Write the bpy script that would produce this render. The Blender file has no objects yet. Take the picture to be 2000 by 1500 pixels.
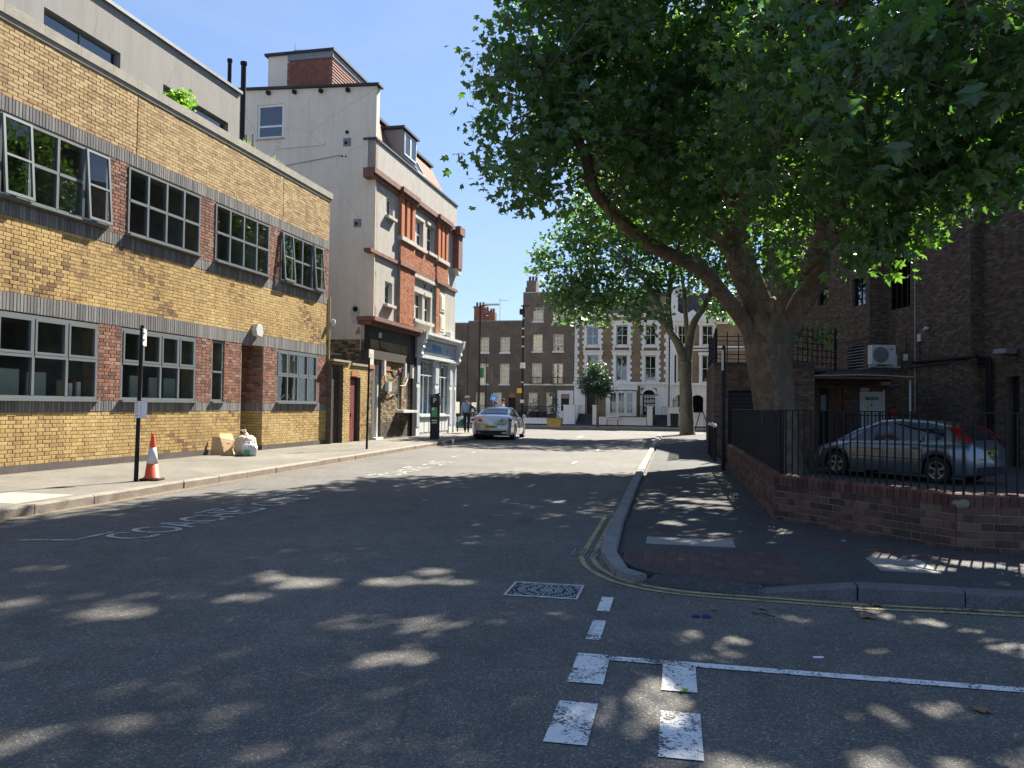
import bpy, bmesh, math, random
import numpy as np
from mathutils import Matrix, Vector
from math import sin, cos, pi, radians, sqrt, atan
random.seed(7); RNG = np.random.default_rng(7)
SC = bpy.context.scene
COL = SC.collection

# ---------------------------------------------------------------- camera, sky, sun, exposure
F_PX = 1580.0; YAW = radians(11.45); PITCH = atan(42.8 / F_PX); ROLL = 0.0131
cam_d = bpy.data.cameras.new('camera'); cam = bpy.data.objects.new('camera', cam_d); COL.objects.link(cam)
fw = Vector((-sin(YAW)*cos(PITCH), cos(YAW)*cos(PITCH), sin(PITCH)))
r0 = Vector((cos(YAW), sin(YAW), 0)); u0 = r0.cross(fw)
cr = r0*cos(ROLL) + u0*sin(ROLL); cu = -r0*sin(ROLL) + u0*cos(ROLL)
cam.matrix_world = Matrix(((cr.x, cu.x, -fw.x, 0), (cr.y, cu.y, -fw.y, 0), (cr.z, cu.z, -fw.z, 1.45), (0, 0, 0, 1)))
cam_d.sensor_width = 36; cam_d.lens = F_PX/2000*36; cam_d.clip_start = 0.05; cam_d.clip_end = 3000
SC.camera = cam

SUN_EL = radians(43); SUN_AZ = radians(20)     # azimuth clockwise from +Y
world = bpy.data.worlds.new('World'); SC.world = world; world.use_nodes = True
wn = world.node_tree; wn.nodes.clear()
sky = wn.nodes.new('ShaderNodeTexSky'); sky.sky_type = 'NISHITA'; sky.sun_disc = False
sky.sun_elevation = SUN_EL; sky.sun_rotation = SUN_AZ; sky.air_density = 1.0; sky.dust_density = 0.2; sky.ozone_density = 1.2
bg = wn.nodes.new('ShaderNodeBackground'); bg.inputs[1].default_value = 0.116
wo = wn.nodes.new('ShaderNodeOutputWorld')
gm = wn.nodes.new('ShaderNodeGamma'); gm.inputs[1].default_value = .55; wn.links.new(sky.outputs[0], gm.inputs[0])
tn = wn.nodes.new('ShaderNodeMix'); tn.data_type = 'RGBA'; tn.blend_type = 'MULTIPLY'; tn.inputs[0].default_value = 1; tn.inputs[7].default_value = (.60, .74, 1.0, 1)
wn.links.new(gm.outputs[0], tn.inputs[6])
wtc = wn.nodes.new('ShaderNodeTexCoord'); wmp = wn.nodes.new('ShaderNodeMapping'); wmp.inputs['Scale'].default_value = (1.2, 1.0, 4.5); wmp.inputs['Rotation'].default_value = (.3, .25, .4); wn.links.new(wtc.outputs['Generated'], wmp.inputs[0])
wnz = wn.nodes.new('ShaderNodeTexNoise'); wnz.inputs['Scale'].default_value = 1.6; wnz.inputs['Detail'].default_value = 7; wnz.inputs['Roughness'].default_value = .62; wnz.inputs['Distortion'].default_value = .6; wn.links.new(wmp.outputs[0], wnz.inputs[0])
wcr = wn.nodes.new('ShaderNodeValToRGB'); wcr.color_ramp.elements[0].position = .5; wcr.color_ramp.elements[0].color = (0, 0, 0, 1); wcr.color_ramp.elements[1].position = .85; wcr.color_ramp.elements[1].color = (.35, .35, .35, 1); wn.links.new(wnz.outputs[0], wcr.inputs[0])
wci = wn.nodes.new('ShaderNodeMix'); wci.data_type = 'RGBA'; wci.inputs[7].default_value = (1.9, 2.05, 2.3, 1); wn.links.new(wcr.outputs[0], wci.inputs[0]); wn.links.new(tn.outputs[2], wci.inputs[6]); wn.links.new(wci.outputs[2], bg.inputs[0]); wn.links.new(bg.outputs[0], wo.inputs[0])
sd = bpy.data.lights.new('sun', 'SUN'); sd.energy = 5.0; sd.angle = radians(0.53); sd.color = (1.0, 0.93, 0.80)
so = bpy.data.objects.new('sun', sd); COL.objects.link(so)
sv = Vector((sin(SUN_AZ)*cos(SUN_EL), cos(SUN_AZ)*cos(SUN_EL), sin(SUN_EL)))
so.rotation_euler = sv.to_track_quat('Z', 'Y').to_euler(); so.location = (8, 20, 40)
SC.view_settings.view_transform = 'Standard'; SC.view_settings.look = 'None'
SC.view_settings.gamma = 1; SC.view_settings.exposure = 1.75; SC.view_settings.use_curve_mapping = False
SC.cycles.max_bounces = 7; SC.cycles.transparent_max_bounces = 12; SC.cycles.sample_clamp_indirect = 6
SC.cycles.caustics_reflective = False; SC.cycles.caustics_refractive = False

# ---------------------------------------------------------------- materials
def nt(m): return m.node_tree.nodes, m.node_tree.links
def base_mat(name, rough=.8, metal=0., spec=.4):
    m = bpy.data.materials.new(name); m.use_nodes = True
    n, l = nt(m); b = n['Principled BSDF']
    b.inputs['Roughness'].default_value = rough; b.inputs['Metallic'].default_value = metal
    b.inputs['Specular IOR Level'].default_value = spec
    return m, n, l, b
def noise(n, l, vec, scale, detail=4, rough=.6):
    t = n.new('ShaderNodeTexNoise'); t.inputs['Scale'].default_value = scale
    t.inputs['Detail'].default_value = detail; t.inputs['Roughness'].default_value = rough
    if vec is not None: l.new(vec, t.inputs['Vector'])
    return t.outputs[0]
def ramp(n, l, fac, stops):
    r = n.new('ShaderNodeValToRGB'); e = r.color_ramp.elements
    while len(e) < len(stops): e.new(.5)
    for k, (p, c) in enumerate(stops): e[k].position = p; e[k].color = (c[0], c[1], c[2], 1)
    l.new(fac, r.inputs[0]); return r.outputs[0]
def mix(n, l, fac, a, b, mode='MIX'):
    x = n.new('ShaderNodeMix'); x.data_type = 'RGBA'; x.blend_type = mode
    if isinstance(fac, (int, float)): x.inputs[0].default_value = fac
    else: l.new(fac, x.inputs[0])
    for s, v in ((6, a), (7, b)):
        if isinstance(v, tuple): x.inputs[s].default_value = (v[0], v[1], v[2], 1)
        else: l.new(v, x.inputs[s])
    return x.outputs[2]
def bump(n, l, b, h, strength, dist=.01):
    q = n.new('ShaderNodeBump'); q.inputs['Strength'].default_value = strength; q.inputs['Distance'].default_value = dist
    l.new(h, q.inputs['Height']); l.new(q.outputs[0], b.inputs['Normal'])
def geo(n): return n.new('ShaderNodeNewGeometry').outputs['Position']
def simple(name, col, rough=.6, metal=0., spec=.4, var=.12, vs=3., bs=0., bscale=60., coat=0.):
    m, n, l, b = base_mat(name, rough, metal, spec); p = geo(n)
    if var > 0:
        f = noise(n, l, p, vs, 5)
        c = ramp(n, l, f, [(.3, tuple(x*(1-var) for x in col)), (.7, tuple(min(1, x*(1+var)) for x in col))])
        l.new(c, b.inputs['Base Color'])
    else: b.inputs['Base Color'].default_value = (*col, 1)
    if bs > 0: bump(n, l, b, noise(n, l, p, bscale, 4), bs)
    if coat: b.inputs['Coat Weight'].default_value = coat; b.inputs['Coat Roughness'].default_value = .04
    return m
def brick_mat(name, stops, rough=.88, grime=.35, gcol=(.05, .045, .04), gs=1.1, bs=.5):
    m, n, l, b = base_mat(name, rough, 0, .25); p = geo(n)
    a = n.new('ShaderNodeAttribute'); a.attribute_name = 'tint'
    c = ramp(n, l, a.outputs['Fac'], stops)
    f2 = noise(n, l, p, 34, 4)
    c = mix(n, l, .45, c, ramp(n, l, f2, [(.3, (.35, .35, .35)), (.7, (.72, .72, .72))]), 'OVERLAY')
    f = ramp(n, l, noise(n, l, p, gs, 5, .7), [(.42, (0, 0, 0)), (.72, (1, 1, 1))])
    mm = n.new('ShaderNodeMath'); mm.operation = 'MULTIPLY'; l.new(f, mm.inputs[0]); mm.inputs[1].default_value = grime
    c = mix(n, l, mm.outputs[0], c, gcol)
    sm = n.new('ShaderNodeMapping'); sm.inputs['Scale'].default_value = (2.6, 2.6, .22); l.new(p, sm.inputs[0])
    st = ramp(n, l, noise(n, l, sm.outputs[0], 1.5, 6, .7), [(.48, (1, 1, 1)), (.72, (.62, .60, .58))])
    c = mix(n, l, .8, c, st, 'MULTIPLY')
    l.new(c, b.inputs['Base Color'])
    bump(n, l, b, noise(n, l, p, 55, 5), bs, .006)
    return m
M = {}
M['yellow'] = brick_mat('yellow_stock_brick', [(0, (.13, .075, .045)), (.12, (.26, .165, .08)), (.35, (.41, .28, .115)), (.7, (.49, .345, .14)), (1, (.54, .40, .20))], grime=.4, gcol=(.20, .13, .07))
M['buff'] = brick_mat('buff_brick', [(0, (.30, .20, .10)), (.5, (.43, .30, .15)), (1, (.50, .37, .20))], grime=.15)
M['red'] = brick_mat('red_pier_brick', [(0, (.10, .06, .052)), (.3, (.19, .095, .07)), (.75, (.27, .12, .085)), (1, (.31, .20, .15))], grime=.3)
M['blue'] = brick_mat('blue_grey_brick', [(0, (.13, .13, .135)), (.5, (.185, .18, .18)), (1, (.25, .24, .23))], grime=.25)
M['orange'] = brick_mat('orange_brick', [(0, (.30, .10, .05)), (.5, (.44, .16, .08)), (1, (.50, .21, .11))], grime=.1)
M['dark'] = brick_mat('dark_brown_brick', [(0, (.07, .05, .038)), (.4, (.115, .08, .058)), (.8, (.15, .105, .078)), (1, (.19, .145, .115))], grime=.3)
M['lowwall'] = brick_mat('multi_red_brick', [(0, (.05, .033, .030)), (.35, (.095, .055, .042)), (.7, (.13, .072, .052)), (1, (.16, .10, .075))], grime=.4)
M['coping'] = brick_mat('coping_red_brick', [(0, (.07, .032, .025)), (.6, (.115, .048, .036)), (1, (.14, .07, .052))], grime=.4)
M['paver'] = brick_mat('red_paver', [(0, (.065, .042, .040)), (.5, (.09, .055, .052)), (1, (.11, .075, .07))], grime=.3)
M['pubbrick'] = brick_mat('old_pub_brick', [(0, (.07, .06, .05)), (.4, (.26, .19, .11)), (.8, (.42, .31, .18)), (1, (.5, .4, .25))], grime=.45)
M['mortar'] = simple('mortar', (.23, .18, .115), .95, var=.3, vs=6, bs=.3)
M['mortar_dark'] = simple('dark_mortar', (.12, .10, .08), .95, var=.3, vs=6)
M['mortar_wall'] = simple('brown_mortar', (.20, .17, .13), .95, var=.3, vs=6)
M['mortar_mid'] = simple('pale_mortar', (.26, .22, .17), .95, var=.35, vs=6)
M['tbrick'] = None
def facade_brick(name, c1, c2, mort):
    m, n, l, b = base_mat(name, .9, 0, .2); tc = n.new('ShaderNodeTexCoord'); mp = n.new('ShaderNodeMapping')
    l.new(tc.outputs['Object'], mp.inputs[0]); mp.inputs['Rotation'].default_value = (radians(90), 0, 0)
    t = n.new('ShaderNodeTexBrick'); l.new(mp.outputs[0], t.inputs[0])
    t.inputs['Scale'].default_value = 1; t.inputs['Brick Width'].default_value = .225; t.inputs['Row Height'].default_value = .075
    t.inputs['Mortar Size'].default_value = .006; t.inputs['Color1'].default_value = (*c1, 1); t.inputs['Color2'].default_value = (*c2, 1)
    t.inputs['Mortar'].default_value = (*mort, 1)
    c = mix(n, l, ramp(n, l, noise(n, l, geo(n), .8, 6, .7), [(.35, (0, 0, 0)), (.75, (.8, .8, .8))]), t.outputs[0], tuple(x*.45 for x in c1))
    l.new(c, b.inputs['Base Color']); bump(n, l, b, t.outputs[1], -.4, .01); return m
M['sooty'] = facade_brick('sooty_brown_brickwork', (.15, .12, .095), (.20, .16, .12), (.11, .095, .08))
M['browny'] = facade_brick('grey_brown_brickwork', (.175, .14, .11), (.24, .195, .15), (.13, .115, .10))
M['ochre'] = facade_brick('ochre_brown_brickwork', (.25, .195, .12), (.32, .25, .155), (.2, .17, .13))
M['chim'] = facade_brick('red_chimney_brickwork', (.28, .12, .07), (.34, .16, .10), (.18, .13, .10))

def asphalt(name, lo, hi, speck, sc=170, patch=.4):
    m, n, l, b = base_mat(name, .82, 0, .35); p = geo(n)
    v = n.new('ShaderNodeTexVoronoi'); v.inputs['Scale'].default_value = sc; l.new(p, v.inputs['Vector'])
    c = ramp(n, l, v.outputs['Color'], [(.15, lo), (.75, hi), (.93, speck)])
    f = noise(n, l, p, .45, 6, .65)
    c = mix(n, l, patch, c, ramp(n, l, f, [(.3, (.2, .2, .2)), (.7, (.85, .85, .85))]), 'OVERLAY')
    c = mix(n, l, .35, c, ramp(n, l, noise(n, l, p, 3.5, 5, .7), [(.35, (.3, .3, .3)), (.65, (.7, .7, .7))]), 'OVERLAY')
    v3 = n.new('ShaderNodeTexVoronoi'); v3.feature = 'DISTANCE_TO_EDGE'; v3.inputs['Scale'].default_value = .7
    q = n.new('ShaderNodeMix'); q.data_type = 'RGBA'; q.inputs[0].default_value = .12; l.new(p, q.inputs[6]); 
    nn = n.new('ShaderNodeTexNoise'); nn.inputs['Scale'].default_value = 2.2; nn.inputs['Detail'].default_value = 5; l.new(p, nn.inputs['Vector']); l.new(nn.outputs['Color'], q.inputs[7]); l.new(q.outputs[2], v3.inputs['Vector'])
    crk = ramp(n, l, v3.outputs['Distance'], [(0, (.55, .55, .55)), (.006, (1, 1, 1))])
    if name.startswith('road'): c = mix(n, l, .5, c, crk, 'MULTIPLY')
    if name.startswith('road'):
        c = mix(n, l, 1, c, ramp(n, l, noise(n, l, p, .9, 4, .6), [(.60, (1, 1, 1)), (.70, (.80, .80, .82))]), 'MULTIPLY')
    l.new(c, b.inputs['Base Color'])
    bump(n, l, b, v.outputs['Distance'], .55, .006)
    return m
M['road'] = asphalt('road_asphalt', (.066, .064, .060), (.122, .117, .106), (.27, .255, .222), 115)
M['path'] = asphalt('footway_asphalt', (.10, .094, .080), (.17, .158, .132), (.26, .245, .20), 130)
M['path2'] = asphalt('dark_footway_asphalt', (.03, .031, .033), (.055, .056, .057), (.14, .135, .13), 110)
def stone(name, col, bs=.6, rough=.8):
    m, n, l, b = base_mat(name, rough, 0, .3); p = geo(n)
    c = ramp(n, l, noise(n, l, p, 90, 3), [(.35, tuple(x*.65 for x in col)), (.65, tuple(min(1, x*1.3) for x in col))])
    c = mix(n, l, .5, c, ramp(n, l, noise(n, l, p, 2.5, 6, .7), [(.3, (.3, .3, .3)), (.7, (.75, .75, .75))]), 'OVERLAY')
    l.new(c, b.inputs['Base Color']); bump(n, l, b, noise(n, l, p, 45, 6, .7), bs, .012); return m
M['kerb'] = stone('granite_kerb', (.23, .20, .165), .9); M['kerbgrey'] = stone('pale_kerb_stone', (.20, .20, .20), .5); M['glint_iron'] = simple('worn_iron_painted_glints', (.42, .43, .44), .5, .1, var=.3, vs=14); M['slabpale'] = stone('pale_concrete_slab', (.33, .30, .24), .3); M['bed'] = simple('sandy_paver_bed', (.065, .045, .042), .95, var=.4, vs=25); M['slab'] = stone('concrete_slab', (.24, .23, .21), .3)  # manhole iron: metal glints are put into its pale base colour
M['concrete'] = stone('weathered_concrete', (.30, .28, .24), .4); M['plinth'] = stone('dark_plinth_render', (.10, .09, .085), .3)
def paint(name, col, under, wear):
    m, n, l, b = base_mat(name, .7, 0, .3); p = geo(n)
    v = n.new('ShaderNodeTexVoronoi'); v.inputs['Scale'].default_value = 130; l.new(p, v.inputs['Vector'])
    big = noise(n, l, p, 5, 5, .7)
    a = n.new('ShaderNodeMath'); a.operation = 'ADD'; l.new(noise(n, l, p, 75, 3), a.inputs[0]); l.new(big, a.inputs[1])
    k = ramp(n, l, a.outputs[0], [(.5+wear-.03, (0, 0, 0)), (.5+wear+.04, (1, 1, 1))])
    c = mix(n, l, k, under, mix(n, l, big, tuple(x*.8 for x in col), col))
    l.new(c, b.inputs['Base Color']); bump(n, l, b, v.outputs['Distance'], .3, .005); return m
UND = (.075, .075, .075)
M['white_paint'] = paint('worn_white_road_paint', (.72, .72, .70), UND, .42)
M['thin_paint'] = paint('faded_white_road_paint', (.50, .50, .48), UND, .44)
M['yellow_paint'] = paint('faded_yellow_road_paint', (.40, .33, .17), UND, .40)
M['grime'] = simple('gutter_grit', (.16, .12, .08), .95, var=.5, vs=20, bs=.5)
def stucco(name, col, stain, amt, sc=.7, bs=.25):
    m, n, l, b = base_mat(name, .85, 0, .25); p = geo(n)
    mp = n.new('ShaderNodeMapping'); mp.inputs['Scale'].default_value = (1, 1, .35); l.new(p, mp.inputs[0])
    f = ramp(n, l, noise(n, l, mp.outputs[0], sc*3, 8, .7), [(.4, (0, 0, 0)), (.75, (amt, amt, amt))])
    c = mix(n, l, f, col, stain)
    sm = n.new('ShaderNodeMapping'); sm.inputs['Scale'].default_value = (4, 4, .16); l.new(p, sm.inputs[0])
    c = mix(n, l, .45, c, ramp(n, l, noise(n, l, sm.outputs[0], 1.4, 6, .75), [(.5, (1, 1, 1)), (.75, (.72, .69, .64))]), 'MULTIPLY')
    vc = n.new('ShaderNodeTexVoronoi'); vc.feature = 'DISTANCE_TO_EDGE'; vc.inputs['Scale'].default_value = .45
    wq = n.new('ShaderNodeMix'); wq.data_type = 'RGBA'; wq.inputs[0].default_value = .3; l.new(p, wq.inputs[6]); nq = n.new('ShaderNodeTexNoise'); nq.inputs['Scale'].default_value = 1.3; nq.inputs['Detail'].default_value = 6; l.new(p, nq.inputs['Vector']); l.new(nq.outputs['Color'], wq.inputs[7]); l.new(wq.outputs[2], vc.inputs['Vector'])
    c = mix(n, l, .5, c, ramp(n, l, vc.outputs['Distance'], [(0, (.45, .42, .40)), (.0035, (1, 1, 1))]), 'MULTIPLY'); l.new(c, b.inputs['Base Color'])
    bump(n, l, b, noise(n, l, p, 25, 5), bs, .01); return m
M['gable'] = stucco('cream_painted_render', (.76, .67, .56), (.58, .50, .41), .5)
M['render'] = stucco('weathered_grey_render', (.46, .44, .41), (.30, .26, .20), .7, 1.4)
M['penthouse'] = stucco('grey_render', (.29, .28, .265), (.22, .21, .20), .6, .8)
M['white'] = stucco('white_stucco', (.83, .83, .81), (.5, .49, .46), .5)
M['whitewall'] = stucco('painted_white_wall', (.78, .79, .82), (.6, .6, .6), .35)
M['creamw'] = stucco('cream_painted_wall', (.80, .76, .70), (.6, .57, .52), .4)
M['terracotta'] = simple('terracotta_moulding', (.19, .09, .07), .8, var=.35, vs=4, bs=.3)
M['stonetrim'] = simple('pale_stone_trim', (.50, .48, .43), .8, var=.2, vs=5, bs=.2)
M['frame'] = simple('grey_painted_metal', (.19, .21, .225), .38, .3, .5, var=.05)
M['whiteframe'] = simple('white_painted_timber', (.72, .72, .70), .5, var=.06)
M['black'] = simple('black_painted_metal', (.009, .009, .011), .6, .0, .25, var=.2)
M['blackmatt'] = simple('black_plastic', (.015, .015, .017), .6, var=.2)
M['roofdark'] = simple('dark_roof_felt', (.035, .037, .045), .7, var=.3)
M['lead'] = simple('lead_sheet', (.20, .21, .23), .6, .2, var=.2)
M['slate'] = simple('slate_roof', (.055, .055, .065), .7, var=.3, vs=8)
M['wood'] = simple('dark_stained_timber', (.045, .033, .026), .8, var=.4, vs=8, bs=.3)
M['brownwood'] = simple('brown_timber_door', (.13, .055, .03), .7, var=.3)
M['reddoor'] = simple('dull_red_painted_timber', (.17, .035, .04), .6, var=.25)
M['greendoor'] = simple('green_painted_timber', (.02, .10, .05), .5, var=.2)
M['shopblue'] = simple('grey_blue_shopfront_paint', (.44, .48, .52), .6, var=.15, vs=4)
M['shoppale'] = simple('pale_shopfront_paint', (.60, .61, .60), .6, var=.15, vs=4)
M['fasciablue'] = simple('grey_blue_fascia_paint', (.27, .33, .42), .6, var=.1)
M['signblue'] = simple('blue_lettering', (.02, .20, .62), .5, var=.05)
M['lightblue'] = simple('light_blue_poster', (.08, .32, .68), .5, var=.15, vs=2)
M['interior'] = simple('dim_interior', (.30, .30, .28), .9, var=.4, vs=1.5)
M['ceiling'] = simple('interior_ceiling', (.32, .32, .30), .9, var=.2)
M['blind'] = simple('pale_green_blind', (.40, .46, .42), .9, var=.08)
M['dimcurtain'] = simple('dim_curtain', (.20, .21, .21), .9, var=.25, vs=3)
M['curtain'] = simple('white_net_curtain', (.42, .42, .41), .9, var=.12, vs=4)
M['paper'] = simple('white_paper', (.72, .70, .72), .8, var=.05)
M['card'] = simple('cardboard', (.50, .34, .18), .85, var=.12, vs=12)
M['green'] = simple('green_panel', (.06, .35, .12), .5, var=.1)
M['darkgreen'] = simple('dark_green_sign', (.01, .13, .08), .5, var=.05)
M['yellowsign'] = simple('yellow_sign', (.70, .42, .05), .5, var=.08)
M['palesign'] = simple('pale_sign_plate', (.62, .62, .56), .5, var=.08)
M['tile'] = simple('brown_roof_tile', (.20, .10, .065), .85, var=.35, vs=9, bs=.3)
M['tilered'] = simple('hung_red_tile', (.22, .085, .06), .85, var=.3, vs=7, bs=.3)
M['cast'] = simple('worn_cast_iron', (.16, .17, .18), .45, .6, .5, var=.4, vs=12, bs=.2)
M['castdark'] = simple('dirty_cast_iron', (.035, .037, .04), .8, .2, var=.3)
M['planter'] = simple('mustard_planter_paint', (.45, .32, .08), .7, var=.2)
M['soil'] = simple('planter_soil', (.16, .12, .09), .95, var=.5, vs=20)
M['acwhite'] = simple('off_white_casing', (.55, .56, .55), .5, var=.1)
M['orangeglow'] = simple('painted_corridor_glow', (.35, .18, .07), .8, var=.3)  # orange light inside the service doorway, put into the panel's colour
M['extred'] = simple('red_extinguisher', (.55, .02, .015), .4, var=.1)
def glass_mat(name, tint=(.9, .93, .92), rough=.01, ior=1.52, dark=0.):
    m = bpy.data.materials.new(name); m.use_nodes = True; n, l = nt(m); n.clear()
    o = n.new('ShaderNodeOutputMaterial'); t = n.new('ShaderNodeBsdfTransparent'); t.inputs[0].default_value = (*tint, 1)
    g = n.new('ShaderNodeBsdfGlossy'); g.inputs['Roughness'].default_value = rough
    fr = n.new('ShaderNodeLayerWeight'); fr.inputs[0].default_value = .5
    pw = n.new('ShaderNodeMath'); pw.operation = 'POWER'; l.new(fr.outputs['Facing'], pw.inputs[0]); pw.inputs[1].default_value = 4.0
    bp = n.new('ShaderNodeBump'); bp.inputs['Strength'].default_value = .02; bp.inputs['Distance'].default_value = .02
    l.new(noise(n, l, geo(n), 1.6, 2), bp.inputs['Height']); l.new(bp.outputs[0], g.inputs['Normal'])
    x = n.new('ShaderNodeMixShader')
    mm = n.new('ShaderNodeMath'); mm.operation = 'MULTIPLY_ADD'; l.new(pw.outputs[0], mm.inputs[0]); mm.inputs[1].default_value = .85; mm.inputs[2].default_value = .05*(ior/1.52)**5
    l.new(mm.outputs[0], x.inputs[0]); l.new(t.outputs[0], x.inputs[1]); l.new(g.outputs[0], x.inputs[2]); l.new(x.outputs[0], o.inputs[0])
    return m
M['glass'] = glass_mat('window_glass', (.92, .95, .93))
M['glassdark'] = glass_mat('tinted_glass', (.12, .13, .14))
M['glassold'] = glass_mat('old_sash_glass', (.35, .38, .40), .015, 1.9)
def leaf_mat(name, c1, c2, trans):
    m = bpy.data.materials.new(name); m.use_nodes = True; n, l = nt(m); n.clear()
    o = n.new('ShaderNodeOutputMaterial'); p = geo(n)
    a = n.new('ShaderNodeAttribute'); a.attribute_name = 'tint'
    c = ramp(n, l, a.outputs['Fac'], [(0, c1), (1, c2)])
    d = n.new('ShaderNodeBsdfPrincipled'); l.new(c, d.inputs['Base Color']); d.inputs['Roughness'].default_value = .42; d.inputs['Specular IOR Level'].default_value = .45
    t = n.new('ShaderNodeBsdfTranslucent'); l.new(mix(n, l, 1, c, trans, 'MULTIPLY'), t.inputs[0])
    x = n.new('ShaderNodeAddShader'); l.new(d.outputs[0], x.inputs[0]); l.new(t.outputs[0], x.inputs[1]); l.new(x.outputs[0], o.inputs[0])
    return m
M['leaf'] = leaf_mat('plane_leaf', (.017, .042, .018), (.040, .078, .024), (2.3, 2.5, .7))
M['leaf2'] = leaf_mat('far_plane_leaf', (.022, .050, .022), (.045, .082, .030), (1.9, 2.1, .9))
M['leaf3'] = leaf_mat('small_dark_leaf', (.016, .032, .020), (.03, .055, .03), (1.2, 1.4, .8))
M['grasslike'] = leaf_mat('bright_green_leaf', (.07, .15, .02), (.13, .22, .04), (1.2, 1.2, .6))
def bark_mat(name, a, b_, c_):
    m, n, l, b = base_mat(name, .85, 0, .2); p = geo(n)
    mp = n.new('ShaderNodeMapping'); mp.inputs['Scale'].default_value = (1, 1, .45); l.new(p, mp.inputs[0])
    v = n.new('ShaderNodeTexVoronoi'); v.inputs['Scale'].default_value = 8.5
    w = n.new('ShaderNodeMix'); w.data_type = 'RGBA'; w.inputs[0].default_value = .25; l.new(mp.outputs[0], w.inputs[6])
    nz = n.new('ShaderNodeTexNoise'); nz.inputs['Scale'].default_value = 4; nz.inputs['Detail'].default_value = 5; l.new(p, nz.inputs['Vector']); l.new(nz.outputs['Color'], w.inputs[7]); l.new(w.outputs[2], v.inputs['Vector'])
    c = ramp(n, l, v.outputs['Color'], [(.2, a), (.5, b_), (.8, c_)])
    f = noise(n, l, mp.outputs[0], 22, 6, .7)
    c = mix(n, l, .35, c, ramp(n, l, noise(n, l, mp.outputs[0], 3, 6, .75), [(.35, a), (.65, c_)]))
    c = mix(n, l, .7, c, ramp(n, l, f, [(.3, (.25, .25, .25)), (.7, (.75, .75, .75))]), 'OVERLAY')
    l.new(c, b.inputs['Base Color']); bump(n, l, b, f, .9, .04); return m
M['bark'] = bark_mat('mottled_plane_bark', (.115, .083, .061), (.145, .108, .08), (.205, .167, .122))
M['bark2'] = bark_mat('olive_plane_bark', (.13, .11, .07), (.19, .165, .11), (.24, .22, .155))
M['carsilver'] = simple('silver_car_paint', (.62, .61, .59), .28, .5, .5, var=.0, coat=1)
M['carblue'] = simple('blue_grey_car_paint', (.15, .18, .225), .3, .6, .5, var=.0, coat=1)
M['tyre'] = simple('tyre_rubber', (.015, .015, .015), .8, var=.2)
M['alloy'] = simple('alloy_wheel', (.55, .56, .58), .3, .9, var=.1)
M['carglass'] = simple('car_glass', (.012, .016, .020), .04, 0, .8, var=0)
M['rearlamp'] = simple('red_lamp_lens', (.55, .02, .02), .15, 0, .6, var=.1, coat=1)
M['deeplamp'] = simple('deep_red_lamp_lens', (.22, .008, .012), .15, 0, .6, var=.1, coat=1)
M['kerbdark'] = stone('dark_granite_kerb', (.12, .12, .125), .8)
M['plate_y'] = simple('yellow_number_plate', (.62, .46, .05), .5, var=.05)
M['skin'] = simple('skin', (.42, .24, .17), .55, var=.08)
M['hair'] = simple('dark_hair', (.05, .03, .02), .7, var=.3)
M['shirtblue'] = simple('faded_blue_shirt', (.20, .29, .42), .85, var=.12, vs=9)
M['shirtwhite'] = simple('pale_lilac_shirt', (.55, .52, .66), .85, var=.08)
M['trousers'] = simple('dark_navy_trousers', (.02, .022, .035), .85, var=.2)
M['fabblack'] = simple('black_bag_fabric', (.015, .015, .018), .7, var=.3)
M['coneorange'] = simple('orange_cone_plastic', (.75, .10, .03), .5, var=.15, vs=9)
M['conewhite'] = simple('white_reflective_sleeve', (.62, .60, .57), .5, var=.15, vs=14)
M['bagcream'] = simple('cream_bin_liner', (.62, .52, .42), .35, var=.12, vs=5)
M['bagclear'] = simple('clear_recycling_bag', (.55, .56, .57), .25, var=.25, vs=7)
M['glove'] = simple('blue_nitrile_glove', (.015, .02, .16), .5, var=.15)
M['deadleaf'] = simple('dry_brown_leaf', (.20, .13, .06), .8, var=.3)

# ---------------------------------------------------------------- object helpers
WM = {}
def reg(o, Mw, parent=None):
    COL.objects.link(o); WM[o] = Mw
    if parent is not None:
        o.parent = parent; o.matrix_parent_inverse = WM[parent].inverted()
    o.matrix_basis = Mw
    return o
def thing(name, label, cat, loc=(0, 0, 0), rz=0., group=None):
    o = bpy.data.objects.new(name, None); o.empty_display_size = .2
    Mw = Matrix.Translation(loc) @ Matrix.Rotation(rz, 4, 'Z')
    reg(o, Mw); o['label'] = label; o['category'] = cat
    if group: o['group'] = group
    return o
def tag(o, label, cat, group=None):
    o['label'] = label; o['category'] = cat
    if group: o['group'] = group
    return o
def copy_tree(o, Mw, label=None, parent=None):
    c = o.copy(); COL.objects.link(c)
    if parent is None:
        c.matrix_basis = Mw; WM[c] = Mw
        if label: c['label'] = label
    else: c.parent = parent
    for ch in list(o.children): copy_tree(ch, None, None, c)
    return c
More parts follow.
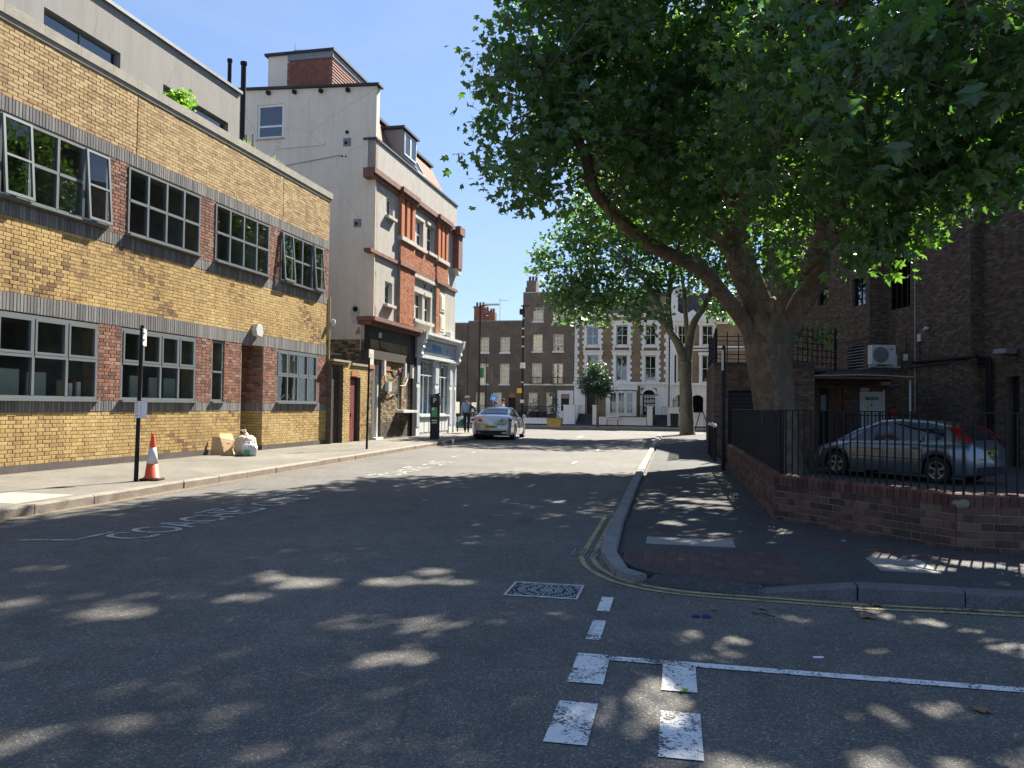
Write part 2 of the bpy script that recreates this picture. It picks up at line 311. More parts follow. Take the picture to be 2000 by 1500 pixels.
class MB:
    def __init__(s): s.v = []; s.f = []; s.t = []
    def add(s, vs, fs, tint=.5):
        k = len(s.v); s.v.extend([tuple(p) for p in vs]); s.f.extend([tuple(i+k for i in f) for f in fs]); s.t.extend([tint]*len(fs)); return s
    def box(s, x0, x1, y0, y1, z0, z1, tint=.5):
        return s.add([(x0,y0,z0),(x1,y0,z0),(x1,y1,z0),(x0,y1,z0),(x0,y0,z1),(x1,y0,z1),(x1,y1,z1),(x0,y1,z1)],
              [(0,3,2,1),(4,5,6,7),(0,1,5,4),(1,2,6,5),(2,3,7,6),(3,0,4,7)], tint)
    def fb(s, u0, u1, d0, d1, z0, z1, tint=.5): return s.box(u0, u1, -d1, -d0, z0, z1, tint)
    def prism(s, poly, a0, a1, axis='y', tint=.5):
        n = len(poly)
        if axis == 'y': vs = [(p[0], a0, p[1]) for p in poly] + [(p[0], a1, p[1]) for p in poly]
        elif axis == 'x': vs = [(a0, p[0], p[1]) for p in poly] + [(a1, p[0], p[1]) for p in poly]
        else: vs = [(p[0], p[1], a0) for p in poly] + [(p[0], p[1], a1) for p in poly]
        fs = [tuple(range(n))[::-1], tuple(range(n, 2*n))] + [(i, (i+1) % n, (i+1) % n+n, i+n) for i in range(n)]
        return s.add(vs, fs, tint)
    def tube(s, pts, rad, seg=8, caps=True, tint=.5, jit=0.):
        pts = [Vector(p) for p in pts]; n = len(pts)
        if not hasattr(rad, '__len__'): rad = [rad]*n
        vs = []; prev = None
        for i, p in enumerate(pts):
            t = (pts[min(i+1, n-1)] - pts[max(i-1, 0)]).normalized()
            a = prev if prev is not None else (Vector((1, 0, 0)) if abs(t.x) < .8 else Vector((0, 1, 0)))
            x = (a - t*a.dot(t)).normalized(); y = t.cross(x); prev = x
            for k in range(seg):
                r = rad[i]*(1+random.uniform(-jit, jit)); an = 2*pi*k/seg
                vs.append(p + x*cos(an)*r + y*sin(an)*r)
        fs = [(i*seg+k, i*seg+(k+1) % seg, (i+1)*seg+(k+1) % seg, (i+1)*seg+k) for i in range(n-1) for k in range(seg)]
        if caps: fs += [tuple(range(seg))[::-1], tuple(range((n-1)*seg, n*seg))]
        return s.add(vs, fs, tint)
    def lathe(s, prof, cx=0, cy=0, seg=16, tint=.5, axis='z', caps=True):
        vs = []
        for r, z in prof:
            for k in range(seg):
                a = 2*pi*k/seg
                vs.append((cx+r*cos(a), cy+r*sin(a), z) if axis == 'z' else ((z, cx+r*cos(a), cy+r*sin(a)) if axis == 'x' else (cx+r*cos(a), z, cy+r*sin(a))))
        n = len(prof)
        fs = [(i*seg+k, i*seg+(k+1) % seg, (i+1)*seg+(k+1) % seg, (i+1)*seg+k) for i in range(n-1) for k in range(seg)]
        if caps: fs += [tuple(range(seg))[::-1], tuple(range((n-1)*seg, n*seg))]
        return s.add(vs, fs, tint)
    def mesh(s, name, m, smooth=False):
        me = bpy.data.meshes.new(name); me.from_pydata(s.v, [], s.f)
        if m is not None: me.materials.append(m)
        a = me.attributes.new('tint', 'FLOAT', 'FACE'); a.data.foreach_set('value', s.t)
        if smooth: me.shade_smooth()
        me.update(); return me
    def build(s, name, m, parent=None, Mw=None, smooth=False, kind=None, label=None):
        o = bpy.data.objects.new(name, s.mesh(name, m, smooth))
        reg(o, Mw if Mw is not None else Matrix.Identity(4), parent)
        if kind: o['kind'] = kind
        if label: o['label'] = label
        return o
def fix_normals(o):
    bm = bmesh.new(); bm.from_mesh(o.data); bmesh.ops.recalc_face_normals(bm, faces=bm.faces); bm.to_mesh(o.data); bm.free(); return o
def bevel(o, w=.01, seg=2):
    md = o.modifiers.new('bevel', 'BEVEL'); md.width = w; md.segments = seg; md.limit_method = 'ANGLE'; return o
def frame(ox, oy, th, oz=0.): return Matrix.Translation((ox, oy, oz)) @ Matrix.Rotation(th, 4, 'Z')
def fpt(Mw, u, d, z): return Mw @ Vector((u, -d, z))

def grid_wall(mb, u0, u1, z0, z1, d0, d1, holes=()):
    us = sorted({u0, u1} | {h[0] for h in holes if u0 < h[0] < u1} | {h[1] for h in holes if u0 < h[1] < u1})
    zs = sorted({z0, z1} | {h[2] for h in holes if z0 < h[2] < z1} | {h[3] for h in holes if z0 < h[3] < z1})
    for a, b in zip(zs, zs[1:]):
        run = None
        for p, q in zip(us, us[1:]):
            mu, mz = (p+q)/2, (a+b)/2
            ins = any(h[0] < mu < h[1] and h[2] < mz < h[3] for h in holes)
            if not ins:
                if run is None: run = [p, q]
                else: run[1] = q
            elif run: mb.fb(run[0], run[1], d0, d1, a, b); run = None
        if run: mb.fb(run[0], run[1], d0, d1, a, b)
def lay_bricks(u0, u1, z0, z1, bond='stretcher', holes=(), L=.225, H=.075, j=.010, tint=None, z_off=0.):
    """rows of (cu, cz, hu, hz, proud, tint)"""
    out = []
    if bond == 'soldier':
        n = max(1, round((u1-u0)/.0765)); w = (u1-u0)/n
        for i in range(n):
            a = u0+i*w+j/2; b = a+w-j; mz = (z0+z1)/2
            if any(h[0] < (a+b)/2 < h[1] and h[2] < mz < h[3] for h in holes): continue
            out.append(((a+b)/2, mz, (b-a)/2, (z1-z0)/2-j/2, random.uniform(-.002, .003), random.random()))
        return out
    nr = max(1, round((z1-z0)/H)); h = (z1-z0)/nr
    for r in range(nr):
        za = z0+r*h+j/2; zb = za+h-j; zc = (za+zb)/2
        seq = []
        if bond == 'flemish':
            off = 0 if r % 2 else .17; pat = [.225, .1125]
        else: off = 0 if r % 2 else L/2; pat = [L]
        x = math.floor(u0/.3375)*.3375 - off if bond == 'flemish' else math.floor(u0/L)*L - off
        k = 0
        cuts = [(h_[0], h_[1]) for h_ in holes if h_[2] < zc < h_[3]]
        while x < u1:
            w = pat[k % len(pat)]; a, b = max(x, u0), min(x+w, u1); x += w; k += 1
            if b-a < .03: continue
            segs = [(a, b)]
            for c0, c1 in cuts:
                ns = []
                for p, q in segs:
                    if c1 <= p or c0 >= q: ns.append((p, q))
                    else:
                        if c0-p > .025: ns.append((p, c0))
                        if q-c1 > .025: ns.append((c1, q))
                segs = ns
            for p, q in segs:
                if q-p < .03: continue
                t = random.random() if tint is None else tint((p+q)/2, zc)
                out.append(((p+q)/2, zc, (q-p)/2-j/2, (zb-za)/2, random.uniform(-.003, .004), t))
    return out
BRICK_CACHE = {}
def brick_mesh(hu, hz, tb, m, depth, ro=0):
    key = (round(hu, 3), round(hz, 3), tb, m.name, depth)
    if key not in BRICK_CACHE:
        c = min(.004, hz*.2); y0, y1 = -.0, depth; mb = MB()
        mb.add([(-hu+c, y0, -hz+c), (hu-c, y0, -hz+c), (hu-c, y0, hz-c), (-hu+c, y0, hz-c), (-hu, c, -hz), (hu, c, -hz), (hu, c, hz), (-hu, c, hz),
                (-hu, y1, -hz), (hu, y1, -hz), (hu, y1, hz), (-hu, y1, hz)],
               [(0, 1, 2, 3), (0, 4, 5, 1), (1, 5, 6, 2), (2, 6, 7, 3), (3, 7, 4, 0), (4, 8, 9, 5), (5, 9, 10, 6), (6, 10, 11, 7), (7, 11, 8, 4), (8, 11, 10, 9)], (tb+.5)/10)
        BRICK_CACHE[key] = mb.mesh('brick', m)
    return BRICK_CACHE[key]
def put_bricks(rows, Mw, d_face, m, parent, name='brick', nmax=300, depth=.03, stuff_name=None, rough=0.):
    """rows in frame coords; nearest nmax in view become objects, the rest one mesh"""
    if not rows: return
    arr = np.array(rows)
    R = np.array(Mw.to_3x3()); T = np.array(Mw.translation)
    P = np.stack([arr[:, 0], np.full(len(arr), -d_face), arr[:, 1]], 1) @ R.T + T
    v = P - np.array([0, 0, 1.45]); dep = v @ np.array(fw)
    px = 1000+F_PX*(v @ np.array(cr))/np.maximum(dep, .1); py = 750-F_PX*(v @ np.array(cu))/np.maximum(dep, .1)
    ok = (dep > .5) & (px > 0) & (px < 2000) & (py > 0) & (py < 1500)
    full = arr[:, 2] > np.percentile(arr[:, 2], 30)*.98
    score = np.where(ok & full, dep, 1e6+dep)
    order = np.argsort(score)
    ind = [i for i in order[:nmax] if ok[i] and full[i]] if nmax else []
    rest = np.setdiff1d(np.arange(len(arr)), np.array(ind, int))
    Rz = Mw.to_3x3().to_4x4()
    for i in ind:
        cu_, cz_, hu, hz, pr_, t = arr[i]
        me = brick_mesh(round(hu, 3), round(hz, 3), min(9, int(t*10)), m, depth)
        o = bpy.data.objects.new(name, me)
        reg(o, Matrix.Translation(fpt(Mw, cu_, d_face+pr_, cz_)) @ Rz @ Matrix.Rotation(random.uniform(-.004, .004)+rough*random.uniform(-1, 1), 4, 'Y'), parent)
    if len(rest):
        a = arr[rest]; n = len(a)
        hu, hz, cu_, cz_, pr_ = a[:, 2], a[:, 3], a[:, 0], a[:, 1], a[:, 4]
        yf = -(d_face+pr_); yb = -(d_face-depth)*np.ones(n)
        V = np.zeros((n, 8, 3))
        for k, (sx, sz, y) in enumerate([(-1, -1, yf), (1, -1, yf), (1, 1, yf), (-1, 1, yf), (-1, -1, yb), (1, -1, yb), (1, 1, yb), (-1, 1, yb)]):
            V[:, k, 0] = cu_+sx*hu; V[:, k, 1] = y; V[:, k, 2] = cz_+sz*hz
        Fc = np.array([(0, 1, 2, 3), (0, 4, 5, 1), (1, 5, 6, 2), (2, 6, 7, 3), (3, 7, 4, 0)])
        o = np_mesh(stuff_name or name+'s_rest', V.reshape(-1, 3), (Fc[None]+8*np.arange(n)[:, None, None]).reshape(-1, 4), np.repeat(a[:, 5], 5), m)
        ob = bpy.data.objects.new(stuff_name or 'brickwork', o); reg(ob, Mw, parent); ob['kind'] = 'stuff'
def np_mesh(name, V, Fa, tint, m, smooth=False):
    me = bpy.data.meshes.new(name); k = Fa.shape[1]
    me.vertices.add(len(V)); me.vertices.foreach_set('co', V.astype(np.float32).ravel())
    me.loops.add(Fa.size); me.loops.foreach_set('vertex_index', Fa.astype(np.int32).ravel())
    me.polygons.add(len(Fa)); me.polygons.foreach_set('loop_start', np.arange(0, Fa.size, k, dtype=np.int32))
    me.polygons.foreach_set('loop_total', np.full(len(Fa), k, np.int32))
    me.update(calc_edges=True)
    a = me.attributes.new('tint', 'FLOAT', 'FACE'); a.data.foreach_set('value', tint.astype(np.float32))
    me.materials.append(m); me.polygons.foreach_set('use_smooth', np.full(len(Fa), smooth, bool))
    return me
def text_obj(name, body, size, m, Mw, parent=None, sx=1., sy=1., align='CENTER', ext=.002, bold=0.):
    cdat = bpy.data.curves.new(name, 'FONT'); cdat.body = body; cdat.size = size; cdat.extrude = ext; cdat.offset = bold
    cdat.align_x = align; cdat.align_y = 'CENTER'
    tmp = bpy.data.objects.new('tmp', cdat); me = bpy.data.meshes.new_from_object(tmp)
    bpy.data.objects.remove(tmp)
    me.transform(Matrix.Diagonal((sx, sy, 1, 1))); me.name = name; me.materials.clear(); me.materials.append(m)
    o = bpy.data.objects.new(name, me); reg(o, Mw, parent); return o
UPRIGHT = Matrix.Rotation(pi/2, 4, 'X')      # text lying in XY -> upright, facing -Y
def window(parent, Mw, u0, u1, z0, z1, cols, rows, d=-.06, fr=.05, bar=.035, m='frame', glass='glass', name='window', th=.05, splits=None, colw=None, open_cols=(), sill=None, label=None):
    """frame mesh with panes as children, in frame coords; rows from the bottom"""
    mb = MB(); mb.fb(u0, u1, d-th, d, z0, z0+fr); mb.fb(u0, u1, d-th, d, z1-fr, z1)
    mb.fb(u0, u0+fr, d-th, d, z0+fr, z1-fr); mb.fb(u1-fr, u1, d-th, d, z0+fr, z1-fr)
    cu_ = colw or [u0+(u1-u0)*i/cols for i in range(cols+1)]
    zu = splits or [z0+(z1-z0)*i/rows for i in range(rows+1)]
    for i, x in enumerate(cu_[1:-1]): mb.fb(x-bar/2, x+bar/2, d-th+.002, d+.004, z0+fr, z1-fr)
    closed = [i for i in range(cols) if i not in open_cols]
    for i in closed:
        a = cu_[i]+(fr if i == 0 else bar/2); b = cu_[i+1]-(fr if i == cols-1 else bar/2)
        for zz in zu[1:-1]: mb.fb(a, b, d-th+.004, d+.008, zz-bar/2, zz+bar/2)
    w = mb.build(name, M[m], parent, Mw, label=label)
    if sill: MB().fb(u0-.03, u1+.03, d-th, sill, z0-.045, z0-.002).build('sill', M[m if m == 'frame' else 'stonetrim'], w, Mw)
    for i in range(cols):
        for r in range(rows):
            a = cu_[i]+(fr if i == 0 else bar/2); b = cu_[i+1]-(fr if i == cols-1 else bar/2)
            za = zu[r]+(fr if r == 0 else bar/2); zb = zu[r+1]-(fr if r == rows-1 else bar/2)
            if i in open_cols: continue
            MB().fb(a, b, d-th*.6, d-th*.4, za, zb).build('pane', M[glass], w, Mw)
    for i in open_cols:   # top hung casement tilted out
        a = cu_[i]+.01; b = cu_[i+1]-.01; za, zb = z0+.01, z1-.02; h = zb-za
        T = Mw @ Matrix.Translation((0, -d, zb)) @ Matrix.Rotation(radians(-4.5), 4, 'X') @ Matrix.Translation((0, 0, -h))
        s = MB(); s.fb(a, b, 0, .045, 0, .055); s.fb(a, b, 0, .045, h-.05, h); s.fb(a, a+.05, 0, .045, .055, h-.05); s.fb(b-.05, b, 0, .045, .055, h-.05)
        s.fb(a+.05, b-.05, .002, .043, h/2-.02, h/2+.02)
        s.build('casement', M[m], w, T)
        for q, r_ in ((.055, h/2-.02), (h/2+.02, h-.05)): MB().fb(a+.05, b-.05, .018, .026, q, r_).build('pane', M[glass], w, T)
    return w
# ================================================================ FOLIAGE
LEAF12 = np.array([(0,0),(.26,-.04),(.52,.16),(.30,.32),(.58,.64),(.22,.62),(0,1.02),(-.22,.62),(-.58,.64),(-.30,.32),(-.52,.16),(-.26,-.04)])
LEAF8 = np.array([(0,0),(.42,.05),(.30,.34),(.5,.62),(0,1.0),(-.5,.62),(-.30,.34),(-.42,.05)])
LEAF4 = np.array([(0,0),(.34,.45),(0,1.0),(-.34,.45)])
BLADE = np.array([(-.05,0),(.05,0),(.04,.6),(0,1.0),(-.04,.6)])
def leaf_arrays(P, size, tmpl, up=.5, droop=.35, seed=0):
    rg = np.random.default_rng(seed); n = len(P)
    az = rg.uniform(0, 2*np.pi, n); el = rg.normal(-droop, .45, n)
    d = np.stack([np.cos(az)*np.cos(el), np.sin(az)*np.cos(el), np.sin(el)], 1)       # leaf axis
    nz = rg.normal(0, 1, (n, 3)); nz[:, 2] += up*4; nz -= (nz*d).sum(1)[:, None]*d; nz /= np.linalg.norm(nz, axis=1)[:, None]
    s = np.cross(d, nz); S = size*rg.uniform(.6, 1.25, n)
    k = len(tmpl); V = np.zeros((n, k+1, 3))
    V[:, 0] = P + d*(S*.36)[:, None] - nz*(S*.07)[:, None]
    cv = rg.uniform(.05, .55, n)*S; tw = rg.normal(0, .18, n)*S; ww = rg.uniform(.82, 1.12, n)
    for i, (a, b) in enumerate(tmpl): V[:, i+1] = P + s*(a*S*ww)[:, None] + d*(b*S)[:, None] - nz*(cv*(a*a+(b-.3)**2) + tw*a)[:, None]
    Fi = np.array([(0, i+1, (i+1) % k+1) for i in range(k)])
    Fa = (Fi[None]+(k+1)*np.arange(n)[:, None, None]).reshape(-1, 3)
    return V.reshape(-1, 3), Fa, np.repeat(rg.uniform(0, 1, n), k)
def leaves_obj(name, P, size, m, tmpl=LEAF12, up=.5, droop=.35, seed=0, parent=None, kind='stuff'):
    V, Fa, T = leaf_arrays(np.asarray(P, float), size, tmpl, up, droop, seed)
    me = np_mesh(name, V, Fa, T, m); o = bpy.data.objects.new(name, me); reg(o, Matrix.Identity(4), parent)
    if kind: o['kind'] = kind
    return o
def blob_points(blobs, dens, cl_n, cl_sig, seed, shell=.45, keep=None):
    """blobs: (cx,cy,cz,rx,ry,rz); dens = clusters per blob volume unit; returns cluster centres and leaf points"""
    rg = np.random.default_rng(seed); CC = []; PP = []
    for b in blobs:
        c = np.array(b[:3]); r = np.array(b[3:6]); area = (r[0]*r[1]+r[1]*r[2]+r[0]*r[2])/3*12.56
        n = int(area*dens*(b[6] if len(b) > 6 else 1))
        d = rg.normal(0, 1, (n, 3)); d /= np.linalg.norm(d, axis=1)[:, None]
        q = shell+(1-shell)*rg.random(n)**.6
        wob = 1+.10*np.sin(d[:, 0]*5+c[0])*np.sin(d[:, 1]*6+c[1])+.08*np.sin(d[:, 2]*8+c[2])
        C_ = c+d*r*(q*wob)[:, None]
        if keep is not None: C_ = C_[keep(C_)]
        CC.append(C_)
        m_ = rg.poisson(cl_n, len(C_)); idx = np.repeat(np.arange(len(C_)), m_)
        off = rg.normal(0, 1, (len(idx), 3))*np.array([cl_sig, cl_sig, cl_sig*.55])
        PP.append(C_[idx]+off)
    return np.concatenate(CC), np.concatenate(PP)
def limb(mb, pts, r0_, r1_, seg_=10, k=5, jit=.06):
    P = [Vector(p) for p in pts]; out = []
    for i in range(len(P)-1):
        a, b, c, d = P[max(i-1, 0)], P[i], P[i+1], P[min(i+2, len(P)-1)]
        for j in range(k):
            t = j/k; out.append(.5*((2*b)+(c-a)*t+(2*a-5*b+4*c-d)*t*t+(-a+3*b-3*c+d)*t**3))
    out.append(P[-1]); n = len(out)
    rad = [(r0_+(r1_-r0_)*(i/(n-1))**.8) if not callable(r0_) else r0_(i/(n-1)) for i in range(n)]
    mb.tube(out, rad, seg_, True, .5, jit); return out
def twigs(mb, starts, centres, rg, n, r=.02, maxd=3.2):
    S = np.array([tuple(s) for s in starts])
    for i in rg.choice(len(centres), min(n, len(centres)), replace=False):
        c = centres[i]; d = np.linalg.norm(S-c, axis=1); j = int(np.argmin(d))
        if d[j] > maxd: continue
        a = S[j]; m_ = (a+c)/2+rg.normal(0, .12, 3)*d[j]+np.array([0, 0, .08*d[j]])
        mb.tube([a, m_, c], [r*(.6+d[j]*.5), r*.9, r*.35], 4, False)
# ================================================================ THE SETTING
def struct(name, mb_or_o, m=None, parent=None, Mw=None):
    o = mb_or_o.build(name, m, parent, Mw) if isinstance(mb_or_o, MB) else mb_or_o
    if parent is None: o['kind'] = 'structure'
    return o
TH = .0275; A0 = Vector((-12.0, 0, 0)); W_ = Vector((sin(TH), cos(TH), 0)); N_ = Vector((cos(TH), -sin(TH), 0))
FL = frame(-12.0, 0, pi/2-TH)                      # left street wall: u along the street, d outward
def FG(s):                                         # walls of the left row that face the camera: u = outward offset
    p = A0+W_*s; return frame(p.x, p.y, -TH)
def xw(y): return -12.0+.0275*y                    # wall line
def kl(y): return -7.93-.0185*(y-8)                # left kerb line
def sheet(name, poly, z, m, parent=None, kind='structure'):
    mb = MB(); mb.add([(p[0], p[1], z) for p in poly], [tuple(range(len(poly)))]); o = mb.build(name, m, parent)
    if parent is None: o['kind'] = kind
    return o
sheet('ground', [(-900, -700), (900, -700), (900, 1500), (-900, 1500)], -.40, M['path'])
gr = MB(); gr.box(-60, 1.15, -40, 120, -.38, 0).box(1.15, 60, -40, 8.5, -.38, 0).box(1.15, 60, 44.2, 120, -.38, 0); struct('road', gr, M['road'])
# left pavement
def slab_poly(name, poly, z0, z1, m, parent=None):
    mb = MB(); mb.prism(poly, z0, z1, 'z'); o = mb.build(name, m, parent)
    if parent is None: o['kind'] = 'structure'
    return fix_normals(o)
ys = [-6, 8, 20, 32, 41.5]
lp = [(kl(y)-.15, y) for y in ys] + [(-8.9, 43), (-9.6, 44.3), (-11.0, 45.0), (-40, 45.0), (-40, -6)]
slab_poly('pavement', lp, .002, .12, M['path'])
# pavement beyond the cross street, in front of the terrace
slab_poly('pavement', [(-40, 52.6), (40, 52.6), (40, 75), (-40, 75)], .002, .12, M['slab'])
# right pavement (dropped at the corner)
def arc(cx, cy, r, a0, a1, n): return [(cx+r*cos(radians(a0+(a1-a0)*i/n)), cy+r*sin(radians(a0+(a1-a0)*i/n))) for i in range(n+1)]
corner = [(-.48, 7.75), (-.45, 7.42), (-.34, 7.15), (-.16, 6.96), (.08, 6.88), (.35, 6.82), (.65, 6.76)]
rp = [(-.66, 41.5), (-.58, 16), (-.52, 9.5), (-.47, 7.75)] + corner[1:] + [(12, 6.70), (12, 8.6), (3.2, 8.85), (2.80, 8.88), (1.24, 10.8), (1.21, 25), (1.21, 44.5), (.2, 44.0), (-.35, 43)]
slab_poly('pavement', rp, -.25, .062, M['path2'])
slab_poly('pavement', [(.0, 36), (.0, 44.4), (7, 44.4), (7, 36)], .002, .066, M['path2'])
# car park behind the low wall
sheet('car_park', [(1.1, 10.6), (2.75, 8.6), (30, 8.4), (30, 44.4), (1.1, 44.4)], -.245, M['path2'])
# kerbs: every stone its own part
kerb_m = [M['kerb']]
def kerb(name, pts, wdt, z, seg=.9, flip=1, jig=.01, m='kerb'):
    root = thing(name, '', '', (pts[0][0], pts[0][1], 0)); del root['label']; del root['category']; root['kind'] = 'structure'
    P = [Vector((p[0], p[1], 0)) for p in pts]; L = [0]
    for a, b in zip(P, P[1:]): L.append(L[-1]+(b-a).length)
    def at(t):
        for i in range(len(P)-1):
            if t <= L[i+1] or i == len(P)-2:
                q = (t-L[i])/max(1e-6, L[i+1]-L[i]); return P[i].lerp(P[i+1], q), (P[i+1]-P[i]).normalized()
    t = 0; k = 0
    while t < L[-1]-.05:
        s = min(seg*random.uniform(.9, 1.1), L[-1]-t)
        a, da = at(t+.006); b, db = at(t+s-.006); na = Vector((da.y, -da.x, 0))*flip; nb = Vector((db.y, -db.x, 0))*flip
        zz = (z(a) if callable(z) else z)+random.uniform(-.004, .004); zb = (z(b) if callable(z) else z)+random.uniform(-.004, .004)
        c = .018; mb = MB(); j = random.uniform(-.5, .5)*jig
        vs = []
        for p, n_, zz_ in ((a, na, zz), (b, nb, zb)):
            f = p+n_*j
            vs += [(f.x, f.y, -.05), (f.x, f.y, zz_-c), (f.x-n_.x*c, f.y-n_.y*c, zz_), (p.x-n_.x*wdt, p.y-n_.y*wdt, zz_), (p.x-n_.x*wdt, p.y-n_.y*wdt, -.05)]
        mb.add(vs, [(0, 1, 6, 5), (1, 2, 7, 6), (2, 3, 8, 7), (3, 4, 9, 8), (0, 4, 3, 2, 1), (5, 6, 7, 8, 9)])
        fix_normals(mb.build('kerb_stone', M[m], root)); t += s; k += 1
    return root
kerb('kerb', [(kl(y), y) for y in (-2, 8, 20, 32, 41.5)] + [(-8.75, 43.1), (-9.5, 44.45), (-11, 45.15), (-25, 45.15)], .16, .125, 1.1, 1, .03)
kerb('kerb', [(-.74, 43), (-.66, 16), (-.60, 9.5), (-.545, 7.75), (-.51, 7.42), (-.40, 7.12), (-.22, 6.92)], .155, lambda p: .065+.008*min(1, max(0, (p.y-6.6)/3)), .9, -1, .01, 'kerbgrey')
kerb('kerb', [(.62, 6.62), (1.0, 6.60), (12, 6.64)], .15, lambda p: .02+.095*min(1, max(0, (p.x-.6)/.6)), .82, 1, .02, 'kerbdark')
kerb('kerb', [(-24, 52.5), (14, 52.5)], .16, .125, 1.0, 1)
# gutter grit along both kerbs
def ribbon(name, pts, w0, w1, z, m, kind='structure', parent=None, jag=.0):
    mb = MB(); P = [Vector((p[0], p[1], 0)) for p in pts]; n = len(P); vs = []
    for i, p in enumerate(P):
        t = (P[min(i+1, n-1)]-P[max(i-1, 0)]).normalized(); q = Vector((t.y, -t.x, 0))
        vs += [(p+q*(w0+random.uniform(-jag, jag)))+Vector((0, 0, z)), (p+q*(w1+random.uniform(-jag, jag)))+Vector((0, 0, z))]
    mb.add(vs, [(2*i, 2*i+1, 2*i+3, 2*i+2) for i in range(n-1)]); o = mb.build(name, m, parent)
    if parent is None: o['kind'] = kind
    return o
ribbon('gutter_dirt', [(kl(y/2), y/2) for y in range(0, 82)], -.03, .16, .003, M['grime'], jag=.05)
ribbon('gutter_dirt', [(-.62, 40-.4*k) for k in range(81)] + [(-.58, 7.4), (-.45, 7.03), (-.2, 6.75), (.1, 6.62), (.6, 6.58), (1, 6.56), (1.5, 6.56), (2.2, 6.57), (3, 6.58), (5, 6.6)], .02, .10, .003, M['grime'], jag=.02)
ribbon('pavement_dirt', [(xw(y/2)+.02, y/2) for y in range(0, 56)], 0, .10, .1215, M['grime'], jag=.06)
# corner block paving + slabs
pav = thing('block_paving', '', '', (-.4, 6.6, .085)); del pav['label']; del pav['category']; pav['kind'] = 'structure'
def inpoly(x, y, P):
    c = False
    for i in range(len(P)):
        x1, y1 = P[i]; x2, y2 = P[i-1]
        if (y1 > y) != (y2 > y) and x < (x2-x1)*(y-y1)/(y2-y1)+x1: c = not c
    return c
PB = [(-.47, 8.0), (1.10, 8.22), (1.12, 6.94), (.62, 6.93), (.3, 6.96), (.08, 7.01), (-.10, 7.12), (-.25, 7.32), (-.40, 7.6)]
bed = sheet('paving_bed', [(-.44, 8.0), (1.10, 8.2), (1.12, 6.80), (.64, 6.79), (.35, 6.84), (.10, 6.90), (-.12, 6.98), (-.31, 7.18), (-.43, 7.5)], .0632, M['bed'], pav)
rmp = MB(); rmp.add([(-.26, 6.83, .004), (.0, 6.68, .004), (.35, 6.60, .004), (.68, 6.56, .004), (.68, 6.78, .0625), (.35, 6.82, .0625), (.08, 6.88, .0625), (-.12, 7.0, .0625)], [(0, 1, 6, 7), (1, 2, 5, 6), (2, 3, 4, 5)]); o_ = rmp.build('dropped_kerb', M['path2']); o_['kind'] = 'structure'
cnt = 0
for r in range(18):
    for c in range(20):
        x = -.5+c*.105+.05; y = 6.62+r*.21+(.105 if c % 2 else 0)+.05
        if not inpoly(x, y, PB): continue
        me = brick_mesh(.049, .101, random.randrange(2, 9), M['paver'], .02)
        o = bpy.data.objects.new('paving_block', me)
        reg(o, Matrix.Translation((x, y, .0655+random.uniform(-.001, .0015))) @ Matrix.Rotation(-pi/2, 4, 'X') @ Matrix.Rotation(.0, 4, 'Y'), pav)
PB2 = [(1.55, 8.9), (2.6, 8.65), (3.3, 8.55), (6, 8.6), (6, 8.1), (2.2, 8.30), (1.35, 8.75), (1.18, 9.6), (1.22, 10.5)]
for r in range(14):
    for c in range(24):
        x = 1.1+c*.21; y = 8.1+r*.105; x += .105*(r % 2)
        if not inpoly(x, y, PB2): continue
        me = brick_mesh(.101, .049, random.randrange(0, 5), M['paver'], .02)
        o = bpy.data.objects.new('paving_block', me); reg(o, Matrix.Translation((x, y, .065)) @ Matrix.Rotation(-pi/2, 4, 'X'), pav)
o = MB().box(-.29, .60, 8.42, 8.86, .05, .066).build('concrete_slab', M['slab']); o['kind'] = 'structure'
cv = MB(); cv.box(1.76, 2.24, 7.56, 8.17, .05, .0675); o = cv.build('access_cover', M['slab'])
tag(o, 'pale grey square access cover set in the right-hand pavement', 'access cover')
MB().box(1.93, 2.07, 7.83, 7.85, .0675, .069).build('keyhole', M['black'], o)
o = MB().box(-9.3, -8.25, 8.9, 9.95, .10, .1225).build('concrete_slab', M['slabpale']); o['kind'] = 'structure'
# road markings
rm = thing('road_markings', '', '', (0, 0, 0)); del rm['label']; del rm['category']; rm['kind'] = 'structure'
def mark(name, x0, x1, y0, y1, m='white_paint', z=.006): return sheet(name, [(x0, y0), (x1, y0), (x1, y1), (x0, y1)], z, M[m], rm)
mark('lane_dash', -.54, -.45, 5.80, 6.23, z=.004); mark('lane_dash', -.54, -.45, 5.08, 5.54, z=.004)
mark('marking_block', -.55, -.36, 4.27, 4.78); mark('marking_block', -.55, -.36, 3.49, 3.99)
mark('marking_block', -.06, .12, 4.26, 4.70); mark('marking_block', -.06, .125, 3.45, 3.97)
mark('marking_block', -.55, -.36, 2.7, 3.2); mark('marking_block', -.06, .125, 2.66, 3.18)
sheet('long_line', [(-.36, 4.685), (6, 4.62), (6, 4.705), (-.36, 4.765)], .0055, M['white_paint'], rm)
ly = [(-.90, 10.72), (-.885, 8.2), (-.86, 7.7), (-.72, 7.2), (-.42, 6.72), (.05, 6.47), (.7, 6.41), (1.4, 6.36), (2.5, 6.40), (6, 6.45)]
def curve_pts(P, k=6):
    out = []
    for i in range(len(P)-1):
        p0 = Vector((*P[max(i-1, 0)], 0)); p1 = Vector((*P[i], 0)); p2 = Vector((*P[i+1], 0)); p3 = Vector((*P[min(i+2, len(P)-1)], 0))
        for j in range(k):
            t = j/k; q = .5*((2*p1)+(p2-p0)*t+(2*p0-5*p1+4*p2-p3)*t*t+(-p0+3*p1-3*p2+p3)*t**3); out.append((q.x, q.y))
    out.append(P[-1]); return out
cp = curve_pts(ly)
